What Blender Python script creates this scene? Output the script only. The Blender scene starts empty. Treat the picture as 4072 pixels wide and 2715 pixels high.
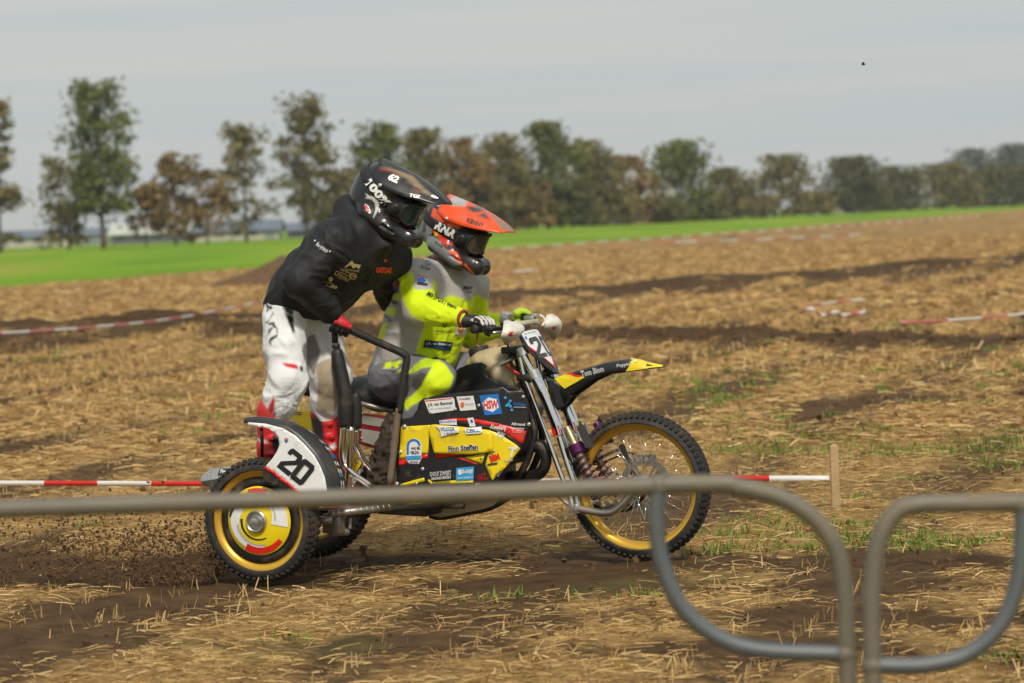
import bpy, bmesh, math, random
import numpy as np
from mathutils import Vector, Matrix
from mathutils.geometry import delaunay_2d_cdt
from mathutils.bvhtree import BVHTree

random.seed(7)
rng = np.random.default_rng(7)
SC = bpy.context.scene
COL = SC.collection

# ------------------------------------------------------------------ camera
F_PX, CX, CY = 12760.0, 2036.0, 1357.5          # photograph is 4072 x 2715 pixels
CAM = np.array([0.0, 0.0, 1.63])
PITCH = math.radians(2.2)
ROLL = math.radians(2.2)
FV = np.array([0, math.cos(PITCH), -math.sin(PITCH)])
U0 = np.array([0, math.sin(PITCH), math.cos(PITCH)])
R0 = np.array([1.0, 0, 0])
RV = math.cos(ROLL) * R0 - math.sin(ROLL) * U0
UV = math.sin(ROLL) * R0 + math.cos(ROLL) * U0
cam_data = bpy.data.cameras.new('camera')
cam_data.sensor_width = 36.0
cam_data.lens = F_PX / 4072.0 * 36.0
cam_data.clip_start = 0.1
cam_data.clip_end = 20000
cam_data.dof.use_dof = True
cam_data.dof.focus_distance = 15.0
cam_data.dof.aperture_fstop = 3.8
cam = bpy.data.objects.new('camera', cam_data)
COL.objects.link(cam)
m = Matrix.Identity(4)
for i in range(3):
    m[i][0], m[i][1], m[i][2], m[i][3] = RV[i], UV[i], -FV[i], CAM[i]
cam.matrix_world = m
SC.camera = cam

# ------------------------------------------------------------------ sky and sun (bright overcast)
SUN_EL, SUN_AZ = math.radians(46), math.radians(172)      # azimuth clockwise from +Y
world = bpy.data.worlds.new('World')
SC.world = world
world.use_nodes = True
nt = world.node_tree
nt.nodes.clear()
N = nt.nodes.new
out = N('ShaderNodeOutputWorld'); bg = N('ShaderNodeBackground')
sky = N('ShaderNodeTexSky'); sky.sky_type = 'NISHITA'; sky.sun_disc = False
sky.sun_elevation = SUN_EL; sky.sun_rotation = SUN_AZ
sky.air_density = 1.0; sky.dust_density = 2.0
tc = N('ShaderNodeTexCoord'); mp = N('ShaderNodeMapping')
mp.inputs['Scale'].default_value = (2.2, 2.2, 70.0)
mp.inputs['Rotation'].default_value = (0.0, 0.012, 0.0)
nz = N('ShaderNodeTexNoise'); nz.inputs['Scale'].default_value = 1.6; nz.inputs['Detail'].default_value = 5.0
nz.inputs['Roughness'].default_value = 0.5
rp = N('ShaderNodeValToRGB')
rp.color_ramp.elements[0].position = 0.34; rp.color_ramp.elements[0].color = (5.25, 5.80, 5.90, 1)
rp.color_ramp.elements[1].position = 0.66; rp.color_ramp.elements[1].color = (5.95, 6.08, 5.92, 1)
mx = N('ShaderNodeMixRGB'); mx.inputs['Fac'].default_value = 0.90
nt.links.new(tc.outputs['Generated'], mp.inputs['Vector'])
nt.links.new(mp.outputs['Vector'], nz.inputs['Vector'])
nt.links.new(nz.outputs['Fac'], rp.inputs['Fac'])
nt.links.new(sky.outputs['Color'], mx.inputs['Color1'])
nt.links.new(rp.outputs['Color'], mx.inputs['Color2'])
nt.links.new(mx.outputs['Color'], bg.inputs['Color'])
bg.inputs['Strength'].default_value = 0.10
nt.links.new(bg.outputs['Background'], out.inputs['Surface'])

sd = bpy.data.lights.new('sun', 'SUN'); sd.energy = 3.0; sd.angle = math.radians(6); sd.color = (1.0, 0.93, 0.80)
sun = bpy.data.objects.new('sun', sd); COL.objects.link(sun)
sdir = Vector((math.sin(SUN_AZ) * math.cos(SUN_EL), math.cos(SUN_AZ) * math.cos(SUN_EL), math.sin(SUN_EL)))
sun.rotation_euler = (-sdir).to_track_quat('-Z', 'Y').to_euler()
sun.location = (0, 0, 30)

vs = SC.view_settings
vs.view_transform = 'Standard'; vs.look = 'None'; vs.exposure = 0.0; vs.gamma = 1.0; vs.use_curve_mapping = False
SC.render.engine = 'CYCLES'
SC.cycles.use_denoising = True
SC.cycles.max_bounces = 6
SC.cycles.transparent_max_bounces = 8

# ------------------------------------------------------------------ geometry helpers
def ray(px, py):
    return FV + ((px - CX) / F_PX) * RV - ((py - CY) / F_PX) * UV
def ground_at(px, py, z=0.0):
    d = ray(px, py)
    return CAM + d * ((z - CAM[2]) / d[2])
DS = 4072.0 / 2352.0
def at_y(dx, dy, Y):                       # point seen at (dx,dy) of the 2352 px wide view, at world depth Y
    d = ray(dx * DS, dy * DS)
    return CAM + d * (Y / d[1])
YAW = math.radians(22)
HD = np.array([math.cos(YAW), -math.sin(YAW), 0.0])
VD = np.array([-math.sin(YAW), -math.cos(YAW), 0.0])
BO = ground_at(2553, 2221)                 # ground contact of the front wheel
def B(px, py, v):                          # bike frame (x forward, y left, z up); v = distance to the bike's right
    d = ray(px, py)
    t = (v - (CAM - BO) @ VD) / (d @ VD)
    P = CAM + d * t - BO
    return np.array([P @ HD, -v, P[2]])
def to_px(P):                              # bike frame -> photo pixels (vectorised)
    P = np.asarray(P, float)
    W = BO + P[..., 0:1] * HD - P[..., 1:2] * VD + P[..., 2:3] * np.array([0, 0, 1.0]) - CAM
    dz = W @ FV
    return np.stack([CX + F_PX * (W @ RV) / dz, CY - F_PX * (W @ UV) / dz], -1)
def wdir_to_b(d):
    return np.array([d @ HD, -(d @ VD), d[2]])
CAMB = np.array([(CAM - BO) @ HD, -((CAM - BO) @ VD), CAM[2]])
def crop(x0, y0, s):
    return lambda x, y: (x0 + x / s, y0 + y / s)
c1 = crop(1000, 620, 2.24); c2 = crop(1450, 740, 1.7425); c3 = crop(780, 1450, 1.743)
c4 = crop(1400, 1450, 2.24); c5 = crop(1900, 1200, 1.493); b1 = crop(1000, 1150, 2.6133)
b2 = crop(1300, 1250, 1.845); b3 = crop(2150, 1600, 3.1356); b4 = crop(1780, 1180, 3.136)
b5 = crop(1200, 1850, 2.6133); b6 = crop(1380, 640, 3.1357)
def Q(c, x, y, v):
    return B(*c(x, y), v)

# noise ------------------------------------------------------------
def _h(ix, iy, iz, seed):
    h = (ix.astype(np.int64) * 374761393 + iy.astype(np.int64) * 668265263 + iz.astype(np.int64) * 2147483647 + seed * 1274126177) & 0xffffffff
    h = ((h ^ (h >> 13)) * 1274126177) & 0xffffffff
    h = ((h ^ (h >> 16)) * 2246822519) & 0xffffffff
    return ((h ^ (h >> 15)) & 0xffff) / 65535.0
def noise3(x, y, z, seed=0):               # value noise, -1..1
    x, y, z = np.broadcast_arrays(np.asarray(x, float), np.asarray(y, float), np.asarray(z, float))
    xi, yi, zi = np.floor(x), np.floor(y), np.floor(z)
    fx, fy, fz = x - xi, y - yi, z - zi
    fx = fx * fx * (3 - 2 * fx); fy = fy * fy * (3 - 2 * fy); fz = fz * fz * (3 - 2 * fz)
    r = 0
    for a in (0, 1):
        for b in (0, 1):
            for c in (0, 1):
                w = (fx if a else 1 - fx) * (fy if b else 1 - fy) * (fz if c else 1 - fz)
                r = r + w * _h(xi + a, yi + b, zi + c, seed)
    return r * 2 - 1
def noise2(x, y, seed=0):
    x, y = np.broadcast_arrays(np.asarray(x, float), np.asarray(y, float))
    xi, yi = np.floor(x), np.floor(y)
    fx, fy = x - xi, y - yi
    fx = fx * fx * (3 - 2 * fx); fy = fy * fy * (3 - 2 * fy)
    r = 0
    for a in (0, 1):
        for b in (0, 1):
            w = (fx if a else 1 - fx) * (fy if b else 1 - fy)
            r = r + w * _h(xi + a, yi + b, xi * 0, seed)
    return r * 2 - 1
def fbm2(x, y, o=4, seed=0):
    r = 0; a = 1.0; s = 0
    for k in range(o):
        r = r + a * noise2(x * 2 ** k + 17.3 * k, y * 2 ** k - 9.1 * k, seed + k); s += a; a *= 0.5
    return r / s

# materials --------------------------------------------------------
MATS = {}
def mat(name, col=(0.5, 0.5, 0.5), rough=0.5, metal=0.0, dirt=0.0, bump=0.0, bscale=200.0, attr=None, spec=0.5, dirtcol=(0.20, 0.13, 0.075), var=0.06, coat=0.0, dscale=9.0):
    if name in MATS: return MATS[name]
    M = bpy.data.materials.new(name); M.use_nodes = True
    t = M.node_tree; n = t.nodes; L = t.links.new
    bs = n['Principled BSDF']
    bs.inputs['Roughness'].default_value = rough; bs.inputs['Metallic'].default_value = metal
    bs.inputs['Specular IOR Level'].default_value = spec
    bs.inputs['Coat Weight'].default_value = coat
    tcn = n.new('ShaderNodeTexCoord')
    if attr:
        at = n.new('ShaderNodeAttribute'); at.attribute_name = attr; c = at.outputs['Color']
    else:
        rgb = n.new('ShaderNodeRGB'); rgb.outputs[0].default_value = (*col, 1); c = rgb.outputs[0]
    if var > 0:                             # slight uneven fading of the colour itself
        z = n.new('ShaderNodeTexNoise'); z.inputs['Scale'].default_value = 6.0; z.inputs['Detail'].default_value = 4
        L(tcn.outputs['Object'], z.inputs['Vector'])
        hs = n.new('ShaderNodeHueSaturation')
        mr = n.new('ShaderNodeMapRange'); mr.inputs['To Min'].default_value = 1 - var * 2; mr.inputs['To Max'].default_value = 1 + var * 2
        L(z.outputs['Fac'], mr.inputs['Value']); L(mr.outputs['Result'], hs.inputs['Value']); L(c, hs.inputs['Color'])
        c = hs.outputs['Color']
    if dirt > 0:
        z = n.new('ShaderNodeTexNoise'); z.inputs['Scale'].default_value = dscale; z.inputs['Detail'].default_value = 8; z.inputs['Roughness'].default_value = 0.65
        L(tcn.outputs['Object'], z.inputs['Vector'])
        cr = n.new('ShaderNodeMapRange'); cr.inputs['From Min'].default_value = 0.62 - 0.3 * dirt; cr.inputs['From Max'].default_value = 0.85 - 0.2 * dirt
        cr.inputs['To Max'].default_value = min(1.0, 0.5 + dirt * 0.5)
        L(z.outputs['Fac'], cr.inputs['Value'])
        mxn = n.new('ShaderNodeMixRGB'); mxn.inputs['Color2'].default_value = (*dirtcol, 1)
        L(cr.outputs['Result'], mxn.inputs['Fac']); L(c, mxn.inputs['Color1']); c = mxn.outputs['Color']
        rr = n.new('ShaderNodeMapRange'); rr.inputs['To Min'].default_value = rough; rr.inputs['To Max'].default_value = 0.9
        L(cr.outputs['Result'], rr.inputs['Value']); L(rr.outputs['Result'], bs.inputs['Roughness'])
        if metal > 0:
            r2 = n.new('ShaderNodeMapRange'); r2.inputs['To Min'].default_value = metal; r2.inputs['To Max'].default_value = 0.0
            L(cr.outputs['Result'], r2.inputs['Value']); L(r2.outputs['Result'], bs.inputs['Metallic'])
    L(c, bs.inputs['Base Color'])
    if bump > 0:
        z = n.new('ShaderNodeTexNoise'); z.inputs['Scale'].default_value = bscale; z.inputs['Detail'].default_value = 3
        L(tcn.outputs['Object'], z.inputs['Vector'])
        bp = n.new('ShaderNodeBump'); bp.inputs['Strength'].default_value = bump; bp.inputs['Distance'].default_value = 0.01
        L(z.outputs['Fac'], bp.inputs['Height']); L(bp.outputs['Normal'], bs.inputs['Normal'])
    MATS[name] = M
    return M
def srgb(r, g, b):
    f = lambda c: (c / 255 / 12.92) if c <= 10 else ((c / 255 + 0.055) / 1.055) ** 2.4
    return (f(r), f(g), f(b))

# mesh collecting --------------------------------------------------
class MB:
    """collects vertices and faces (with material slots) for ONE mesh object"""
    def __init__(s):
        s.v = []; s.f = []; s.m = []; s.cur = 0
    def add(s, V, Fc, slot=None):
        o = len(s.v); sl = s.cur if slot is None else slot
        s.v.extend([tuple(map(float, p)) for p in V])
        for f in Fc:
            s.f.append(tuple(i + o for i in f)); s.m.append(sl)
        return s
    def box(s, c, half, axes=None, slot=None, taper=1.0):
        c = np.asarray(c, float)
        ax = np.eye(3) if axes is None else np.asarray(axes, float)
        V = []
        for k in (-1, 1):
            for j in (-1, 1):
                for i in (-1, 1):
                    tp = taper if k > 0 else 1.0
                    V.append(c + ax[0] * half[0] * i * tp + ax[1] * half[1] * j * tp + ax[2] * half[2] * k)
        return s.add(V, [(0, 2, 3, 1), (4, 5, 7, 6), (0, 1, 5, 4), (2, 6, 7, 3), (0, 4, 6, 2), (1, 3, 7, 5)], slot)
    def tube(s, pts, r, n=10, smooth=0, slot=None, cap=True, flat=1.0):
        P = np.asarray(pts, float)
        rr = np.full(len(P), r, float) if np.isscalar(r) else np.asarray(r, float)
        if smooth and len(P) > 2:
            P, rr = spline(P, rr, smooth)
        T = np.gradient(P, axis=0); T /= np.linalg.norm(T, axis=1)[:, None] + 1e-12
        up = np.array([0, 0, 1.0]) if abs(T[0][2]) < 0.9 else np.array([1.0, 0, 0])
        a = np.cross(T[0], up); a /= np.linalg.norm(a)
        V = []; ang = np.linspace(0, 2 * math.pi, n, endpoint=False)
        for i in range(len(P)):
            a = a - T[i] * (a @ T[i]); a /= np.linalg.norm(a)
            b = np.cross(T[i], a)
            for g in ang:
                V.append(P[i] + rr[i] * (math.cos(g) * a + math.sin(g) * b * flat))
        Fc = []
        for i in range(len(P) - 1):
            for k in range(n):
                k2 = (k + 1) % n
                Fc.append((i * n + k, i * n + k2, (i + 1) * n + k2, (i + 1) * n + k))
        if cap:
            Fc.append(tuple(range(n - 1, -1, -1))); o = (len(P) - 1) * n
            Fc.append(tuple(range(o, o + n)))
        return s.add(V, Fc, slot)
    def lathe(s, prof, c, ax, n=48, slot=None, closed=True, a0=0, a1=2 * math.pi):
        """prof: list of (radius, offset along axis)"""
        c = np.asarray(c, float); ax = np.asarray(ax, float); ax = ax / np.linalg.norm(ax)
        t = np.array([0, 0, 1.0]) if abs(ax[2]) < 0.9 else np.array([1.0, 0, 0])
        e1 = np.cross(ax, t); e1 /= np.linalg.norm(e1); e2 = np.cross(ax, e1)
        full = abs(a1 - a0 - 2 * math.pi) < 1e-6
        ang = np.linspace(a0, a1, n, endpoint=not full)
        V = [c + ax * y + r * (math.cos(g) * e1 + math.sin(g) * e2) for g in ang for (r, y) in prof]
        k = len(prof); Fc = []
        for i in range(n if full else n - 1):
            j = (i + 1) % n
            for q in range(k if closed else k - 1):
                q2 = (q + 1) % k
                Fc.append((i * k + q, j * k + q, j * k + q2, i * k + q2))
        return s.add(V, Fc, slot)
    def ball(s, c, r, n=10, slot=None):
        c = np.asarray(c, float); r = np.broadcast_to(np.asarray(r, float), (3,))
        V = [c + r * np.array([0, 0, -1.0])]; rows = n // 2
        for i in range(1, rows):
            ph = -math.pi / 2 + math.pi * i / rows
            for k in range(n):
                th = 2 * math.pi * k / n
                V.append(c + r * np.array([math.cos(ph) * math.cos(th), math.cos(ph) * math.sin(th), math.sin(ph)]))
        V.append(c + r * np.array([0, 0, 1.0])); e = len(V) - 1; Fc = []
        for k in range(n):
            Fc.append((0, 1 + (k + 1) % n, 1 + k)); Fc.append((e, e - n + k, e - n + (k + 1) % n))
        for i in range(rows - 2):
            for k in range(n):
                a = 1 + i * n; k2 = (k + 1) % n
                Fc.append((a + k, a + k2, a + n + k2, a + n + k))
        return s.add(V, Fc, slot)
    def build(s, name, mats, parent=None, smooth=True, off=None, solid=0.0, bevel=0.0, col=None, angle=None):
        V = np.asarray(s.v, float)
        ob = mesh_obj(name, V, s.f, mats, parent, smooth, off, s.m, col, angle)
        if solid:
            md = ob.modifiers.new('thick', 'SOLIDIFY'); md.thickness = solid; md.offset = 0
        if bevel:
            md = ob.modifiers.new('bevel', 'BEVEL'); md.width = bevel; md.segments = 2; md.limit_method = 'ANGLE'
        return ob
GEO = {}
def mesh_obj(name, V, Fc, mats, parent=None, smooth=True, off=None, midx=None, col=None, angle=None):
    V = np.asarray(V, float)
    if off is None:
        off = OFF.get(parent.name, np.zeros(3)) if parent else np.zeros(3)
    me = bpy.data.meshes.new(name)
    me.from_pydata((V - off).tolist(), [], [tuple(int(i) for i in f) for f in Fc] if not isinstance(Fc, np.ndarray) else Fc.tolist())
    if not isinstance(mats, (list, tuple)): mats = [mats]
    for mm in mats: me.materials.append(mm)
    if midx is not None and len(mats) > 1:
        me.polygons.foreach_set('material_index', np.asarray(midx, np.int32))
    if smooth:
        me.polygons.foreach_set('use_smooth', np.ones(len(me.polygons), bool))
        if angle is not None:
            me.set_sharp_from_angle(angle=math.radians(angle))
    if col is not None:
        ca = me.color_attributes.new('Col', 'FLOAT_COLOR', 'POINT')
        cc = np.ones((len(V), 4), np.float32); cc[:, :3] = col
        ca.data.foreach_set('color', cc.ravel())
    me.update()
    ob = bpy.data.objects.new(name, me); COL.objects.link(ob)
    if parent:
        ob.parent = parent; OFF[ob.name] = off
    GEO[ob.name] = (V, Fc)
    return ob
OFF = {}
def spline(P, rr=None, k=6):
    P = np.asarray(P, float); n = len(P)
    rr = np.zeros(n) if rr is None else np.asarray(rr, float)
    E = np.vstack([2 * P[0] - P[1], P, 2 * P[-1] - P[-2]]); R_ = np.concatenate([[rr[0]], rr, [rr[-1]]])
    o = []; ro = []
    for i in range(1, n):
        p0, p1, p2, p3 = E[i - 1], E[i], E[i + 1], E[i + 2]
        r1, r2 = R_[i], R_[i + 1]
        for q in range(k):
            t = q / k
            o.append(0.5 * (2 * p1 + (p2 - p0) * t + (2 * p0 - 5 * p1 + 4 * p2 - p3) * t * t + (3 * p1 - p0 - 3 * p2 + p3) * t ** 3))
            ro.append(r1 + (r2 - r1) * t)
    o.append(P[-1]); ro.append(rr[-1])
    return np.array(o), np.array(ro)
def tag(o, label=None, cat=None, group=None, kind=None):
    if label: o['label'] = label
    if cat: o['category'] = cat
    if group: o['group'] = group
    if kind: o['kind'] = kind
    return o
def thing_b(name, base, label, cat, group=None):       # Empty standing at `base` (bike frame), turned like the bike
    e = bpy.data.objects.new(name, None); COL.objects.link(e)
    base = np.asarray(base, float)
    w = BO + base[0] * HD - base[1] * VD + np.array([0, 0, base[2]])
    e.location = w; e.rotation_euler = (0, 0, -YAW); e.empty_display_size = 0.2
    OFF[e.name] = base
    return tag(e, label, cat, group)
def thing_w(name, base, label, cat, group=None):       # Empty in the world frame
    e = bpy.data.objects.new(name, None); COL.objects.link(e)
    e.location = base; e.empty_display_size = 0.2
    OFF[e.name] = np.asarray(base, float)
    return tag(e, label, cat, group)

# flat outline -> tessellated sheet ----------------------------------
def inside(P, poly):
    P = np.asarray(P, float); poly = np.asarray(poly, float)
    x, y = P[:, 0], P[:, 1]; r = np.zeros(len(P), bool); j = len(poly) - 1
    for i in range(len(poly)):
        xi, yi = poly[i]; xj, yj = poly[j]
        c = ((yi > y) != (yj > y)) & (x < (xj - xi) * (y - yi) / (yj - yi + 1e-12) + xi)
        r ^= c; j = i
    return r
def tess(poly, step):
    poly = np.asarray(poly, float); pts = []
    n = len(poly)
    for i in range(n):
        a, b = poly[i], poly[(i + 1) % n]
        k = max(1, int(np.linalg.norm(b - a) / step))
        for q in range(k): pts.append(a + (b - a) * q / k)
    edge = np.array(pts); ne = len(edge)
    lo, hi = edge.min(0), edge.max(0)
    gx, gy = np.meshgrid(np.arange(lo[0] + step / 2, hi[0], step), np.arange(lo[1] + step / 2, hi[1], step))
    g = np.stack([gx.ravel(), gy.ravel()], 1)
    if len(g):
        g = g[inside(g, edge)]
        if len(g):
            dd = np.min(np.linalg.norm(g[:, None] - edge[None], axis=2), axis=1) if len(g) * ne < 4e6 else np.ones(len(g)) * step
            g = g[dd > step * 0.4]
    allp = np.vstack([edge, g]) if len(g) else edge
    r = delaunay_2d_cdt([Vector(p) for p in allp], [], [list(range(ne))], 1, 1e-6)
    return np.array([tuple(p) for p in r[0]]), [tuple(f) for f in r[2]]
def smooth_poly(poly, k=4, closed=True):
    P = np.asarray(poly, float); n = len(P); o = []
    for i in range(n):
        p0, p1, p2, p3 = P[(i - 1) % n], P[i], P[(i + 1) % n], P[(i + 2) % n]
        for q in range(k):
            t = q / k
            o.append(0.5 * (2 * p1 + (p2 - p0) * t + (2 * p0 - 5 * p1 + 4 * p2 - p3) * t * t + (3 * p1 - p0 - 3 * p2 + p3) * t ** 3))
    return np.array(o)
def cpoly(c, pts):
    return [c(*p) for p in pts]
def sheet(poly_px, vf, step=14):
    """outline in photo pixels on a surface v = vf(u,w) (or constant) -> bike-frame verts, faces"""
    P, Fc = tess(poly_px, step); V = []
    for p in P:
        v = vf if np.isscalar(vf) else 0.4
        q = B(p[0], p[1], v)
        if not np.isscalar(vf):
            for _ in range(3):
                q = B(p[0], p[1], vf(q[0], q[2]))
        V.append(q)
    return np.array(V), Fc
def plate(name, poly_px, vf, material, parent, thick=0.004, step=14, smooth=True):
    V, Fc = sheet(poly_px, vf, step)
    mb = MB().add(V, Fc)
    return mb.build(name, material, parent, smooth, solid=thick)

# decals: pixel outline carried along the sight line onto a real surface
BV = {}
def bvh_of(objs):
    key = tuple(o.name for o in objs)
    if key not in BV:
        V = []; Fc = []
        for o in objs:
            v, f = GEO[o.name]; k = len(V); V.extend(map(tuple, v)); Fc.extend([tuple(int(i) + k for i in q) for q in f])
        BV[key] = BVHTree.FromPolygons(V, Fc)
    return BV[key]
def cast(P, objs, off):
    bt = bvh_of(objs); V = np.zeros((len(P), 3)); ok = np.zeros(len(P), bool)
    for i, p in enumerate(P):
        d = wdir_to_b(ray(p[0], p[1]))
        dv = Vector(d).normalized()
        h, nrm, idx, dist = bt.ray_cast(Vector(CAMB), dv)
        if h is None: continue
        if nrm.dot(dv) > 0: nrm = -nrm
        V[i] = np.array(h) + np.array(nrm) * off; ok[i] = True
    return V, ok
def on_surface(P, Fc, objs, off):
    V, ok = cast(P, objs, off)
    good = []
    for f in Fc:
        if all(ok[list(f)]):
            e = max(np.linalg.norm(V[f[i]] - V[f[i - 1]]) for i in range(len(f)))
            if e < 0.15: good.append(f)
    return V, good
def d_poly(poly_px, objs, off=0.003, step=12):
    P, Fc = tess(poly_px, step)
    return on_surface(P, Fc, objs, off)
_txt = {}
def text_mesh(s, bold=0.02, shear=0.0):
    k = (s, bold, shear)
    if k in _txt: return _txt[k]
    cu = bpy.data.curves.new('t', 'FONT'); cu.body = s; cu.offset = bold; cu.shear = shear
    cu.resolution_u = 2; cu.align_x = 'CENTER'; cu.align_y = 'CENTER'
    o = bpy.data.objects.new('t', cu); COL.objects.link(o)
    bpy.context.view_layer.update()
    me = bpy.data.meshes.new_from_object(o.evaluated_get(bpy.context.evaluated_depsgraph_get()))
    V = np.array([tuple(v.co)[:2] for v in me.vertices]); Fc = [tuple(p.vertices) for p in me.polygons]
    bpy.data.objects.remove(o); bpy.data.curves.remove(cu); bpy.data.meshes.remove(me)
    lo, hi = V.min(0), V.max(0)
    V = (V - (lo + hi) / 2) / (hi - lo)          # unit box centred on 0
    _txt[k] = (V, Fc)
    return _txt[k]
def text_px(s, c, cx, cy, wid, hei, ang=0.0, slant=0.0, bold=0.02, shear=0.0):
    """text box of wid x hei crop pixels centred on (cx,cy), baseline turned by ang degrees clockwise, uprights leaning by slant"""
    V, Fc = text_mesh(s, bold, shear)
    a = math.radians(ang); b = math.radians(ang + slant)
    X = cx + V[:, 0] * wid * math.cos(a) + V[:, 1] * hei * math.sin(b)
    Y = cy + V[:, 0] * wid * math.sin(a) - V[:, 1] * hei * math.cos(b)
    return np.array([c(x, y) for x, y in zip(X, Y)]), Fc
def decal(name, objs, parent, items, base_off=0.0042):
    """items: ('poly', crop, pts, mat) or ('text', crop, str, cx, cy, w, h, ang, mat, {opts}); ONE mesh"""
    mb = MB(); mats = []
    for k, it in enumerate(items):
        off = base_off + 0.0009 * k
        if it[0] == 'poly':
            V, Fc = d_poly(cpoly(it[1], it[2]), objs, off, it[4] if len(it) > 4 else 12); mm = it[3]
        else:
            kw = it[9] if len(it) > 9 else {}
            P, Fc = text_px(it[2], it[1], *it[3:8], **kw)
            V, Fc = on_surface(P, Fc, objs, off); mm = it[8]
        if mm not in mats: mats.append(mm)
        mb.add(V, Fc, mats.index(mm))
    if not mb.f:
        print('EMPTY DECAL', name, items[0][1:4]); return None
    return mb.build(name, mats, parent, smooth=False)

# distance fields -> one continuous skin ------------------------------
class Field:
    def __init__(s, lo, hi, h):
        s.lo = np.asarray(lo, float); s.h = h
        n = np.ceil((np.asarray(hi) - s.lo) / h).astype(int) + 1
        s.n = n; s.d = np.full(tuple(n), 0.5, np.float32)
        s.ax = [s.lo[i] + np.arange(n[i]) * h for i in range(3)]
    def sub(s, lo, hi):
        a = np.clip(np.floor((np.asarray(lo) - s.lo) / s.h).astype(int), 0, s.n - 1)
        b = np.clip(np.ceil((np.asarray(hi) - s.lo) / s.h).astype(int) + 1, 1, s.n)
        sl = tuple(slice(a[i], b[i]) for i in range(3))
        G = np.meshgrid(*[s.ax[i][sl[i]] for i in range(3)], indexing='ij')
        return sl, G
    def put(s, sl, dn, k, mode='+'):
        o = s.d[sl]; dn = dn.astype(np.float32)
        if mode == '-': o = -o
        if k > 0:
            hh = np.clip(0.5 + 0.5 * (o - dn) / k, 0, 1)
            r = o + (dn - o) * hh - k * hh * (1 - hh)
        else: r = np.minimum(o, dn)
        s.d[sl] = -r if mode == '-' else r
    def cap(s, a, b, ra, rb=None, k=0.03, mode='+', lat=None, ea=1.0, eb=None):
        """round cone a->b; lat + ea/eb widen the section along the lat direction (factor)"""
        a = np.asarray(a, float); b = np.asarray(b, float); rb = ra if rb is None else rb; eb = ea if eb is None else eb
        R_ = max(ra, rb) * max(1, ea, eb) + k + 2 * s.h
        sl, (X, Y, Z) = s.sub(np.minimum(a, b) - R_, np.maximum(a, b) + R_)
        if X.size == 0: return s
        ab = b - a; L2 = ab @ ab + 1e-12
        t = np.clip(((X - a[0]) * ab[0] + (Y - a[1]) * ab[1] + (Z - a[2]) * ab[2]) / L2, 0, 1)
        qx, qy, qz = X - a[0] - t * ab[0], Y - a[1] - t * ab[1], Z - a[2] - t * ab[2]
        r = ra + (rb - ra) * t
        if lat is None:
            dn = np.sqrt(qx * qx + qy * qy + qz * qz) - r
        else:
            l = np.asarray(lat, float); l = l / np.linalg.norm(l)
            e = ea + (eb - ea) * t
            ql = qx * l[0] + qy * l[1] + qz * l[2]
            q2 = np.maximum(qx * qx + qy * qy + qz * qz - ql * ql, 0)
            dn = (np.sqrt(q2 + (ql / e) ** 2) - r)
        s.put(sl, dn, k, mode); return s
    def chain(s, pts, rs, k=0.03, lat=None, es=None):
        for i in range(len(pts) - 1):
            s.cap(pts[i], pts[i + 1], rs[i], rs[i + 1], k, lat=lat, ea=(es[i] if es else 1.0), eb=(es[i + 1] if es else 1.0))
        return s
    def ell(s, c, r, k=0.02, mode='+', axes=None):
        c = np.asarray(c, float); r = np.asarray(r, float); R_ = r.max() + k + 2 * s.h
        sl, (X, Y, Z) = s.sub(c - R_, c + R_)
        if X.size == 0: return s
        D = np.stack([X - c[0], Y - c[1], Z - c[2]], -1)
        if axes is not None: D = D @ np.asarray(axes, float).T
        q = D / r; k0 = np.sqrt((q * q).sum(-1)); k1 = np.sqrt(((q / r) ** 2).sum(-1)) + 1e-9
        s.put(sl, k0 * (k0 - 1) / k1, k, mode); return s
    def box(s, c, half, rad=0.01, k=0.01, mode='+', axes=None):
        c = np.asarray(c, float); half = np.asarray(half, float) - rad
        R_ = np.linalg.norm(half) + rad + k + 2 * s.h
        sl, (X, Y, Z) = s.sub(c - R_, c + R_)
        if X.size == 0: return s
        D = np.stack([X - c[0], Y - c[1], Z - c[2]], -1)
        if axes is not None: D = D @ np.asarray(axes, float).T
        q = np.abs(D) - half
        dn = np.sqrt((np.maximum(q, 0) ** 2).sum(-1)) + np.minimum(q.max(-1), 0) - rad
        s.put(sl, dn, k, mode); return s
    def plane(s, p, n, mode='-'):           # cut away the side the normal points to
        p = np.asarray(p, float); n = np.asarray(n, float); n = n / np.linalg.norm(n)
        X, Y, Z = np.meshgrid(*s.ax, indexing='ij')
        dn = -((X - p[0]) * n[0] + (Y - p[1]) * n[1] + (Z - p[2]) * n[2])
        s.d = np.maximum(s.d, -dn.astype(np.float32)); return s
    def mesh(s, relax=2):
        d = s.d; h = s.h
        ins = d < 0
        nx, ny, nz = d.shape
        S = np.zeros((nx - 1, ny - 1, nz - 1, 3)); C = np.zeros((nx - 1, ny - 1, nz - 1))
        off = [(i, j, k) for i in (0, 1) for j in (0, 1) for k in (0, 1)]
        def cs(o): return tuple(slice(o[q], d.shape[q] - 1 + o[q]) for q in range(3))
        for a in range(8):
            for b in range(a + 1, 8):
                A, Bo = off[a], off[b]
                df = [Bo[q] - A[q] for q in range(3)]
                if sum(map(abs, df)) != 1: continue
                da, db = d[cs(A)], d[cs(Bo)]
                cr = (da < 0) != (db < 0)
                t = np.where(cr, da / np.where(cr, da - db, 1), 0)
                for q in range(3):
                    S[..., q] += np.where(cr, A[q] + t * df[q], 0)
                C += cr
        act = C > 0
        idx = -np.ones(act.shape, np.int64); idx[act] = np.arange(act.sum())
        I = np.argwhere(act)
        V = s.lo + (I + S[act] / C[act][:, None]) * h
        quads = []
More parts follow.
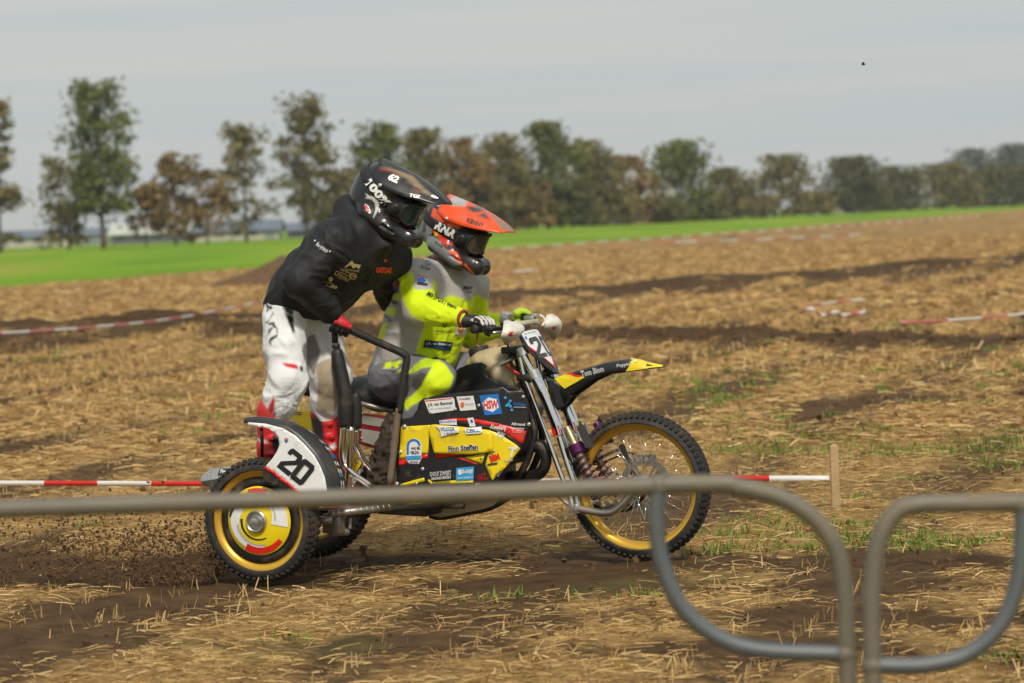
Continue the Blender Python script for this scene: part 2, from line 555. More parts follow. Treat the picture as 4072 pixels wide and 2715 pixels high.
        for q in range(3):
            sl0 = [slice(None)] * 3; sl1 = [slice(None)] * 3
            sl0[q] = slice(0, -1); sl1[q] = slice(1, None)
            A, Bq = ins[tuple(sl0)], ins[tuple(sl1)]
            cr = np.argwhere(A != Bq)
            u, w = (q + 1) % 3, (q + 2) % 3
            ok = (cr[:, u] > 0) & (cr[:, w] > 0) & (cr[:, u] < d.shape[u] - 1) & (cr[:, w] < d.shape[w] - 1)
            cr = cr[ok]; fl = A[tuple(cr.T)]
            e = np.eye(3, dtype=int)
            q0 = idx[tuple((cr - e[u] - e[w]).T)]; q1 = idx[tuple((cr - e[w]).T)]
            q2 = idx[tuple(cr.T)]; q3 = idx[tuple((cr - e[u]).T)]
            F1 = np.stack([q0, q1, q2, q3], 1); F1[~fl] = F1[~fl][:, ::-1]
            quads.append(F1)
        Fc = np.vstack(quads)
        E = np.vstack([Fc[:, [0, 1]], Fc[:, [1, 2]], Fc[:, [2, 3]], Fc[:, [3, 0]]])
        for _ in range(relax):
            A = np.zeros_like(V); n = np.zeros(len(V))
            np.add.at(A, E[:, 0], V[E[:, 1]]); np.add.at(n, E[:, 0], 1)
            V = V * 0.5 + 0.5 * A / np.maximum(n, 1)[:, None]
        return V, Fc
def vnormals(V, Fc):
    n = np.cross(V[Fc[:, 2]] - V[Fc[:, 0]], V[Fc[:, 3]] - V[Fc[:, 1]])
    N_ = np.zeros_like(V)
    for i in range(4): np.add.at(N_, Fc[:, i], n)
    return N_ / (np.linalg.norm(N_, axis=1)[:, None] + 1e-12)
def folds(V, Fc, amp=0.006, sc=14.0, seed=0, ridge=True, dirv=None, fine=0.55):
    N_ = vnormals(V, Fc); P = V * sc
    if dirv is not None:                    # stretch folds along a direction
        dv = np.asarray(dirv, float); dv /= np.linalg.norm(dv)
        P = P - 0.65 * (P @ dv)[:, None] * dv
    w = 0.6 * np.stack([noise3(P[:, 0] * .6, P[:, 1] * .6, P[:, 2] * .6, seed + 9 + i) for i in range(3)], 1)
    P = P + w * 1.5
    a = noise3(P[:, 0], P[:, 1], P[:, 2], seed); b = noise3(P[:, 0] * 2.1, P[:, 1] * 2.1, P[:, 2] * 2.1, seed + 5)
    f = (1 - 2 * np.abs(a)) * 0.75 + 0.35 * b if ridge else a + 0.4 * b
    P2 = P * 2.9 + 1.3 * w; c = noise3(P2[:, 0], P2[:, 1] * 0.8, P2[:, 2] * 1.5, seed + 31)
    patch = np.clip(0.35 + 1.1 * noise3(V[:, 0] * 5, V[:, 1] * 5, V[:, 2] * 5, seed + 77), 0, 1)
    return V + N_ * (f * amp + (0.5 - 1.6 * np.abs(c)) * amp * fine * patch)[:, None]
# ================================================================== THE PLACE
ROW = np.array([0.240, 0.971])             # direction the stubble rows run
def edge_x(Y): return -16.7 + (Y - 105.5) * 0.248
def seg_band(X, Y, a, b, w):
    a = np.array(a, float); b = np.array(b, float); d = (b - a) / np.linalg.norm(b - a)
    q = (X - a[0]) * -d[1] + (Y - a[1]) * d[0]
    return np.exp(-(q / w) ** 2), q
def bike_v(X, Y): return (X - BO[0]) * VD[0] + (Y - BO[1]) * VD[1]
def bike_u(X, Y): return (X - BO[0]) * HD[0] + (Y - BO[1]) * HD[1]
def bare(X, Y):
    b1_, _ = seg_band(X, Y, (13.2, 83), (-0.6, 61), 2.4)
    b2_, _ = seg_band(X, Y, (5.7, 36), (0.15, 44), 1.1)
    b3_, _ = seg_band(X, Y, (3.4, 26.5), (-4.5, 24.5), 0.5)
    v = bike_v(X, Y)
    tr = np.exp(-((v - 0.1) / 0.42) ** 2) + 0.95 * np.exp(-((v - 1.0) / 0.36) ** 2) + 0.7 * np.exp(-((v - 2.0) / 0.40) ** 2) + 0.5 * np.exp(-((v - 3.0) / 0.3) ** 2)
    n = fbm2(X * 0.9, Y * 0.9, 3, 40)
    return np.clip(np.maximum.reduce([b1_ * 1.25, b2_ * 1.15, b3_ * 0.6, np.clip(tr, 0, 1) * 0.95]) * (0.75 + 0.6 * n), 0, 1)
def cover(X, Y):
    s = X * ROW[1] - Y * ROW[0]; a = X * ROW[0] + Y * ROW[1]
    sw = np.sin(s * 2 * math.pi / 1.55 + 0.8 * noise2(a * 0.12, s * 0.3, 71))          # straw swaths of the combine
    n = fbm2(s * 1.1, a * 0.35, 4, 3)
    return np.clip(0.48 + 0.10 * np.clip((Y - 22) / 30, 0, 1) + 0.28 * sw + 0.55 * n - 1.0 * bare(X, Y), 0.0, 1)
def height(X, Y):
    s = X * ROW[1] - Y * ROW[0]; a = X * ROW[0] + Y * ROW[1]
    h = 0.030 * fbm2(X * 0.35, Y * 0.35, 3, 11) + 0.016 * fbm2(X * 2.2, Y * 2.2, 3, 12) + 0.008 * np.sin(s * 2 * math.pi / 0.31)
    br = bare(X, Y)
    h = h + br * (0.022 * fbm2(X * 5.0, Y * 5.0, 3, 13) + 0.010 * noise2(X * 19, Y * 19, 14))
    b1_, q1 = seg_band(X, Y, (13.2, 83), (-0.6, 61), 2.0)
    b2_, q2 = seg_band(X, Y, (5.7, 36), (0.15, 44), 0.9)
    h = h + 0.22 * b1_ * (0.8 + 0.5 * noise2(X * 0.5, Y * 0.5, 15)) + 0.13 * b2_ * (0.7 + 0.8 * noise2(X * 1.3, Y * 1.3, 16))
    v = bike_v(X, Y); u = bike_u(X, Y)
    fl = np.exp(-((v - 0.45) / 1.0) ** 2) * np.exp(-((u + 0.8) / 1.9) ** 2)            # flattened where the machine stands
    h = h * (1 - 0.8 * fl) - 0.012 * fl
    h = h - 0.03 * (np.exp(-(v / 0.10) ** 2) + np.exp(-((v - 1.0) / 0.09) ** 2)) * (u < -0.1) * (1 - fl)
    return h

def build_field():
    d = [4.0]
    while d[-1] < 520: d.append(d[-1] * (1.0034 if d[-1] < 60 else 1.012))
    d = np.array(d); a = np.radians(np.concatenate([np.linspace(-38, -13, 60, endpoint=False), np.linspace(-13, 13, 230, endpoint=False), np.linspace(13, 38, 60)]))
    D, A_ = np.meshgrid(d, a, indexing='ij')
    X = D * np.tan(A_); Y = D.copy()
    ex = edge_x(Y) + 0.5 * noise2(Y * 0.15, Y * 0, 5)
    X = np.maximum(X, ex)
    Z = height(X, Y)
    nr, nc = X.shape
    V = np.stack([X, Y, Z], -1).reshape(-1, 3)
    I = np.arange(nr * nc).reshape(nr, nc)
    Fc = np.stack([I[:-1, :-1], I[:-1, 1:], I[1:, 1:], I[1:, :-1]], -1).reshape(-1, 4)
    w = np.abs(V[Fc[:, 0], 0] - V[Fc[:, 1], 0]) + np.abs(V[Fc[:, 2], 0] - V[Fc[:, 3], 0])
    Fc = Fc[w > 0.02]
    col = np.stack([cover(V[:, 0], V[:, 1]), bare(V[:, 0], V[:, 1]), 0.5 + 0.5 * fbm2(V[:, 0] * 0.15, V[:, 1] * 0.08, 3, 55)], -1)
    M = bpy.data.materials.new('stubble_soil'); M.use_nodes = True
    t = M.node_tree; n = t.nodes; L = t.links.new; bs = n['Principled BSDF']
    bs.inputs['Roughness'].default_value = 0.92; bs.inputs['Specular IOR Level'].default_value = 0.15
    at = n.new('ShaderNodeAttribute'); at.attribute_name = 'Col'
    sep = n.new('ShaderNodeSeparateColor'); L(at.outputs['Color'], sep.inputs['Color'])
    tcn = n.new('ShaderNodeTexCoord')
    def nz(scale, det, rough=0.6, vec=None):
        z = n.new('ShaderNodeTexNoise'); z.inputs['Scale'].default_value = scale; z.inputs['Detail'].default_value = det; z.inputs['Roughness'].default_value = rough
        L(vec or tcn.outputs['Object'], z.inputs['Vector']); return z.outputs['Fac']
    def ramp(f, a_, ca, b_, cb):
        r = n.new('ShaderNodeValToRGB'); e = r.color_ramp.elements
        e[0].position = a_; e[0].color = (*ca, 1); e[1].position = b_; e[1].color = (*cb, 1); L(f, r.inputs['Fac']); return r.outputs['Color']
    def math_(op, a_, b_):
        q = n.new('ShaderNodeMath'); q.operation = op
        for i, s_ in enumerate((a_, b_)):
            if isinstance(s_, (int, float)): q.inputs[i].default_value = s_
            else: L(s_, q.inputs[i])
        return q.outputs[0]
    soil = ramp(nz(5, 9, 0.7), 0.32, (0.052, 0.028, 0.012), 0.72, (0.175, 0.103, 0.045))
    straw = ramp(nz(30, 6, 0.7), 0.30, (0.225, 0.130, 0.045), 0.72, (0.53, 0.34, 0.125))
    wet = n.new('ShaderNodeMixRGB'); wet.blend_type = 'MULTIPLY'; wet.inputs['Color2'].default_value = (0.62, 0.58, 0.54, 1)
    L(math_('MULTIPLY', sep.outputs[1], 0.9), wet.inputs['Fac']); L(soil, wet.inputs['Color1']); soil = wet.outputs['Color']
    mpn = n.new('ShaderNodeMapping'); mpn.inputs['Rotation'].default_value = (0, 0, -math.atan2(ROW[0], ROW[1]) * -1)
    mpn.inputs['Scale'].default_value = (3.0, 0.9, 1); L(tcn.outputs['Object'], mpn.inputs['Vector'])
    f1 = nz(9, 8, 0.72); f2 = nz(1.4, 5, 0.6, mpn.outputs['Vector'])
    mask = math_('ADD', math_('MULTIPLY', f1, 0.9), math_('MULTIPLY', f2, 0.9))
    mask = math_('ADD', mask, math_('SUBTRACT', sep.outputs[0], 1.12))
    q = n.new('ShaderNodeMath'); q.operation = 'MULTIPLY'; q.use_clamp = True; L(mask, q.inputs[0]); q.inputs[1].default_value = 2.6
    mxn = n.new('ShaderNodeMixRGB'); L(q.outputs[0], mxn.inputs['Fac']); L(soil, mxn.inputs['Color1']); L(straw, mxn.inputs['Color2'])
    gm = n.new('ShaderNodeMapRange'); gm.inputs['From Min'].default_value = 0.56; gm.inputs['From Max'].default_value = 0.72; gm.inputs['To Max'].default_value = 0.45
    L(nz(0.55, 6, 0.65), gm.inputs['Value'])
    mg = n.new('ShaderNodeMixRGB'); mg.inputs['Color2'].default_value = (0.12, 0.13, 0.035, 1)
    L(gm.outputs['Result'], mg.inputs['Fac']); L(mxn.outputs['Color'], mg.inputs['Color1'])
    L(mg.outputs['Color'], bs.inputs['Base Color'])
    bp = n.new('ShaderNodeBump'); bp.inputs['Strength'].default_value = 0.8; bp.inputs['Distance'].default_value = 0.03
    L(nz(22, 8, 0.7), bp.inputs['Height']); L(bp.outputs['Normal'], bs.inputs['Normal'])
    ob = mesh_obj('stubble_field', V, Fc, M, col=col)
    tag(ob, 'harvested stubble field of brown soil and pale straw', 'field', kind='structure')
build_field()

def build_ground():
    M = bpy.data.materials.new('meadow'); M.use_nodes = True
    t = M.node_tree; n = t.nodes; L = t.links.new; bs = n['Principled BSDF']
    bs.inputs['Roughness'].default_value = 0.9; bs.inputs['Specular IOR Level'].default_value = 0.1
    tcn = n.new('ShaderNodeTexCoord'); mp_ = n.new('ShaderNodeMapping'); mp_.inputs['Rotation'].default_value = (0, 0, 0.24); mp_.inputs['Scale'].default_value = (1, 0.22, 1)
    L(tcn.outputs['Object'], mp_.inputs['Vector'])
    z = n.new('ShaderNodeTexNoise'); z.inputs['Scale'].default_value = 0.06; z.inputs['Detail'].default_value = 7; L(mp_.outputs['Vector'], z.inputs['Vector'])
    r = n.new('ShaderNodeValToRGB'); e = r.color_ramp.elements
    e[0].position = 0.35; e[0].color = (0.115, 0.21, 0.010, 1); e[1].position = 0.66; e[1].color = (0.30, 0.29, 0.045, 1)
    x = e.new(0.5); x.color = (0.165, 0.30, 0.008, 1)
    L(z.outputs['Fac'], r.inputs['Fac'])
    z2 = n.new('ShaderNodeTexNoise'); z2.inputs['Scale'].default_value = 3.0; z2.inputs['Detail'].default_value = 6; L(tcn.outputs['Object'], z2.inputs['Vector'])
    hs = n.new('ShaderNodeHueSaturation'); mr = n.new('ShaderNodeMapRange'); mr.inputs['To Min'].default_value = 0.6; mr.inputs['To Max'].default_value = 1.4
    L(z2.outputs['Fac'], mr.inputs['Value']); L(mr.outputs['Result'], hs.inputs['Value']); L(r.outputs['Color'], hs.inputs['Color'])
    L(hs.outputs['Color'], bs.inputs['Base Color'])
    mb = MB(); S = 5000
    mb.add([(-S, -S, -0.12), (S, -S, -0.12), (S, S, -0.12), (-S, S, -0.12)], [(0, 1, 2, 3)])
    tag(mb.build('ground', M, smooth=False), 'flat green meadow beyond the stubble field', 'ground', kind='structure')
build_ground()

# loose straw, standing stubble, weeds and clods --------------------------
def scatter(n, d0, d1, spread, power=1.0):
    d = d0 * (d1 / d0) ** rng.random(n) if power == 0 else (d0 ** power + (d1 ** power - d0 ** power) * rng.random(n)) ** (1 / power)
    X = (rng.random(n) * 2 - 1) * d * spread
    return X, d
def pieces(X, Y, Z, dirs, L_, W_, arch=0.0):
    """thin bent straws: two quads each"""
    n = len(X); C = np.stack([X, Y, Z], 1); D = dirs / np.linalg.norm(dirs, axis=1)[:, None]
    rnd = rng.normal(size=(n, 3)); S = np.cross(D, rnd); S /= np.linalg.norm(S, axis=1)[:, None]
    up = np.cross(S, D); up *= np.sign(up[:, 2:3] + 1e-9)
    l = L_[:, None] / 2; w = W_[:, None] / 2; a = (arch * L_)[:, None] if not np.isscalar(arch) or arch else 0
    V = np.stack([C - D * l - S * w, C - D * l + S * w, C + up * a - S * w, C + up * a + S * w, C + D * l - S * w * 0.7, C + D * l + S * w * 0.7], 1).reshape(-1, 3)
    o = np.arange(n)[:, None] * 6
    Fc = np.concatenate([o + np.array([[0, 1, 3, 2]]), o + np.array([[2, 3, 5, 4]])], 1).reshape(-1, 4)
    return V, Fc
straw_m = mat('dry_straw', attr='Col', rough=0.75, spec=0.25, var=0)
def straw_cols(n, k, lo=0.0):
    a = rng.random((n, 1)); b_ = rng.random((n, 1))
    base = np.array([[0.215, 0.122, 0.045]]) * (1 - a) + np.array([[0.60, 0.40, 0.165]]) * a
    base = np.where(b_ > 0.95, np.array([[0.66, 0.50, 0.24]]), base)
    return np.repeat(base, k, 0)
def build_straw():
    Vs = []; Fs = []; Cs = []; o = 0
    def put(V, Fc, c):
        nonlocal o
        Vs.append(V); Fs.append(Fc + o); Cs.append(c); o += len(V)
    # near lying straw
    for n, d0, d1, L0, L1, W0, W1 in ((130000, 7.5, 27, 0.02, 0.14, 0.002, 0.0058), (105000, 22, 60, 0.05, 0.20, 0.006, 0.014), (80000, 50, 150, 0.08, 0.32, 0.012, 0.035)):
        X, Y = scatter(n, d0, d1, 0.24, 1.2)
        k = (rng.random(n) < cover(X, Y) * 1.25) & (X > edge_x(Y) + 0.5)
        X, Y = X[k], Y[k]; n = len(X)
        Ln = L0 + (L1 - L0) * rng.random(n) ** 2; W = W0 + (W1 - W0) * rng.random(n)
        th = np.where(rng.random(n) < 0.45, rng.normal(0.05, 0.35, n), rng.random(n) * 2 * math.pi)
        D = np.stack([np.cos(th), np.sin(th), rng.normal(0, 0.14, n)], 1)
        Z = height(X, Y) + W * 0.5 + 0.008 + np.abs(D[:, 2]) * Ln * 0.4
        V, Fc = pieces(X, Y, Z, D, Ln, W, 0.06)
        put(V, Fc, straw_cols(n, 6))
    # standing stubble in rows
    for n, d0, d1, h0, h1, W0, W1 in ((30000, 7.5, 32, 0.03, 0.075, 0.003, 0.006), (60000, 28, 110, 0.05, 0.13, 0.008, 0.022)):
        X, Y = scatter(n, d0, d1, 0.24, 1.2)
        s = X * ROW[1] - Y * ROW[0]; a = X * ROW[0] + Y * ROW[1]
        sp = 0.31
        s = np.round(s / sp) * sp + rng.normal(0, 0.03, n)
        X = s * ROW[1] + a * ROW[0]; Y = -s * ROW[0] + a * ROW[1]
        k = (rng.random(n) < (0.75 - 0.95 * bare(X, Y)) * (0.5 + 0.8 * noise2(X * 0.8, Y * 0.8, 91))) & (X > edge_x(Y) + 0.5) & (Y > 5)
        X, Y = X[k], Y[k]; n = len(X)
        hgt = h0 + (h1 - h0) * rng.random(n); W = W0 + (W1 - W0) * rng.random(n)
        D = np.stack([rng.normal(0.1, 0.35, n), rng.normal(0, 0.35, n), np.ones(n)], 1)
        V, Fc = pieces(X, Y, height(X, Y) + hgt * 0.45, D, hgt, W, 0.03)
        put(V, Fc, straw_cols(n, 6))
    V = np.vstack(Vs); Fc = np.vstack(Fs); c = np.vstack(Cs)
    tag(mesh_obj('loose_straw', V, Fc, straw_m, smooth=False, col=c), 'pale loose straw and cut stubble strewn over the soil', 'straw', kind='stuff')
build_straw()
weed_m = mat('weed_leaf', attr='Col', rough=0.7, spec=0.2, var=0)
def build_weeds():
    spots = []
    for _ in range(620):
        if rng.random() < 0.55:
            g = ground_at(rng.uniform(2700, 4100), rng.uniform(1480, 2200)); X, Y = g[0], g[1]
        else:
            d = rng.uniform(9, 45); X, Y = (rng.random() * 2 - 1) * d * 0.22, d
        if noise2(np.array([X * 0.6]), np.array([Y * 0.45]), 33)[0] + rng.normal(0, 0.25) < 0.12: continue
        if float(bare(np.array([X]), np.array([Y]))[0]) > 0.45: continue
        spots.append((X, Y))
    Vs = []; Cs = []
    for X, Y in spots:
        nb = rng.integers(18, 44); r = rng.uniform(0.04, 0.14)
        px = X + rng.normal(0, r, nb); py = Y + rng.normal(0, r * 0.7, nb); pz = height(px, py)
        hgt = rng.uniform(0.02, 0.06, nb) * (1 + 0.6 * (Y > 25)); w = rng.uniform(0.003, 0.008, nb) * (1 + 0.5 * (Y > 22))
        lx = rng.normal(0, 0.5, nb) * hgt; ly = rng.normal(0, 0.5, nb) * hgt; th = rng.random(nb) * math.pi
        a = np.stack([px - np.cos(th) * w, py - np.sin(th) * w, pz], 1); b_ = np.stack([px + np.cos(th) * w, py + np.sin(th) * w, pz], 1)
        c = np.stack([px + lx, py + ly, pz + hgt], 1)
        Vs.append(np.stack([a, b_, c], 1).reshape(-1, 3))
        k = rng.random((nb, 1)); col = np.array([[0.085, 0.145, 0.024]]) * (1 - k) + np.array([[0.22, 0.29, 0.055]]) * k
        Cs.append(np.repeat(col, 3, 0))
    V = np.vstack(Vs); Fc = np.arange(len(V)).reshape(-1, 3)
    tag(mesh_obj('weeds', V, Fc, weed_m, smooth=False, col=np.vstack(Cs)), 'small green weeds sprouting between the stubble', 'weeds', kind='stuff')
build_weeds()
clod_m = mat('soil_clod', (0.115, 0.068, 0.036), rough=0.95, spec=0.1, var=0.25, bump=0.6, bscale=60)
def clod_mesh(pts, rad):
    ico = bmesh.new(); bmesh.ops.create_icosphere(ico, subdivisions=1, radius=1.0)
    bv = np.array([tuple(v.co) for v in ico.verts]); bf = np.array([[v.index for v in f.verts] for f in ico.faces]); ico.free()
    n = len(pts); k = len(bv)
    V = np.repeat(bv[None], n, 0) * (1 + 0.35 * rng.normal(size=(n, k, 1))) * rng.uniform(0.6, 1.25, (n, 1, 3)) * np.asarray(rad)[:, None, None] + np.asarray(pts)[:, None, :]
    Fc = (bf[None] + (np.arange(n) * k)[:, None, None]).reshape(-1, 3)
    return V.reshape(-1, 3), Fc
def build_clods():
    X, Y = scatter(26000, 8, 50, 0.24, 1.2)
    k = rng.random(len(X)) < 0.10 + bare(X, Y) ** 1.5 * 0.9
    X, Y = X[k], Y[k]
    r = (0.006 + 0.022 * rng.random(len(X)) ** 3) * np.clip(Y / 18, 0.8, 2.0)
    V, Fc = clod_mesh(np.stack([X, Y, height(X, Y) + r * 0.25], 1), r)
    tag(mesh_obj('soil_clods', V, Fc, clod_m, smooth=False), 'crumbled dark soil clods lying on the bare tracks', 'soil', kind='stuff')
    # earth thrown up behind the wheels
    n = 22000; u = -1.75 - rng.exponential(0.75, n); v = np.where(rng.random(n) < 0.6, rng.normal(0.05, 0.16, n), rng.normal(1.0, 0.13, n))
    w = np.abs(rng.normal(0, 0.13, n)) * np.clip((-u - 1.55) / 0.8, 0.15, 1.0) + 0.01
    k = (u > -5.2); u, v, w = u[k], v[k], w[k]
    P = BO + u[:, None] * HD + v[:, None] * VD; P[:, 2] = w
    r = 0.0012 + 0.008 * rng.random(len(u)) ** 7
    V, Fc = clod_mesh(P, r)
    tag(mesh_obj('flying_dirt', V, Fc, clod_m, smooth=False), 'spray of dark soil thrown up behind the rear and sidecar wheels', 'dirt', kind='stuff')
build_clods()

# dirt jump -----------------------------------------------------------
def build_mound():
    g0 = at_y(420, 662, 92); nx, ny = 60, 24
    U_, W_ = np.meshgrid(np.linspace(0, 1, nx), np.linspace(0, 1, ny), indexing='ij')
    X = g0[0] + U_ * 6.6; Y = 91 + W_ * 3.2
    prof = np.clip(U_ / 0.42, 0, 1) ** 1.6 * np.clip((1 - U_) / 0.25, 0, 1) * np.clip(np.sin(W_ * math.pi) * 2.2, 0, 1)
    Z = -0.05 + 0.78 * prof * (1 + 0.12 * fbm2(X * 1.5, Y * 1.5, 3, 77)) + 0.05 * fbm2(X * 4, Y * 4, 3, 78) * (prof > 0.02)
    V = np.stack([X, Y, Z], -1).reshape(-1, 3); I = np.arange(nx * ny).reshape(nx, ny)
    Fc = np.stack([I[:-1, :-1], I[1:, :-1], I[1:, 1:], I[:-1, 1:]], -1).reshape(-1, 4)
    M = mat('dug_soil', (0.135, 0.082, 0.046), rough=0.95, spec=0.1, var=0.2, bump=0.8, bscale=8)
    tag(mesh_obj('dirt_jump', V, Fc, M), 'low brown dirt jump heaped up on the far side of the field', 'dirt mound')
build_mound()

# barrier tape and stakes ------------------------------------------------
tape_r = mat('tape_red', (0.62, 0.025, 0.02), rough=0.45, var=0.05)
tape_w = mat('tape_white', (0.72, 0.70, 0.68), rough=0.45, var=0.05)
tape_f = mat('tape_faded_red', (0.56, 0.17, 0.15), rough=0.5, var=0.1)
def tape(path, width, seg, label, twist=0.35, group='red and white barrier tapes', crumple=0.0, red=None):
    P, _ = spline(np.asarray(path, float), None, 24)
    L_ = np.concatenate([[0], np.cumsum(np.linalg.norm(np.diff(P, axis=0), axis=1))])
    n = max(int(L_[-1] / seg) * 4, 8)
    s = np.linspace(0, L_[-1], n + 1)
    Pp = np.stack([np.interp(s, L_, P[:, i]) for i in range(3)], 1)
    if crumple: Pp = Pp + crumple * np.stack([noise2(s * 3.0, s * 0, 6 + i) for i in range(3)], 1) * np.array([0.4, 0.6, 0.5])
    tw = twist * noise2(s * 0.7, s * 0, 4) * 2
    W = np.stack([0 * tw, np.sin(tw), np.cos(tw)], 1) * width / 2
    V = np.empty((2 * (n + 1), 3)); V[0::2] = Pp - W; V[1::2] = Pp + W
    Fc = [(2 * i, 2 * i + 2, 2 * i + 3, 2 * i + 1) for i in range(n)]
    mb = MB(); mb.add(V, Fc); mb.m = [(i // 4) % 2 for i in range(n)]
    o = mb.build('barrier_tape', [red or tape_r, tape_w], smooth=True, solid=0.0006)
    return tag(o, label, 'tape', group)
stake_m = mat('stake_wood', (0.42, 0.29, 0.15), rough=0.8, bump=0.4, bscale=40, var=0.15)
def stake(base, h, label, w=0.022):
    mb = MB(); b_ = np.asarray(base, float)
    mb.box(b_ + np.array([0, 0, h / 2 - 0.06]), (w, w * 0.8, h / 2 + 0.06))
    mb.add([b_ + np.array(p) for p in ((-w, -w * .8, h), (w, -w * .8, h), (w, w * .8, h), (-w, w * .8, h), (0, 0, h + 0.015))], [(0, 1, 4), (1, 2, 4), (2, 3, 4), (3, 0, 4)])
    return tag(mb.build('wooden_stake', stake_m, smooth=False, bevel=0.003), label, 'stake', 'wooden tape stakes')
def gz(x, y): return float(height(np.array([x]), np.array([y]))[0])
pA = at_y(-140, 1109, 19.1); pB = at_y(470, 1111, 18.6); pC = at_y(1240, 1104, 17.9); pD = at_y(1905, 1097, 17.2)
tape([pA, pB, (pB + pC) / 2 + np.array([0, 0, -0.02]), pC, pD], 0.030, 0.34, 'red and white tape stretched low behind the racing sidecar outfit', 0.45)
stake((pD[0] + 0.03, pD[1], gz(pD[0], pD[1])), 0.34, 'short pale wooden stake holding the end of the low tape')
stake((pA[0] - 0.03, pA[1], gz(pA[0], pA[1])), 0.42, 'short wooden stake at the tape end behind the dirt spray')
tape([at_y(-60, 769, 41), at_y(200, 752, 45), at_y(420, 728, 51), at_y(640, 684, 60)], 0.036, 0.9, 'faded tape sagging across the stubble behind the passenger', 0.3, red=tape_f)
tape([at_y(1120, 573, 118), at_y(1500, 547, 140), at_y(1900, 520, 170), at_y(2260, 496, 215)], 0.055, 1.6, 'long tape along the green far edge of the field', 0.3, red=tape_f)
tape([at_y(1500, 557, 102), at_y(1750, 549, 108), at_y(1980, 539, 116)], 0.045, 1.3, 'short tape in front of the long tape at the field edge', 0.3, red=tape_f)
tape([at_y(1125, 628, 72), at_y(1180, 624, 73), at_y(1235, 620, 74)], 0.040, 0.9, 'little piece of tape beside the orange helmet', 0.3, red=tape_f)
tape([at_y(1836, 722, 41.5), at_y(1862, 716, 41.2), at_y(1890, 723, 41.6), at_y(1912, 715, 41.2), at_y(1940, 722, 41.6), at_y(1965, 716, 41.3), at_y(1990, 719, 41.5)], 0.045, 0.22, 'crumpled heap of tape lying flat in the stubble', 0.9, crumple=0.10, red=tape_f)
tape([at_y(1850, 703, 44), at_y(1920, 694, 45), at_y(1990, 688, 46)], 0.030, 0.5, 'loose tape end fluttering above the crumpled tape heap', 0.5, red=tape_f)
tape([at_y(2070, 741, 37), at_y(2200, 734, 37.6), at_y(2290, 727, 38.4), at_y(2420, 712, 40)], 0.030, 0.7, 'thin tape running off through the weedy stubble', 0.4, red=tape_f)

# steel crowd barriers close to the photographer -----------------------------
steel_m = mat('barrier_steel', (0.155, 0.135, 0.105), rough=0.55, metal=0.15, dirt=0.5, var=0.1, dirtcol=(0.22, 0.17, 0.11))
steel_g = mat('galvanised_steel', (0.12, 0.13, 0.14), rough=0.5, metal=0.3, dirt=0.2, var=0.1, dirtcol=(0.22, 0.18, 0.13))
def barrier(label, Y, top, hoop, feet_x):
    g = at_y(top[0][0], top[0][1], Y); base = np.array([g[0], Y, 0.0])
    e = thing_w('crowd_barrier', base, label, 'barrier', 'steel crowd barriers in front of the track')
    pts = [at_y(x, y, Y) for x, y in top]
    pts[0] = np.array([pts[1][0], Y, 0.02]); pts[-1] = np.array([pts[-2][0], Y, 0.02])
    MB().tube(pts, 0.0212, 16, 8).build('frame', steel_m, e)
    MB().tube([at_y(x, y, Y + (0.0 if 0 < k < len(hoop) - 1 else 0.0)) for k, (x, y) in enumerate(hoop)], 0.0195, 16, 8).build('hoop', steel_g, e)
    for (x, y) in (hoop[0], hoop[-1]):
        MB().ball(at_y(x, y, Y) + np.array([0, -0.002, 0]), (0.027, 0.023, 0.027), 12).build('weld', steel_m, e)
    for p in (pts[0], pts[-1]):
        MB().tube([p + np.array([0, -0.28, 0.0]), p + np.array([0, -0.25, 0.03]), p + np.array([0, 0, 0.05]), p + np.array([0, 0.25, 0.03]), p + np.array([0, 0.28, 0.0])], 0.016, 10, 4).build('foot', steel_g, e)
barrier('steel tube barrier with long top rail crossing in front of the racers', 7.3,
        [(1945, 2200), (1945, 1480), (1941, 1370), (1925, 1275), (1880, 1200), (1800, 1146), (1700, 1119), (1600, 1111), (1000, 1136), (0, 1169), (-420, 1184), (-560, 1215), (-620, 1300), (-628, 1420), (-628, 2200)],
        [(1512, 1116), (1508, 1200), (1520, 1290), (1560, 1385), (1635, 1455), (1740, 1492), (1942, 1502)], None)
barrier('steel tube barrier with bent corner standing beside the long railed barrier', 7.22,
        [(2002, 2200), (2002, 1460), (2004, 1340), (2016, 1250), (2050, 1185), (2115, 1158), (2352, 1153), (3300, 1125), (4240, 1098), (4420, 1130), (4500, 1220), (4510, 1400), (4510, 2200)],
        [(2004, 1528), (2120, 1528), (2220, 1503), (2295, 1440), (2335, 1350), (2348, 1250), (2350, 1158)], None)

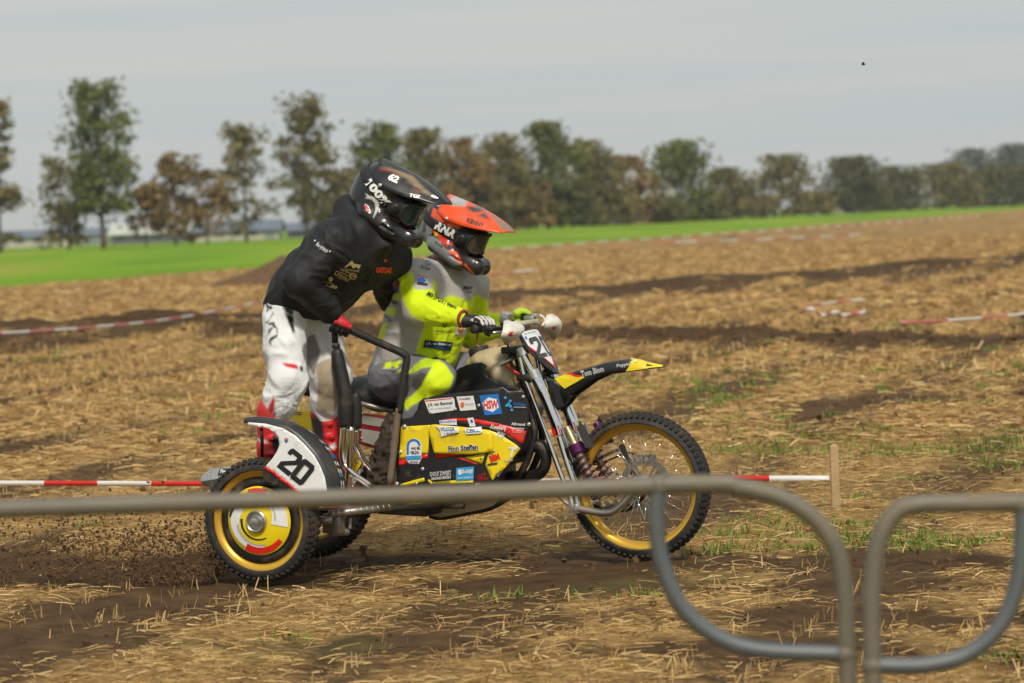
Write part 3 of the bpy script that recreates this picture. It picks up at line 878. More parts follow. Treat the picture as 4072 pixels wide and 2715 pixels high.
# trees, hedges, buildings, car beyond the field -------------------------------
bark_m = mat('bark', (0.10, 0.075, 0.055), rough=0.9, bump=0.5, bscale=6, var=0.2)
leaf_m = mat('tree_leaves', attr='Col', rough=0.7, spec=0.2, var=0)
GREEN = ((0.060, 0.080, 0.018), (0.165, 0.175, 0.040)); OLIVE = ((0.095, 0.085, 0.028), (0.215, 0.175, 0.065))
RUST = ((0.13, 0.085, 0.030), (0.28, 0.18, 0.065)); DARK = ((0.055, 0.062, 0.022), (0.125, 0.120, 0.042)); HAZE_BLUE = ((0.085, 0.105, 0.095), (0.150, 0.170, 0.150))  # last, bluish palette has distance haze mixed into the leaf colours
def tree(name, label, cat, x, ytop, ybase, Y, hw, c0, dens, pal, seed, shape='oval', leaf=0.42, group=None):
    r = np.random.default_rng(seed)
    pt = at_y(x, ytop, Y); bx = pt[0]; H = pt[2]; half = hw / (F_PX / DS) * Y
    base = np.array([bx, Y, -0.12])
    e = thing_w(name, base, label, cat, group)
    zb = H * c0
    # trunk and limbs
    mb = MB()
    tr_ = max(0.10, H * 0.016)
    lean = r.normal(0, 0.02, 2) * H
    tp = [base, base + np.array([lean[0] * .3, lean[1] * .3, H * 0.35]), base + np.array([lean[0] * .7, lean[1] * .7, H * 0.65]), base + np.array([lean[0], lean[1], H * 0.94])]
    mb.tube(tp, [tr_, tr_ * 0.75, tr_ * 0.45, tr_ * 0.12], 7, 4)
    C = []
    nl = 9 if shape != 'hedge' else 5
    for k in range(nl):
        t = 0.22 + 0.68 * (k + r.random()) / nl
        p = base + np.array([lean[0] * t, lean[1] * t, H * t]); th = r.random() * 6.283
        env = half * (1.0 - 0.55 * max(0, (t - 0.55) / 0.45)) if shape != 'poplar' else half * (0.55 + 0.45 * math.sin(math.pi * min(1, t + 0.1)))
        ln = env * r.uniform(0.5, 0.95)
        q = p + np.array([math.cos(th) * ln, math.sin(th) * ln, ln * r.uniform(0.35, 0.9)])
        mb.tube([p, (p + q) / 2 + np.array([0, 0, -0.05 * ln]), q], [tr_ * 0.35, tr_ * 0.22, tr_ * 0.06], 5, 2)
        C.append(q); C.append((p + q) / 2 + r.normal(0, 0.2 * half, 3) * 0.6)
    mb.build('trunk', bark_m, e)
    # crown: clumps of leaves spread through the volume, with gaps
    nc = int(dens * 34); cl = list(C)
    while len(cl) < nc:
        t = r.random(); z = zb + (H * 0.98 - zb) * t
        if shape == 'poplar': env = half * (0.50 + 0.5 * math.sin(math.pi * min(1.0, 0.12 + t * 0.86)) ** 0.8)
        elif shape == 'hedge': env = half * (1 - 0.25 * t)
        else: env = half * math.sqrt(max(0.03, 1 - (2 * (0.10 + 0.90 * t) - 0.9) ** 2 * 0.80))
        th = r.random() * 6.283; rad = env * math.sqrt(r.random())
        cl.append(np.array([bx + math.cos(th) * rad, Y + math.sin(th) * rad, z]))
    cl = np.array(cl); cl[:, 2] = np.clip(cl[:, 2], zb * 0.9, H)
    m_ = 46; rc = half * (0.30 if shape != 'hedge' else 0.24); n = len(cl) * m_
    P = np.repeat(cl, m_, 0) + r.normal(size=(n, 3)) * np.array([rc, rc, rc * 0.75]) * np.repeat(r.uniform(0.35, 0.9, len(cl)), m_)[:, None]
    k = (P[:, 2] > 0.1) & (P[:, 2] < H * 1.03); P = P[k]; n = len(P); cid = np.repeat(np.arange(len(cl)), m_)[k]
    a = r.normal(size=(n, 3)); a /= np.linalg.norm(a, axis=1)[:, None]; b_ = np.cross(a, r.normal(size=(n, 3))); b_ /= np.linalg.norm(b_, axis=1)[:, None]
    s = (leaf * r.uniform(0.5, 1.2, (n, 1))) * (Y / 450) ** 0.5
    V = np.stack([P - a * s, P + b_ * s * 0.6, P + a * s, P - b_ * s * 0.6], 1).reshape(-1, 3)
    Fc = np.arange(4 * n).reshape(-1, 4)
    kk = np.clip(r.random(len(cl))[cid] * 0.7 + r.random(n) * 0.3, 0, 1)[:, None]
    col = np.array(pal[0]) * (1 - kk) + np.array(pal[1]) * kk
    mesh_obj('crown', V, Fc, leaf_m, e, smooth=False, col=np.repeat(col, 4, 0))
TG = 'roadside trees beyond the field'
TREES = [
 ('tall sparse tree standing next to the tallest poplar', -15, 205, 575, 380, 40, 0.12, 1.2, OLIVE, 'oval'),
 ('tallest dense dark poplar standing alone beyond the grass', 222, 188, 570, 385, 66, 0.36, 2.6, GREEN, 'poplar'),
 ('loose lower tree growing at the foot of the tallest poplar', 150, 360, 570, 392, 58, 0.10, 0.9, OLIVE, 'oval'),
 ('sparse rust brown tree in front of the pale barn roof', 395, 352, 566, 398, 52, 0.16, 1.0, RUST, 'oval'),
 ('small thin rusty tree between the poplar and the barns', 330, 425, 566, 396, 40, 0.10, 0.6, RUST, 'oval'),
 ('thin olive tree beside the tall sparse poplar', 555, 282, 562, 410, 58, 0.14, 1.0, OLIVE, 'oval'),
 ('low rusty tree in front of the thin olive tree', 470, 395, 562, 400, 48, 0.12, 0.7, RUST, 'oval'),
 ('tall sparse poplar rising behind the hooded passenger', 692, 216, 560, 412, 52, 0.18, 1.5, OLIVE, 'poplar'),
 ('wide low tree behind the back of the hooded passenger', 765, 390, 552, 420, 66, 0.10, 0.9, OLIVE, 'oval'),
 ('dark broad tree behind the black helmet', 868, 282, 548, 430, 62, 0.12, 1.7, GREEN, 'oval'),
 ('olive tree seen between the two helmets', 965, 300, 545, 440, 60, 0.10, 1.5, OLIVE, 'oval'),
 ('rusty olive tree behind the orange helmet', 1055, 318, 540, 450, 62, 0.08, 1.5, RUST, 'oval'),
 ('round olive tree just past the orange helmet', 1150, 312, 536, 460, 62, 0.08, 1.7, OLIVE, 'oval'),
 ('highest tree of the dense part of the row', 1250, 284, 532, 470, 70, 0.08, 2.1, GREEN, 'oval'),
 ('broad tree leaning on the highest tree of the row', 1350, 326, 528, 480, 66, 0.08, 1.8, OLIVE, 'oval'),
 ('paler gap tree between two dark crowns', 1440, 362, 522, 500, 54, 0.08, 1.2, RUST, 'oval'),
 ('dark round tree above the white roofed shed', 1560, 326, 516, 530, 64, 0.08, 2.0, GREEN, 'oval'),
 ('low tree behind the parked silver car', 1665, 388, 508, 570, 58, 0.08, 1.4, OLIVE, 'oval'),
 ('pointed thin tree beside the low car tree', 1790, 358, 502, 600, 60, 0.10, 1.2, OLIVE, 'oval'),
 ('bushy dark tree at the start of the long hedge', 1955, 362, 494, 650, 62, 0.06, 1.9, DARK, 'oval'),
 ('low hedge tree beside the bushy dark tree', 2060, 384, 488, 680, 62, 0.06, 1.6, DARK, 'oval'),
 ('low hedge tree in the middle of the long hedge', 2165, 378, 482, 700, 64, 0.06, 1.7, OLIVE, 'oval'),
 ('hazy blue green tree above the long hedge', 2235, 345, 478, 860, 66, 0.1, 1.7, HAZE_BLUE, 'oval'),
 ('hazy blue green tree at the end of the hedge', 2325, 334, 474, 880, 62, 0.1, 1.9, HAZE_BLUE, 'oval'),
 ('low hedge tree at the far end of the field', 2285, 384, 474, 720, 70, 0.05, 1.8, DARK, 'oval'),
 ('low end tree where the hedge leaves the field', 2385, 380, 470, 740, 66, 0.05, 1.8, DARK, 'oval'),
]
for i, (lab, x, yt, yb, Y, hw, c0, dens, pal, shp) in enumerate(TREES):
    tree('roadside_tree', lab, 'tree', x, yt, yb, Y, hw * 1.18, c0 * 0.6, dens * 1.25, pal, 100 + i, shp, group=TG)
SHR = [(800, 455, 425, 60, OLIVE, 'behind the black hood'), (905, 440, 430, 62, DARK, 'under the broad dark tree'), (1010, 430, 440, 62, RUST, 'beside the rusty olive tree'),
       (1110, 425, 452, 62, OLIVE, 'behind the orange helmet peak'), (1210, 420, 462, 64, RUST, 'under the highest tree'), (1310, 425, 470, 62, DARK, 'under the broad leaning tree'),
       (1410, 440, 486, 58, OLIVE, 'in front of the pale gap tree'), (1520, 462, 505, 56, DARK, 'in front of the white roofed shed'), (1620, 462, 545, 50, DARK, 'beside the white roofed shed'),
       (1725, 452, 590, 52, OLIVE, 'behind the silver car'), (1860, 440, 630, 58, OLIVE, 'beside the pale low shed'), (1990, 436, 660, 62, DARK, 'under the bushy dark tree')]
for i, (x, yt, Y, hw, pal, w_) in enumerate(SHR):
    tree('hedge_shrub', 'dense shrub of the roadside hedge ' + w_, 'shrub', x, yt, 520, Y, hw, 0.02, 1.3, pal, 300 + i, 'hedge', group='shrubs of the roadside hedge')

wall_c = mat('wall_cream', (0.45, 0.42, 0.36), rough=0.8, var=0.1); wall_d = mat('wall_dark', (0.10, 0.11, 0.13), rough=0.8, var=0.1)
roof_p = mat('roof_pale', (0.50, 0.52, 0.46), rough=0.6, var=0.1); roof_b = mat('roof_slate', (0.13, 0.16, 0.21), rough=0.6, var=0.1)
roof_w = mat('roof_white', (0.66, 0.66, 0.62), rough=0.6, var=0.05); glass_m = mat('window_glass', (0.03, 0.04, 0.05), rough=0.1, var=0)
door_m = mat('door_grey', (0.22, 0.24, 0.26), rough=0.6, var=0.05)
def shed(name, label, x0, x1, yr, ye, yb, Y, wm, rm, depth=10.0, nwin=3, ndoor=1):
    a = at_y(x0, yb, Y); b_ = at_y(x1, yb, Y); zr = at_y((x0 + x1) / 2, yr, Y)[2]; ze = at_y((x0 + x1) / 2, ye, Y)[2]
    X0, X1 = a[0], b_[0]; base = np.array([(X0 + X1) / 2, Y, -0.12])
    e = thing_w(name, base, label, 'building')
    mb = MB(); mb.box(((X0 + X1) / 2, Y + depth / 2, (ze - 0.12) / 2), ((X1 - X0) / 2, depth / 2, (ze + 0.12) / 2))
    mb.add([(X0, Y, ze), (X0, Y + depth, ze), (X0, Y + depth / 2, zr - 0.05), (X1, Y, ze), (X1, Y + depth, ze), (X1, Y + depth / 2, zr - 0.05)], [(0, 2, 1), (3, 4, 5)])
    mb.build('wall', wm, e, smooth=False)
    o = 0.5; mb = MB()
    V = []
    for X in (X0 - o, X1 + o):
        V += [(X, Y - o, ze - 0.15), (X, Y + depth / 2, zr), (X, Y + depth + o, ze - 0.15), (X, Y - o, ze - 0.35), (X, Y + depth / 2, zr - 0.2), (X, Y + depth + o, ze - 0.35)]
    mb.add(V, [(0, 6, 7, 1), (1, 7, 8, 2), (3, 4, 10, 9), (4, 5, 11, 10), (0, 3, 9, 6), (2, 8, 11, 5), (0, 1, 4, 3), (1, 2, 5, 4), (6, 9, 10, 7), (7, 10, 11, 8)])
    mb.build('roof', rm, e, smooth=False)
    w = (X1 - X0); hgt = max(ze, 1.0)
    for k in range(nwin):
        cx = X0 + w * (k + 0.5) / (nwin + ndoor)
        MB().box((cx, Y - 0.03, hgt * 0.58), (min(0.7, w * 0.05), 0.04, hgt * 0.18)).build('window', glass_m, e, smooth=False)
    for k in range(ndoor):
        cx = X0 + w * (nwin + k + 0.5) / (nwin + ndoor)
        MB().box((cx, Y - 0.03, hgt * 0.40), (min(1.6, w * 0.06), 0.05, hgt * 0.40)).build('door', door_m, e, smooth=False)
shed('long_shed', 'long low slate roofed shed behind the tallest poplar', -60, 235, 527, 540, 556, 520, wall_c, roof_b, nwin=6)
shed('pale_barn', 'low barn with wide pale roof and dark wall', 255, 470, 511, 532, 553, 500, wall_d, roof_p, nwin=4)
shed('slate_barn', 'cream walled barn with slate roof beside the pale roofed barn', 445, 640, 506, 527, 552, 480, wall_c, roof_b, nwin=4)
shed('grey_shed', 'grey slate shed half hidden behind the hooded passenger', 660, 830, 508, 524, 545, 500, wall_d, roof_b, nwin=3)
shed('white_shed', 'shed with white roof showing between the dark trees', 1405, 1555, 437, 449, 500, 560, wall_d, roof_w, nwin=3)
shed('low_shed', 'low pale walled shed beside the long hedge', 1862, 1985, 456, 462, 482, 720, wall_c, roof_p, nwin=3)
def far_car():
    Y = 610.0; c = at_y(1762, 480, Y); base = np.array([c[0], Y, -0.12])
    e = thing_w('parked_car', base, 'silver blue car on the road in front of the hedge', 'car')
    bm_ = mat('car_paint', (0.36, 0.46, 0.52), rough=0.25, metal=0.4, var=0); ty = mat('car_tyre', (0.02, 0.02, 0.02), rough=0.9, var=0); lm = mat('car_lamp', (0.8, 0.78, 0.65), rough=0.2, var=0)
    def prism(prof, hw):
        n = len(prof); V = [(base[0] + x, Y - hw, base[2] + z) for x, z in prof] + [(base[0] + x, Y + hw, base[2] + z) for x, z in prof]
        return MB().add(V, [tuple(range(n))[::-1], tuple(range(n, 2 * n))] + [(i, (i + 1) % n, n + (i + 1) % n, n + i) for i in range(n)])
    prism([(-2.15, .3), (2.15, .3), (2.2, .62), (2.0, .82), (1.05, .95), (0.5, 1.42), (-1.1, 1.46), (-1.9, 1.0), (-2.15, .9)], 0.86).build('body', bm_, e, smooth=False)
    prism([(0.95, .97), (0.47, 1.36), (-1.05, 1.39), (-1.6, 1.0)], 0.868).build('window', glass_m, e, smooth=False)
    for x in (-1.35, 1.35):
        for s in (-1, 1):
            MB().lathe([(0, -.1), (.32, -.1), (.32, .1), (0, .1)], (base[0] + x, Y + s * .8, base[2] + .32), (0, 1, 0), 14, closed=False).build('wheel', ty, e)
    for s in (-1, 1):
        MB().box((base[0] + 2.14, Y + s * .6, base[2] + .68), (.06, .16, .08)).build('headlight', lm, e, smooth=False)
far_car()

def insect():                              # sharp dark speck hovering at about the machine's distance
    c = at_y(1983, 148, 15.4); M = mat('insect_shell', (0.020, 0.018, 0.016), rough=0.6, var=0.1); s_ = 0.125
    e = thing_w('flying_insect', c, 'small dark insect flying in the pale sky', 'insect')
    q = lambda *p: c + s_ * np.array(p)
    MB().tube([q(-0.075, 0, -0.02), q(-0.04, 0, -0.01), q(0.02, 0, 0.005), q(0.06, 0, 0.015), q(0.085, 0, 0.012)], [s_ * r for r in (0.006, 0.026, 0.034, 0.024, 0.004)], 8, 4).build('body', M, e)
    for s in (-1, 1):
        MB().add([q(0.03, 0, 0.02), q(0.03, s * 0.06, 0.09), q(-0.05, s * 0.10, 0.08), q(-0.05, s * 0.05, 0.04), q(-0.03, 0, 0.015)], [(0, 1, 3, 4), (1, 2, 3)]).build('wing', M, e, solid=0.0004)
insect()

def haze():
    M = bpy.data.materials.new('haze'); M.use_nodes = True; t = M.node_tree; t.nodes.clear()
    o = t.nodes.new('ShaderNodeOutputMaterial'); v = t.nodes.new('ShaderNodeVolumePrincipled')
    v.inputs['Color'].default_value = (0.97, 0.975, 0.975, 1); v.inputs['Density'].default_value = 0.00013; v.inputs['Anisotropy'].default_value = 0.0
    t.links.new(v.outputs['Volume'], o.inputs['Volume'])
    S = 5200.0; z0, z1 = -1.2, 30.0
    V = [(x, y, z) for z in (z0, z1) for y in (-S, S) for x in (-S, S)]
    ob = mesh_obj('haze', V, [(0, 2, 3, 1), (4, 5, 7, 6), (0, 1, 5, 4), (2, 6, 7, 3), (0, 4, 6, 2), (1, 3, 7, 5)], M, smooth=False)
    tag(ob, 'thin pale haze over the flat fields', 'haze', kind='stuff')
haze()
# ================================================================== THE SIDECAR OUTFIT
chrome = mat('chrome', (0.78, 0.77, 0.75), rough=0.10, metal=1.0, dirt=0.12, var=0.0)
alu = mat('aluminium', (0.55, 0.54, 0.52), rough=0.32, metal=0.9, dirt=0.25, var=0.05)
worn = mat('worn_steel', (0.36, 0.33, 0.30), rough=0.38, metal=0.85, dirt=0.45, var=0.1)
rust = mat('muddy_tube', (0.17, 0.135, 0.10), rough=0.75, metal=0.2, dirt=0.6, var=0.15)
blackp = mat('black_plastic', (0.016, 0.016, 0.018), rough=0.38, dirt=0.16, var=0.15, dscale=14)
blackm = mat('black_metal', (0.018, 0.017, 0.017), rough=0.45, metal=0.2, dirt=0.35, var=0.1)
blackr = mat('black_rubber', (0.018, 0.018, 0.018), rough=0.62, dirt=0.15, var=0.15)
foam_m = mat('black_foam', (0.013, 0.012, 0.013), rough=0.55, dirt=0.22, var=0.1, bump=0.15, bscale=40)
tyre_m = mat('tyre_rubber', (0.022, 0.021, 0.020), rough=0.75, dirt=0.42, var=0.15, dirtcol=(0.13, 0.088, 0.055), bump=0.3, bscale=120)
tread_m = mat('muddy_tread', (0.026, 0.023, 0.020), rough=0.92, dirt=0.45, var=0.15, dirtcol=(0.075, 0.052, 0.034), bump=0.5, bscale=90)
gold_m = mat('gold_rim', (0.80, 0.46, 0.055), rough=0.30, metal=0.55, dirt=0.12, var=0.05)
yellow_m = mat('yellow_plastic', (0.82, 0.62, 0.010), rough=0.34, dirt=0.2, var=0.04)
red_m = mat('red_vinyl', (0.68, 0.018, 0.014), rough=0.35, dirt=0.1, var=0.04)
white_m = mat('white_plastic', (0.80, 0.80, 0.81), rough=0.32, dirt=0.16, var=0.03)
whitev = mat('white_vinyl', (0.76, 0.76, 0.76), rough=0.4, var=0.04)
greyv = mat('grey_print', (0.45, 0.45, 0.46), rough=0.5, var=0.05)
darkv = mat('black_vinyl', (0.014, 0.014, 0.016), rough=0.42, var=0.05)
charv = mat('charcoal_vinyl', (0.05, 0.05, 0.052), rough=0.45, dirt=0.1, var=0.05)
bluev = mat('blue_vinyl', (0.015, 0.16, 0.55), rough=0.4, var=0.04); skyv = mat('light_blue_vinyl', (0.03, 0.34, 0.68), rough=0.4, var=0.04)
purple_m = mat('purple_anodised', (0.10, 0.018, 0.10), rough=0.35, metal=0.6, dirt=0.35, var=0.1)
brass_m = mat('shock_body', (0.33, 0.28, 0.16), rough=0.4, metal=0.7, dirt=0.35, var=0.1)
cream_m = mat('fuel_tank_plastic', (0.48, 0.38, 0.23), rough=0.45, dirt=0.25, var=0.12, dirtcol=(0.22, 0.15, 0.08))
skid_m = mat('skid_plate', (0.45, 0.38, 0.27), rough=0.6, dirt=0.55, var=0.1)
mud_m = mat('caked_mud', (0.042, 0.029, 0.020), rough=0.9, dirt=0.5, var=0.3, bump=0.7, bscale=50, dirtcol=(0.10, 0.068, 0.042))
orange_v = mat('orange_vinyl', (0.85, 0.14, 0.02), rough=0.4, var=0.04)

bike = thing_b('sidecar_motorcycle', (-0.9, -0.4, 0.0), 'yellow and black motocross sidecar outfit racing across the stubble field', 'motorcycle')
def YA(s=1): return np.array([0, s, 0.0])

# ---- wheels --------------------------------------------------------------
def knobs(mb, c, R, hw, n, rows, slot=1):
    for i in range(n):
        for (y, tilt, du, dy) in rows:
            g = 2 * math.pi * (i + (0.5 if abs(y) < 1e-6 else 0.0)) / n
            rad = np.array([math.cos(g), 0, math.sin(g)]); tan = np.array([-math.sin(g), 0, math.cos(g)]); ax = np.array([0, 1.0, 0])
            nr = rad * math.cos(tilt) + ax * math.sin(tilt); nx = np.cross(nr, tan)
            mb.box(np.asarray(c) + rad * (R - 0.0065 - abs(y) * 0.30) + ax * y, (du, dy, 0.0055), [tan, nx, nr], slot, 0.8)
def wheel(name, c, R, Rr, hw, nk, rim_in, label=None, spokes=36, cover=False, sp_v=0.05):
    c = np.asarray(c, float)
    mb = MB()                               # hub carries the wheel
    mb.lathe([(0.0, -0.075), (0.016, -0.075), (0.018, -0.05), (0.045, -0.045), (0.045, -0.036), (0.026, -0.03), (0.026, 0.03), (0.045, 0.036), (0.045, 0.045), (0.018, 0.05), (0.016, 0.075), (0, 0.075)], c, YA(), 32, closed=False)
    hub = mb.build(name, alu, bike, angle=40)
    t = MB(); prof = []
    for k in range(17):
        a = -2.25 + 4.5 * k / 16
        prof.append((R - 0.007 - hw * 0.86 + hw * 0.86 * math.cos(a) if abs(a) < 1.57 else Rr + 0.004 + (R - 0.007 - hw * 0.86 - Rr - 0.004) * max(0.0, (2.25 - abs(a)) / 0.68), hw * math.sin(max(-1.57, min(1.57, a))) * (1 if abs(a) < 1.57 else 1 - 0.3 * (abs(a) - 1.57) / 0.68)))
    t.lathe(prof, c, YA(), 72, 0)
    knobs(t, c, R, hw, nk, [(0.0, 0, 0.009, 0.012), (hw * 0.52, 0.45, 0.009, 0.010), (-hw * 0.52, -0.45, 0.009, 0.010), (hw * 0.86, 0.95, 0.008, 0.006), (-hw * 0.86, -0.95, 0.008, 0.006)])
    tyre = t.build('tyre', [tyre_m, tread_m], hub, angle=35)
    r = MB(); d = min(hw * 0.62, 0.032)
    r.lathe([(Rr + 0.006, -d), (Rr + 0.006, -d + 0.006), (Rr - 0.006, -d + 0.008), (rim_in + 0.004, -d * 0.30), (rim_in, 0), (rim_in + 0.004, d * 0.30), (Rr - 0.006, d - 0.008), (Rr + 0.006, d - 0.006), (Rr + 0.006, d),
             (Rr - 0.010, d + 0.001), (rim_in - 0.006, d * 0.42), (rim_in - 0.008, 0), (rim_in - 0.006, -d * 0.42), (Rr - 0.010, -d - 0.001)], c, YA(), 72)
    r.build('rim', gold_m, hub, angle=50)
    if spokes:
        me = None
        for i in range(spokes):
            s = 1 if i % 2 else -1; g = 2 * math.pi * i / spokes; k = 0.38 * (1 if (i // 2) % 2 else -1)
            p0 = c + np.array([math.cos(g + k) * 0.043, s * 0.040, math.sin(g + k) * 0.043]); p1 = c + np.array([math.cos(g) * (rim_in - 0.004), s * 0.004, math.sin(g) * (rim_in - 0.004)])
            MB().tube([p0, p1], 0.0016, 5).build('spoke', chrome, hub)
    return hub, tyre
fw_c = B(*c5(966, 1102), 0.0); fw_c[2] = 0.345
front, _ = wheel('front_wheel', fw_c, 0.352, 0.296, 0.058, 70, 0.272)
rw_c = np.array([-1.715, 0, 0.325]); rear, _ = wheel('rear_wheel', rw_c, 0.33, 0.235, 0.066, 60, 0.215, spokes=24)
sw_c = np.array([-1.492, -0.995, 0.285]); side, _ = wheel('sidecar_wheel', sw_c, 0.291, 0.228, 0.058, 56, 0.204, spokes=0)
for o, l in ((front, 'large front wheel with gold rim'), (rear, 'black rear wheel hidden behind the sidecar'), (side, 'small sidecar wheel with gold rim and yellow disc')): o['label'] = l
# sidecar wheel disc cover with printed swooshes
sv = -sw_c[1]
cov = MB(); cov.lathe([(0.0, -0.052), (0.05, -0.052), (0.10, -0.046), (0.155, -0.036), (0.160, -0.030), (0.155, -0.026), (0.0, -0.026)], sw_c, YA(), 56, closed=False)
cover = cov.build('wheel_cover', yellow_m, side, angle=60)
def ring_pts(r0, r1, a0, a1, n=22, r0b=None, r1b=None):
    P = []
    for k in range(n + 1):
        a = a0 + (a1 - a0) * k / n; f = k / n; r = r1 + ((r1b or r1) - r1) * f; P.append((r * math.cos(a), r * math.sin(a)))
    for k in range(n, -1, -1):
        a = a0 + (a1 - a0) * k / n; f = k / n; r = r0 + ((r0b or r0) - r0) * f; P.append((r * math.cos(a), r * math.sin(a)))
    return P
cp = MB(); cm = [whitev, darkv, red_m, greyv]
for k, (a0, a1, r0, r1, sl, r0b, r1b) in enumerate(((2.5, 4.9, 0.085, 0.145, 0, 0.12, 0.135), (3.0, 5.2, 0.075, 0.088, 1, 0.085, 0.09), (3.3, 5.0, 0.100, 0.112, 3, 0.11, 0.115), (4.2, 5.6, 0.118, 0.152, 2, 0.13, 0.152), (-0.2, 1.3, 0.07, 0.15, 0, 0.10, 0.15), (0.0, 1.2, 0.085, 0.095, 3, 0.105, 0.112), (1.2, 1.9, 0.12, 0.152, 2, 0.14, 0.152), (2.2, 3.0, 0.12, 0.150, 1, 0.14, 0.15))):
    P, Fc = tess(ring_pts(r0, r1, a0, a1, 16, r0b, r1b), 0.012)
    yy = -0.053 + 0.00012 * ((np.hypot(P[:, 0], P[:, 1]) / 0.01) ** 1.8) * 0.75 - 0.0006 * (k + 1)
    rr_ = np.hypot(P[:, 0], P[:, 1]); yy = np.interp(rr_, [0, 0.05, 0.10, 0.155], [-0.052, -0.052, -0.046, -0.036]) - 0.0012 - 0.0005 * k
    cp.add(np.stack([sw_c[0] + P[:, 0], sw_c[1] + yy, sw_c[2] + P[:, 1]], 1), Fc, sl)
cp.build('cover_graphics', cm, side, smooth=False)
hb = MB()
hb.lathe([(0.052, -0.052), (0.052, -0.066), (0.046, -0.072), (0.038, -0.066), (0.036, -0.058), (0.024, -0.058), (0.023, -0.078), (0.018, -0.086), (0.008, -0.088), (0.0, -0.088)], sw_c, YA(), 36, closed=False)
hb.build('hub_cap', alu, side, angle=40)
MB().lathe([(0.150, -0.02), (0.2, -0.02), (0.2, -0.012), (0.15, -0.012)], sw_c, YA(), 48).build('inner_disc', blackm, side)
# front brake on the far side
fd = fw_c + YA(0.075)
mb = MB(); mb.lathe([(0.094, -0.002), (0.126, -0.002), (0.126, 0.002), (0.094, 0.002)], fd, YA(), 56)
for k in range(6):
    a = k * math.pi / 3; mb.box(fd + np.array([math.cos(a) * 0.072, 0, math.sin(a) * 0.072]), (0.03, 0.002, 0.007), [(math.cos(a), 0, math.sin(a)), (0, 1, 0), (-math.sin(a), 0, math.cos(a))])
mb.build('brake_disc', worn, front, angle=40)
# chain sprocket area / rear brake
MB().lathe([(0.06, -0.003), (0.105, -0.003), (0.105, 0.003), (0.06, 0.003)], rw_c + YA(-0.085), YA(), 40).build('rear_brake_disc', worn, rear)

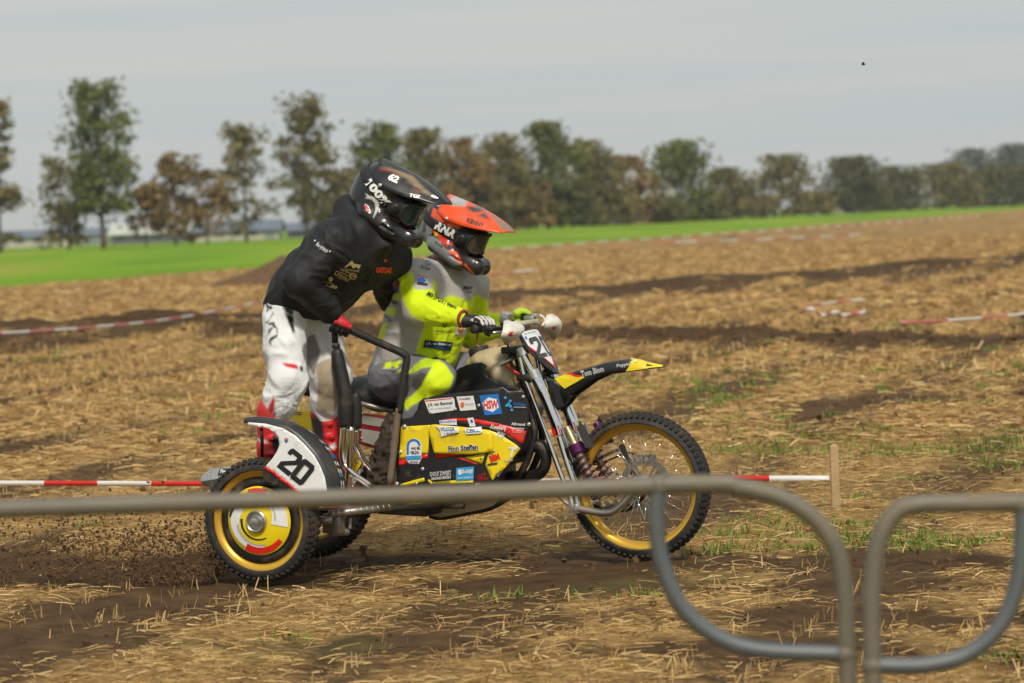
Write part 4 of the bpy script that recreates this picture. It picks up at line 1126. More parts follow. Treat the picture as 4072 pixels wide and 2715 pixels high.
# ---- front fork -------------------------------------------------------------
def tube_part(name, pts, r, m_, n=14, smooth=0, parent=None):
    return MB().tube(pts, r, n, smooth).build(name, m_, parent or bike)
for s, nm in ((1, 'near'), (-1, 'far')):
    v = 0.105 * s
    f = lambda x, y: B(*c5(x, y), 0.105) * np.array([1, s, 1])       # mirrored for the far leg
    leg = MB()
    leg.tube([f(262, 296), f(300, 372), f(335, 440)], 0.0175, 14)
    leg.tube([f(338, 436), f(400, 565), f(474, 738)], 0.0285, 18)
    leg.tube([f(470, 735), f(486, 790)], 0.020, 14)
    leg.tube([f(484, 800), f(530, 950), f(572, 1070), f(590, 1215)], 0.0175, 14)
    L_ = leg.build('fork_leg', chrome, bike, angle=50)
    MB().tube([f(243, 300), f(262, 380), f(282, 460), f(400, 770), f(500, 1040), f(548, 1165)], 0.0125, 12, 5).build('fork_brace', chrome, bike)
    for (x, y, hx) in ((262, 296, 0.030), (334, 432, 0.033)):
        p = f(x, y); T = f(474, 738) - f(338, 436); T /= np.linalg.norm(T)
        MB().lathe([(0.0, -0.02), (hx, -0.02), (hx, 0.02), (0.0, 0.02)], p, T, 20, closed=False).build('fork_clamp', blackm if s < 0 else alu, bike, angle=40)
    br = MB(); T = f(486, 790) - f(470, 735); T /= np.linalg.norm(T)
    br.box(f(462, 735) + T * 0.012, (0.020, 0.018, 0.035), [np.cross([0, 1, 0], T), (0, 1, 0), T]); br.build('fork_bracket', red_m, bike, smooth=False, bevel=0.003)
    fb = MB(); fb.tube([f(548, 1150), f(560, 1200), f(572, 1240)], 0.015, 10); fb.tube([f(590, 1200), f(585, 1240)], 0.02, 10)
    fb.box(f(575, 1222), (0.026, 0.012, 0.026)); fb.build('fork_foot', alu, bike, bevel=0.003)
    # leading link
    lp = [f(575, 1222), f(640, 1236), f(735, 1252), f(800, 1246), f(850, 1210), f(905, 1150), fw_c * np.array([1, 0, 1]) + np.array([0, -v, 0])]
    MB().tube(lp, [0.017, 0.017, 0.018, 0.019, 0.019, 0.018, 0.016], 14, 5).build('leading_link', worn if s > 0 else blackm, bike)
    sp = [f(480, 1150), f(520, 1190), f(575, 1225)]
    MB().tube(sp, 0.010, 8).build('link_stop', worn, bike)
    # shock absorber: top fitting, body, coil spring
    a0, a1 = f(527, 742), f(747, 1215); T = (a1 - a0) / np.linalg.norm(a1 - a0)
    sh = MB(); Ls = np.linalg.norm(a1 - a0)
    sh.lathe([(0, 0), (0.016, 0), (0.018, 0.02), (0.022, 0.03), (0.022, 0.075), (0.026, 0.08), (0.026, 0.10), (0.020, 0.105), (0.020, Ls * 0.62), (0.008, Ls * 0.63), (0.008, Ls - 0.015), (0.015, Ls - 0.01), (0.015, Ls), (0, Ls)], a0, T, 20, closed=False)
    shock = sh.build('shock_absorber', brass_m, bike, angle=40)
    hx = []; e1 = np.cross(T, [0, 1, 0]); e1 /= np.linalg.norm(e1); e2 = np.cross(T, e1)
    for k in range(0, 150):
        a = k * 2 * math.pi / 17; z = 0.095 + (Ls - 0.15) * k / 150; hx.append(a0 + T * z + 0.033 * (math.cos(a) * e1 + math.sin(a) * e2))
    MB().tube(hx, 0.0052, 7).build('coil_spring', purple_m, shock)
    mb = MB(); mb.lathe([(0, 0.09), (0.038, 0.09), (0.038, 0.135), (0.032, 0.14), (0, 0.14)], a0, T, 20, closed=False); mb.build('spring_collar', purple_m, shock, angle=40); mb = MB(); mb.lathe([(0, Ls - 0.055), (0.037, Ls - 0.055), (0.037, Ls - 0.045), (0, Ls - 0.045)], a0, T, 20, closed=False)
    mb.build('spring_collar', purple_m, shock, angle=40)
    # reservoir with guard plate
    r0, r1 = f(612, 735), f(668, 865); T2 = (r1 - r0) / np.linalg.norm(r1 - r0)
    MB().lathe([(0, 0), (0.018, 0), (0.020, 0.008), (0.020, np.linalg.norm(r1 - r0)), (0, np.linalg.norm(r1 - r0) + 0.004)], r0, T2, 18, closed=False).build('reservoir', purple_m, shock, angle=40)
    gp = [f(613, 700), f(655, 755), f(706, 858), f(652, 866), f(606, 760)]
    sh_ = np.array(gp) + np.array([0.0, -0.026 * s, 0]); MB().add(sh_, [(0, 1, 2, 3, 4)]).build('reservoir_guard', charv, shock, smooth=False, solid=0.004)
# caliper bracket, torque arm, caliper (far side of the wheel)
vf = -0.10
MB().tube([Q(c5, 660, 962, vf), Q(c5, 745, 918, vf), Q(c5, 852, 868, vf)], 0.008, 10).build('torque_arm', worn, bike)
cb = MB(); V_, F_ = sheet(cpoly(c5, [(838, 862), (846, 846), (862, 842), (876, 852), (908, 958), (935, 1010), (962, 1060), (945, 1075), (905, 1020), (880, 965)]), vf, 10); cb.add(V_, F_); cb.build('caliper_bracket', mat('dark_alloy', (0.16, 0.155, 0.145), rough=0.5, metal=0.6, dirt=0.4, var=0.1), bike, smooth=False, solid=0.012)
cal = MB(); cx = Q(c5, 992, 932, vf)
cal.box(cx, (0.052, 0.022, 0.017), [(0.99, 0, 0.10), (0, 1, 0), (-0.10, 0, 0.99)])
for k in range(4): cal.box(cx + np.array([-0.042 + k * 0.027, -0.018, 0.010]), (0.008, 0.010, 0.014), [(0.9, 0, 0.4), (0, 1, 0), (-0.4, 0, 0.9)])
for k in range(2): cal.lathe([(0, -0.03), (0.014, -0.03), (0.014, 0), (0, 0)], cx + np.array([-0.025 + k * 0.04, 0, -0.004]), YA(), 14, closed=False)
cal.build('brake_caliper', mat('cast_alloy', (0.30, 0.30, 0.28), rough=0.5, metal=0.6, dirt=0.4, var=0.1), bike, smooth=False, bevel=0.004)
MB().tube([Q(c5, 930, 905, vf), Q(c5, 880, 895, vf), Q(c5, 800, 930, vf), Q(c5, 700, 950, vf), Q(c5, 600, 820, vf), Q(c5, 500, 560, -0.08), Q(c5, 300, 250, -0.06)], 0.004, 7, 6).build('brake_hose', blackr, bike)

# ---- yokes, handlebar, guards, number plate -----------------------------------
top = Q(b4, 905, 640, 0.0)
mb = MB(); mb.box(Q(b4, 890, 650, 0.0), (0.04, 0.135, 0.016)); mb.box(Q(c5, 335, 440, 0.0), (0.04, 0.135, 0.016)); mb.tube([Q(b4, 860, 640, 0), Q(c5, 330, 470, 0)], 0.024, 12)
mb.build('fork_yoke', blackm, bike, bevel=0.005)
gN = Q(b4, 455, 400, 0.36); gF = Q(b4, 960, 262, -0.36)
axN = Q(b4, 760, 395, 0.20); axF = Q(b4, 1010, 330, -0.20); mid = Q(b4, 900, 470, 0.0)
bar = [gN + (gN - axN) * 0.12, gN, axN, Q(b4, 840, 460, 0.08), mid + np.array([0, 0.04, 0.02]), axF, gF, gF + (gF - axF) * 0.15]
hbar = MB().tube(bar, 0.012, 12, 5).build('handlebar', blackm, bike)
for g, a in ((gN, axN), (gF, axF)):
    d = (a - g) / np.linalg.norm(a - g); MB().lathe([(0, -0.075), (0.021, -0.075), (0.022, -0.06), (0.017, -0.055), (0.0165, 0.05), (0.022, 0.055), (0.022, 0.06), (0, 0.06)], g, d, 16, closed=False).build('grip', blackr, bike)
    lv = a - d * 0.02 + np.array([0.03, 0, -0.005])
    MB().tube([lv, lv + (g - a) * 0.35 + np.array([0.035, 0, -0.012]), g + (g - a) * 0.10 + np.array([0.055, 0, -0.02])], [0.008, 0.006, 0.008], 8, 4).build('lever', alu, bike)
    mb = MB(); mb.box(a - d * 0.03 + np.array([0.012, 0, 0.012]), (0.026, 0.022, 0.02)); mb.box(a - d * 0.03 + np.array([0.03, 0, 0.03]), (0.02, 0.018, 0.012)); mb.build('lever_perch', blackm if g is gN else alu, bike, bevel=0.004)
mb = MB(); mb.box(Q(b4, 1010, 318, -0.04), (0.016, 0.10, 0.011), [(0.98, 0, 0.1), (0, 1, 0), (-0.1, 0, 0.98)]); mb.build('bar_pad', mat('bar_pad_cream', (0.55, 0.49, 0.36), rough=0.6, dirt=0.4, var=0.1), bike, bevel=0.005)
guard_m = mat('guard_white', (0.70, 0.67, 0.60), rough=0.45, dirt=0.2, var=0.05, dscale=20)
def guard(pts, depth, vmid):                # bowl-shaped hand guard: outline rim and a bulged face in front
    P = np.array([Q(b4, x, y, v) for x, y, v in pts]); c = P.mean(0); n = len(P)
    mb = MB(); V = list(P); 
    for f_, b_ in ((0.72, 0.55), (0.38, 0.9)):
        V += [c + (p - c) * f_ + np.array([depth * b_, 0, 0]) for p in P]
    V.append(c + np.array([depth, 0, 0]))
    Fc = []
    for r_ in range(2):
        for i in range(n): j = (i + 1) % n; Fc.append((r_ * n + i, r_ * n + j, (r_ + 1) * n + j, (r_ + 1) * n + i))
    for i in range(n): Fc.append((2 * n + i, 2 * n + (i + 1) % n, 3 * n))
    mb.add(V, Fc); return mb.build('hand_guard', guard_m, bike, True, solid=0.003, angle=55)
g1 = guard([(700, 300, 0.30), (760, 285, 0.24), (850, 292, 0.18), (915, 350, 0.14), (928, 420, 0.14), (870, 470, 0.18), (835, 510, 0.22), (780, 560, 0.26), (715, 602, 0.32), (672, 520, 0.38), (668, 470, 0.40), (690, 400, 0.38)], 0.055, 0.27)
g2 = guard([(1235, 225, -0.30), (1300, 211, -0.34), (1345, 250, -0.40), (1378, 340, -0.44), (1370, 450, -0.43), (1325, 545, -0.40), (1250, 440, -0.33), (1185, 390, -0.26), (1200, 320, -0.26), (1220, 270, -0.28)], 0.05, -0.35)
decal('guard_logo', [g1], g1, [('poly', b4, [(740, 470), (780, 440), (808, 432), (812, 446), (785, 462), (815, 470), (800, 490), (770, 482)], red_m, 4)])
decal('guard_logo', [g2], g2, [('poly', b4, [(1300, 372), (1338, 362), (1338, 400), (1310, 398)], red_m, 4)])
MB().tube([Q(b4, 1145, 230, -0.33), Q(b4, 1190, 252, -0.33), Q(b4, 1215, 300, -0.30), Q(b4, 1180, 360, -0.22)], 0.006, 8, 4).build('guard_stay', guard_m, bike)
MB().box(Q(b4, 727, 262, 0.22), (0.022, 0.03, 0.028), [(0.9, 0, -0.3), (0, 1, 0), (0.3, 0, 0.9)]).build('fluid_reservoir', alu, bike, smooth=False, bevel=0.004)
# number plate: curved shield
pt0 = Q(b4, 1048, 402, 0.0); pt1 = Q(b4, 1372, 960, 0.0); pd = pt1 - pt0
def npl(t, v, lift=0.0):
    n_ = np.array([pd[2], 0, -pd[0]]); n_ = n_ / np.linalg.norm(n_) * -1
    if n_[0] < 0: n_ = -n_
    return pt0 + pd * t + np.array([0, -v, 0]) - n_ * (abs(v) ** 1.8 * 1.0) + n_ * lift
def np_sheet(poly, lift, step=0.03, scale=0.26):
    P, Fc = tess([(a * scale, b_) for a, b_ in poly], step); return np.array([npl(p[1], p[0] , lift) for p in P]), Fc
shield = [(0.50, 0.0), (0.52, 0.25), (0.46, 0.50), (0.30, 0.78), (0.10, 1.0), (-0.10, 1.0), (-0.30, 0.78), (-0.46, 0.50), (-0.52, 0.25), (-0.50, 0.0)]
mb = MB(); mb.add(*np_sheet(shield, 0.0)); nplate = mb.build('number_plate', blackp, bike, True, solid=0.004)
mb = MB(); mb.add(*np_sheet([(0.44, 0.02), (0.44, 0.30), (0.02, 0.80), (-0.02, 0.80), (-0.44, 0.30), (-0.44, 0.02)], 0.0045), 0)
mb.add(*np_sheet([(0.45, 0.30), (0.45, 0.36), (0.0, 0.89), (-0.45, 0.36), (-0.45, 0.30), (0.0, 0.83)], 0.005), 1)
TWO = [(0, 0.78), (0.0, 0.88), (0.12, 1.0), (0.88, 1.0), (1.0, 0.88), (1.0, 0.58), (0.30, 0.20), (1.0, 0.20), (1.0, 0.0), (0.0, 0.0), (0.0, 0.28), (0.70, 0.66), (0.70, 0.80), (0.28, 0.80), (0.28, 0.70), (0.0, 0.70)]
def zero_quads():
    o_ = [(0.14, 0), (0.86, 0), (1, 0.13), (1, 0.87), (0.86, 1), (0.14, 1), (0, 0.87), (0, 0.13)]; i_ = [(0.33, 0.2), (0.67, 0.2), (0.70, 0.23), (0.70, 0.77), (0.67, 0.8), (0.33, 0.8), (0.30, 0.77), (0.30, 0.23)]
    return [[o_[k], o_[(k + 1) % 8], i_[(k + 1) % 8], i_[k]] for k in range(8)]
def dig(u0, u1, t0, t1, lift, shapes):
    for sh_ in shapes:
        V, Fc = np_sheet([((u0 + (u1 - u0) * x), t1 - (t1 - t0) * y) for x, y in sh_], lift, 0.05); mb.add(V, Fc, 2)
dig(0.36, 0.03, 0.17, 0.62, 0.0065, [TWO]); dig(-0.03, -0.36, 0.17, 0.62, 0.0065, zero_quads())
for k in range(4):
    V, Fc = np_sheet([(0.38 - k * 0.11, 0.055), (0.38 - k * 0.11, 0.085), (0.30 - k * 0.11, 0.085), (0.30 - k * 0.11, 0.055)], 0.0065); mb.add(V, Fc, 3)
V, Fc = np_sheet([(0.42, 0.15), (0.39, 0.20), (0.36, 0.15), (0.36, 0.12), (0.42, 0.12)], 0.0065); mb.add(V, Fc, 4)
mb.build('number_print', [whitev, red_m, charv, greyv, bluev], nplate, smooth=False)

# ---- front mudguard -------------------------------------------------------------
ftop = [(462, 452), (540, 428), (620, 402), (700, 380), (780, 358), (850, 346), (900, 341), (960, 346), (1020, 364), (1104, 385)]
fbot = [(500, 620), (545, 560), (600, 520), (650, 480), (740, 436), (800, 428), (840, 424), (940, 410), (1020, 398), (1104, 389)]
fhw = [0.055, 0.065, 0.07, 0.075, 0.078, 0.08, 0.078, 0.07, 0.055, 0.018]
V = []; 
for (tx, ty), (bx_, by_), hw in zip(ftop, fbot, fhw):
    T_ = Q(c5, tx, ty, 0.0); Bt = Q(c5, bx_, by_, hw * 0.9)
    dz = T_[2] - Bt[2]
    for (fy, fz) in ((1.0, 1.0), (1.0, 0.55), (0.92, 0.18), (0.6, 0.02), (0.0, 0.0), (-0.6, 0.02), (-0.92, 0.18), (-1.0, 0.55), (-1.0, 1.0)):
        V.append(np.array([T_[0] + (Bt[0] - T_[0]) * fz, -hw * fy, T_[2] - dz * fz]))
Fc = []; NS = 9
for i in range(len(ftop) - 1):
    for k in range(NS - 1): Fc.append((i * NS + k, i * NS + k + 1, (i + 1) * NS + k + 1, (i + 1) * NS + k))
ffen = MB().add(V, Fc).build('front_mudguard', blackp, bike, True, solid=0.004, angle=60)
decal('mudguard_graphic', [ffen], ffen, [('poly', c5, [(458, 462), (500, 444), (545, 432), (640, 446), (600, 470), (520, 514)], yellow_m), ('poly', c5, [(520, 436), (545, 430), (630, 438), (610, 448)], red_m)], 0.008)
decal('mudguard_graphic', [ffen], ffen, [('poly', c5, [(915, 345), (960, 350), (1015, 368), (1095, 384), (1095, 388), (1020, 394), (930, 406), (880, 412), (900, 385)], yellow_m), ('poly', c5, [(905, 343), (925, 346), (945, 362), (930, 362)], whitev)], 0.008)
decal('lettering', [ffen], ffen, [('text', c5, 'Tom Blom', 682, 414, 138, 34, -14, greyv, dict(bold=0.03)), ('text', c5, 'Poppink', 872, 376, 92, 26, -9, greyv, dict(bold=0.03))])
plate('mudguard_bracket', cpoly(c5, [(400, 440), (470, 470), (560, 560), (520, 610), (470, 650), (440, 600), (420, 500)]), 0.05, blackp, bike, 0.02)
plate('mudguard_bracket', cpoly(c5, [(430, 440), (500, 470), (590, 560), (550, 610), (500, 650), (470, 600), (450, 500)]), -0.05, blackp, bike, 0.02)

# ---- fuel tank, shrouds, frame -----------------------------------------------------
fl = Field((-1.05, -0.16, 0.66), (-0.42, 0.16, 1.12), 0.010)
tk = [Q(b4, 330, 840, 0), Q(b4, 460, 790, 0), Q(b4, 570, 770, 0), Q(b4, 660, 780, 0)]
fl.chain(tk, [0.036, 0.046, 0.048, 0.042], 0.02, (0, 1, 0), [2.0, 2.2, 1.9, 1.4]); fl.cap(Q(b4, 640, 760, 0), Q(b4, 735, 680, 0), 0.045, 0.034, 0.03)
fl.cap(Q(b4, 640, 900, 0.03), Q(b4, 780, 1040, 0.03), 0.062, 0.062, 0.03, lat=(0, 1, 0), ea=1.6)
V, Fc = fl.mesh(); tank = mesh_obj('fuel_tank', V, Fc, cream_m, bike)
mb = MB(); tcap = Q(b4, 398, 705, 0.0); mb.lathe([(0, 0.03), (0.045, 0.03), (0.05, 0.024), (0.05, -0.012), (0.04, -0.03), (0, -0.03)], tcap, (-0.25, 0, 1), 24, closed=False); mb.build('tank_cap', blackr, bike, angle=40)
MB().tube([tcap + np.array([0, 0, 0.03]), Q(b4, 362, 580, 0), Q(b4, 372, 470, 0.02), Q(b4, 400, 420, 0.05)], 0.0055, 8, 5).build('breather_hose', mat('amber_hose', (0.30, 0.13, 0.035), rough=0.4, var=0.1), bike)
MB().tube([Q(b4, 745, 590, 0.1), Q(b4, 775, 660, 0.06), Q(b4, 800, 720, 0.05)], 0.006, 8, 3).build('breather_hose', MATS['amber_hose'], bike)
tube_part('frame_top_tube', [Q(b4, 520, 940, 0.10), Q(b4, 690, 830, 0.09), Q(b4, 860, 725, 0.06)], 0.016, alu)
tube_part('frame_side_tube', [Q(b4, 290, 1150, 0.12), Q(b4, 400, 1065, 0.12), Q(b4, 520, 950, 0.10)], 0.014, alu)
plate('tank_shroud', cpoly(b4, [(60, 965), (150, 890), (260, 845), (420, 815), (488, 860), (460, 910), (500, 1000), (620, 1050), (760, 1100), (890, 1140), (900, 1240), (60, 1240)]), 0.17, blackp, bike, 0.012)
plate('tank_shroud', cpoly(b4, [(200, 900), (420, 815), (620, 1000), (890, 1140), (900, 1240), (200, 1240)]), -0.17, blackp, bike, 0.012)
plate('tank_sticker', cpoly(b4, [(718, 850), (765, 828), (785, 880), (735, 900)]), 0.135, orange_v, bike, 0.003)
plate('tank_sticker', cpoly(b4, [(765, 900), (790, 880), (900, 955), (880, 990)]), 0.135, red_m, bike, 0.003)
fr = MB(); 
fr.tube([Q(b4, 860, 720, 0.03), Q(c4, 1590, 420, 0.06), Q(c4, 1620, 660, 0.08), Q(c4, 1480, 1000, 0.1), Q(b5, 1900, 440, 0.1), Q(b5, 1300, 480, 0.1)], 0.017, 10, 5)
fr.tube([Q(b4, 860, 720, -0.03), Q(c4, 1640, 420, -0.06), Q(c4, 1690, 660, -0.08), Q(c4, 1560, 1000, -0.1), Q(b5, 1950, 440, -0.1), Q(b5, 1350, 480, -0.1)], 0.017, 10, 5)
fr.build('frame', blackm, bike)
mb = MB(); mb.box(Q(c4, 1480, 600, 0.0), (0.05, 0.14, 0.14), [(0.95, 0, -0.3), (0, 1, 0), (0.3, 0, 0.95)]); mb.build('radiator', blackm, bike, bevel=0.006)
ex = [Q(c4, 1340, 760, -0.02), Q(c4, 1480, 780, 0.03), Q(c4, 1600, 725, 0.06), Q(c4, 1690, 735, 0.06), Q(c4, 1728, 850, 0.06), Q(c4, 1680, 960, 0.05), Q(c4, 1560, 1005, 0.03), Q(c4, 1420, 1010, 0.0), Q(c4, 1250, 1100, -0.05)]
MB().tube(ex, [0.026, 0.030, 0.033, 0.030, 0.027, 0.028, 0.031, 0.034, 0.036], 18, 6).build('exhaust_pipe', blackm, bike)
# engine
en = Field((-1.15, -0.22, 0.2), (-0.55, 0.22, 0.75), 0.012)
en.box((-0.86, 0.0, 0.40), (0.19, 0.15, 0.12), 0.04, 0.02); en.cap((-0.80, 0, 0.45), (-0.74, 0, 0.68), 0.10, 0.085, 0.02); en.cap((-0.95, 0.17, 0.40), (-0.95, -0.17, 0.40), 0.09, 0.09, 0.02); en.cap((-0.78, 0.17, 0.37), (-0.78, -0.17, 0.37), 0.075, 0.075, 0.02)
V, Fc = en.mesh(1); mesh_obj('engine', V, Fc, mat('engine_metal', (0.07, 0.065, 0.06), rough=0.55, metal=0.5, dirt=0.6, var=0.1), bike)
# skid plate below
V, Fc = sheet(cpoly(b5, [(1225, 360), (2070, 340), (1990, 420), (1880, 455), (1640, 505), (1440, 540), (1330, 520), (1270, 440)]), 0.20, 14)
MB().add(V, Fc).build('skid_plate', skid_m, bike, True, solid=0.006)
MB().tube([Q(b5, 1330, 522, 0.19), Q(b5, 1440, 543, 0.19), Q(b5, 1650, 508, 0.19), Q(b5, 1880, 458, 0.19), Q(b5, 2000, 420, 0.18), Q(b5, 2070, 350, 0.16)], 0.013, 8, 4).build('skid_edge', blackm, bike)
mb = MB(); mb.box(Q(b5, 1120, 440, 0.30), (0.13, 0.10, 0.028), [(0.99, 0, -0.06), (0, 1, 0), (0.06, 0, 0.99)]); mb.build('footrest', blackm, bike, bevel=0.01)

# ---- big side fairing: plates one above the other, with stickers -----------------------
def vp(u, w): return 0.42 - 0.55 * max(0.0, u + 0.62) ** 1.5 - 0.10 * max(0, 0.42 - w)
FT = [(432, 485), (540, 468), (585, 400), (602, 330), (645, 293), (850, 258), (1080, 232), (1345, 195), (1398, 238), (1522, 220), (1552, 290), (1576, 350), (1572, 604), (1512, 752), (1390, 908), (1255, 1046), (1090, 1056), (1085, 1120), (900, 1180), (640, 1260), (395, 1260), (395, 1080), (405, 900), (425, 640)]
V, Fc = sheet(cpoly(c4, FT), vp, 16); fair = MB().add(V, Fc).build('side_fairing', blackp, bike, True, solid=0.006)
def biggest(V, Fc):                        # drop stray slivers cut off at an edge
    par = list(range(len(V)))
    def fd(i):
        while par[i] != i: par[i] = par[par[i]]; i = par[i]
        return i
    for f in Fc:
        for q in f[1:]: par[fd(q)] = fd(f[0])
    from collections import Counter
    k = Counter(fd(f[0]) for f in Fc).most_common(1)[0][0]
    return V, [f for f in Fc if fd(f[0]) == k]
def layer(name, pts, m_, off, step=16, smo=False):
    V, Fc = biggest(*d_poly(cpoly(c4, smooth_poly(pts, 4) if smo else pts), [fair], off, step)); return MB().add(V, Fc).build(name, m_, fair, True, solid=0.002)
layer('yellow_panel', [(440, 552), (540, 545), (696, 536), (696, 600), (690, 612), (682, 785), (600, 798), (421, 843), (431, 700)], yellow_m, 0.004)
layer('yellow_panel', [(700, 535), (740, 530), (900, 545), (1050, 560), (1230, 580), (1330, 620), (1470, 715), (1500, 745), (1380, 900), (1250, 1032), (1228, 980), (1190, 890), (1218, 785), (1262, 770), (1075, 795), (745, 785), (702, 615)], yellow_m, 0.004)
layer('red_stripe', [(790, 490), (900, 474), (1060, 478), (1180, 495), (1400, 545), (1552, 592), (1520, 710), (1440, 655), (1360, 600), (1230, 548), (1060, 510), (900, 498)], red_m, 0.0045)
layer('black_stripe', [(900, 500), (1060, 512), (1230, 552), (1360, 604), (1440, 658), (1500, 742), (1470, 713), (1330, 620), (1230, 580), (1050, 545), (950, 528), (945, 505)], darkv, 0.005)
layer('red_stripe', [(420, 848), (500, 828), (680, 790), (676, 830), (560, 860), (415, 902)], red_m, 0.0045)
layer('red_stripe', [(748, 792), (850, 775), (930, 782), (1005, 795), (900, 815), (752, 832)], red_m, 0.0060)
layer('yellow_panel', [(1000, 825), (1075, 812), (1190, 785), (1160, 885)], yellow_m, 0.0042)
layer('red_stripe', [(930, 830), (980, 828), (1130, 885), (1110, 890)], red_m, 0.0048)
layer('yellow_panel', [(430, 1062), (560, 1025), (645, 1005), (650, 1035), (560, 1062), (440, 1085)], yellow_m, 0.004)
layer('yellow_panel', [(675, 1025), (690, 1020), (720, 1045), (900, 1030), (1085, 1030), (1080, 1052), (890, 1062), (700, 1066)], yellow_m, 0.004)
layer('yellow_panel', [(395, 1250), (640, 1225), (560, 1255), (395, 1262)], yellow_m, 0.004)
# the flap standing proud of the fairing above the footrest
V, Fc = d_poly(cpoly(c4, [(702, 618), (745, 785), (1075, 797), (1265, 770), (1250, 620), (1225, 585), (740, 532), (702, 560)]), [fair], 0.018, 16); flap = MB().add(V, Fc).build('flap', yellow_m, fair, True, solid=0.004)
FA = [flap, fair]
decal('sticker', FA, fair, [('poly', c4, [(648, 312), (895, 288), (915, 300), (930, 402), (697, 436)], whitev), ('poly', c4, [(652, 318), (893, 295), (896, 302), (656, 328)], red_m), ('text', c4, 'J.A. van Bemmel', 790, 350, 220, 36, -5, darkv, dict(bold=0.02)), ('text', c4, 'Loon- en verhuurbedrijf', 790, 386, 200, 20, -5, greyv)], 0.0078)
decal('sticker', FA, fair, [('poly', c4, [(935, 284), (1085, 275), (1114, 398), (970, 410)], whitev), ('text', c4, 'D.ALBERS', 1010, 302, 100, 20, -3, darkv), ('poly', c4, [(972, 345), (990, 328), (1008, 340), (1005, 372), (985, 385), (972, 370)], orange_v, 6), ('text', c4, 'Kozijn', 1055, 350, 76, 24, -3, greyv)], 0.0078)
decal('sticker', FA, fair, [('poly', c4, [(1138, 272), (1305, 258), (1338, 436), (1187, 450)], bluev), ('poly', c4, [(1166, 336), (1218, 290), (1292, 306), (1310, 378), (1256, 420), (1182, 396)], whitev), ('text', c4, 'HSW', 1240, 354, 128, 78, -4, red_m, dict(bold=0.04))], 0.0078)
blob = lambda x, y, r=13: ('poly', c4, [(x + r * math.cos(a), y + r * math.sin(a)) for a in np.linspace(0, 5.4, 8)], skyv, 6)
decal('sticker', FA, fair, [blob(1367, 292), blob(1410, 322), blob(1395, 350, 15), blob(1380, 362), blob(1412, 368), blob(1425, 400), ('text', c4, 'De Hoek Bouw', 1495, 348, 110, 24, 4, bluev), ('poly', c4, [(1440, 372), (1550, 374), (1550, 380), (1440, 378)], greyv)], 0.0078)
decal('sticker', FA, fair, [('poly', c4, [(782, 495), (935, 482), (940, 535), (790, 530)], whitev), ('text', c4, 'BAAIJENS', 860, 508, 138, 26, -3, bluev), ('poly', c4, [(748, 540), (955, 548), (960, 600), (800, 640), (790, 580)], whitev), ('text', c4, 'J. GROEN B.V.', 890, 615, 130, 26, -2, darkv), ('text', c4, 'VLOER', 860, 572, 130, 34, 0, bluev)], 0.0078)
decal('sticker', FA, fair, [('poly', c4, [(1030, 475), (1085, 467), (1108, 548), (1055, 550)], whitev), ('poly', c4, [(1058, 490), (1078, 486), (1085, 515), (1064, 518)], bluev), ('poly', c4, [(1005, 565), (1160, 548), (1168, 595), (1150, 610), (1022, 618)], whitev), ('text', c4, 'CESCO', 1088, 584, 128, 36, -4, bluev, dict(bold=0.03))], 0.0078)
decal('sticker', FA, fair, [('text', c4, 'Kwekerij', 1305, 562, 140, 52, 8, whitev, dict(shear=0.25, bold=0.02)), ('text', c4, 'Rijs', 1322, 630, 72, 60, 12, whitev, dict(shear=0.25, bold=0.02))], 0.0078)
decal('sticker', FA, fair, [('text', c4, 'Allround', 1480, 527, 120, 26, 3, whitev), ('text', c4, 'Reparaties', 1470, 566, 124, 22, 3, whitev), ('text', c4, 'wageningen', 1470, 600, 84, 14, 3, greyv)], 0.0078)
decal('sticker', FA, fair, [('text', c4, 'Finn Steffen', 996, 738, 270, 52, -4, whitev, dict(bold=0.09)), ('text', c4, 'Finn Steffen', 996, 738, 264, 46, -4, darkv, dict(bold=0.03))], 0.0078)
arc = [(555 + 62 * math.cos(a), 720 - 62 * math.sin(a)) for a in np.linspace(math.pi, 0.0, 10)] + [(555 + 42 * math.cos(a), 722 - 42 * math.sin(a)) for a in np.linspace(0.0, math.pi, 10)] + [(512, 800), (493, 800)]
decal('sticker', FA, fair, [('poly', c4, [(486, 800), (490, 720), (515, 668), (560, 655), (605, 668), (628, 720), (622, 840), (600, 882), (520, 882), (486, 845)], whitev), ('poly', c4, arc, bluev, 8), ('text', c4, 'HAK BEL', 575, 742, 84, 24, -2, darkv, dict(bold=0.03)), ('text', c4, 'VELDA', 565, 780, 80, 28, -2, darkv, dict(bold=0.03)), ('poly', c4, [(488, 812), (622, 805), (622, 838), (490, 846)], skyv), ('text', c4, 'GROND', 560, 866, 80, 22, -2, darkv)], 0.0078)
decal('sticker', FA, fair, [('text', c4, 'DOLF ZWIJST', 795, 972, 190, 52, -5, greyv, dict(bold=0.05)), ('text', c4, 'GRONDVERZET', 800, 1006, 180, 24, -5, whitev), ('text', c4, 'SCHERPENZEEL', 800, 1042, 165, 26, -4, darkv)], 0.0078)
decal('sticker', FA, fair, [('poly', c4, [(933, 918), (1092, 905), (1088, 1022), (932, 1032)], skyv), ('poly', c4, [(948, 940), (965, 926), (982, 938), (984, 968), (966, 982), (950, 968)], whitev, 8), ('text', c4, 'Schijf', 1035, 952, 100, 48, -3, whitev, dict(bold=0.03)), ('text', c4, 'www.schijf.nl', 1010, 1005, 140, 22, -3, whitev)], 0.0078)
decal('sticker', FA, fair, [('text', c4, 'BBM', 1272, 828, 88, 62, -18, red_m, dict(bold=0.05)), ('poly', c4, [(1215, 880), (1300, 866), (1295, 886), (1205, 898)], charv)], 0.0078)
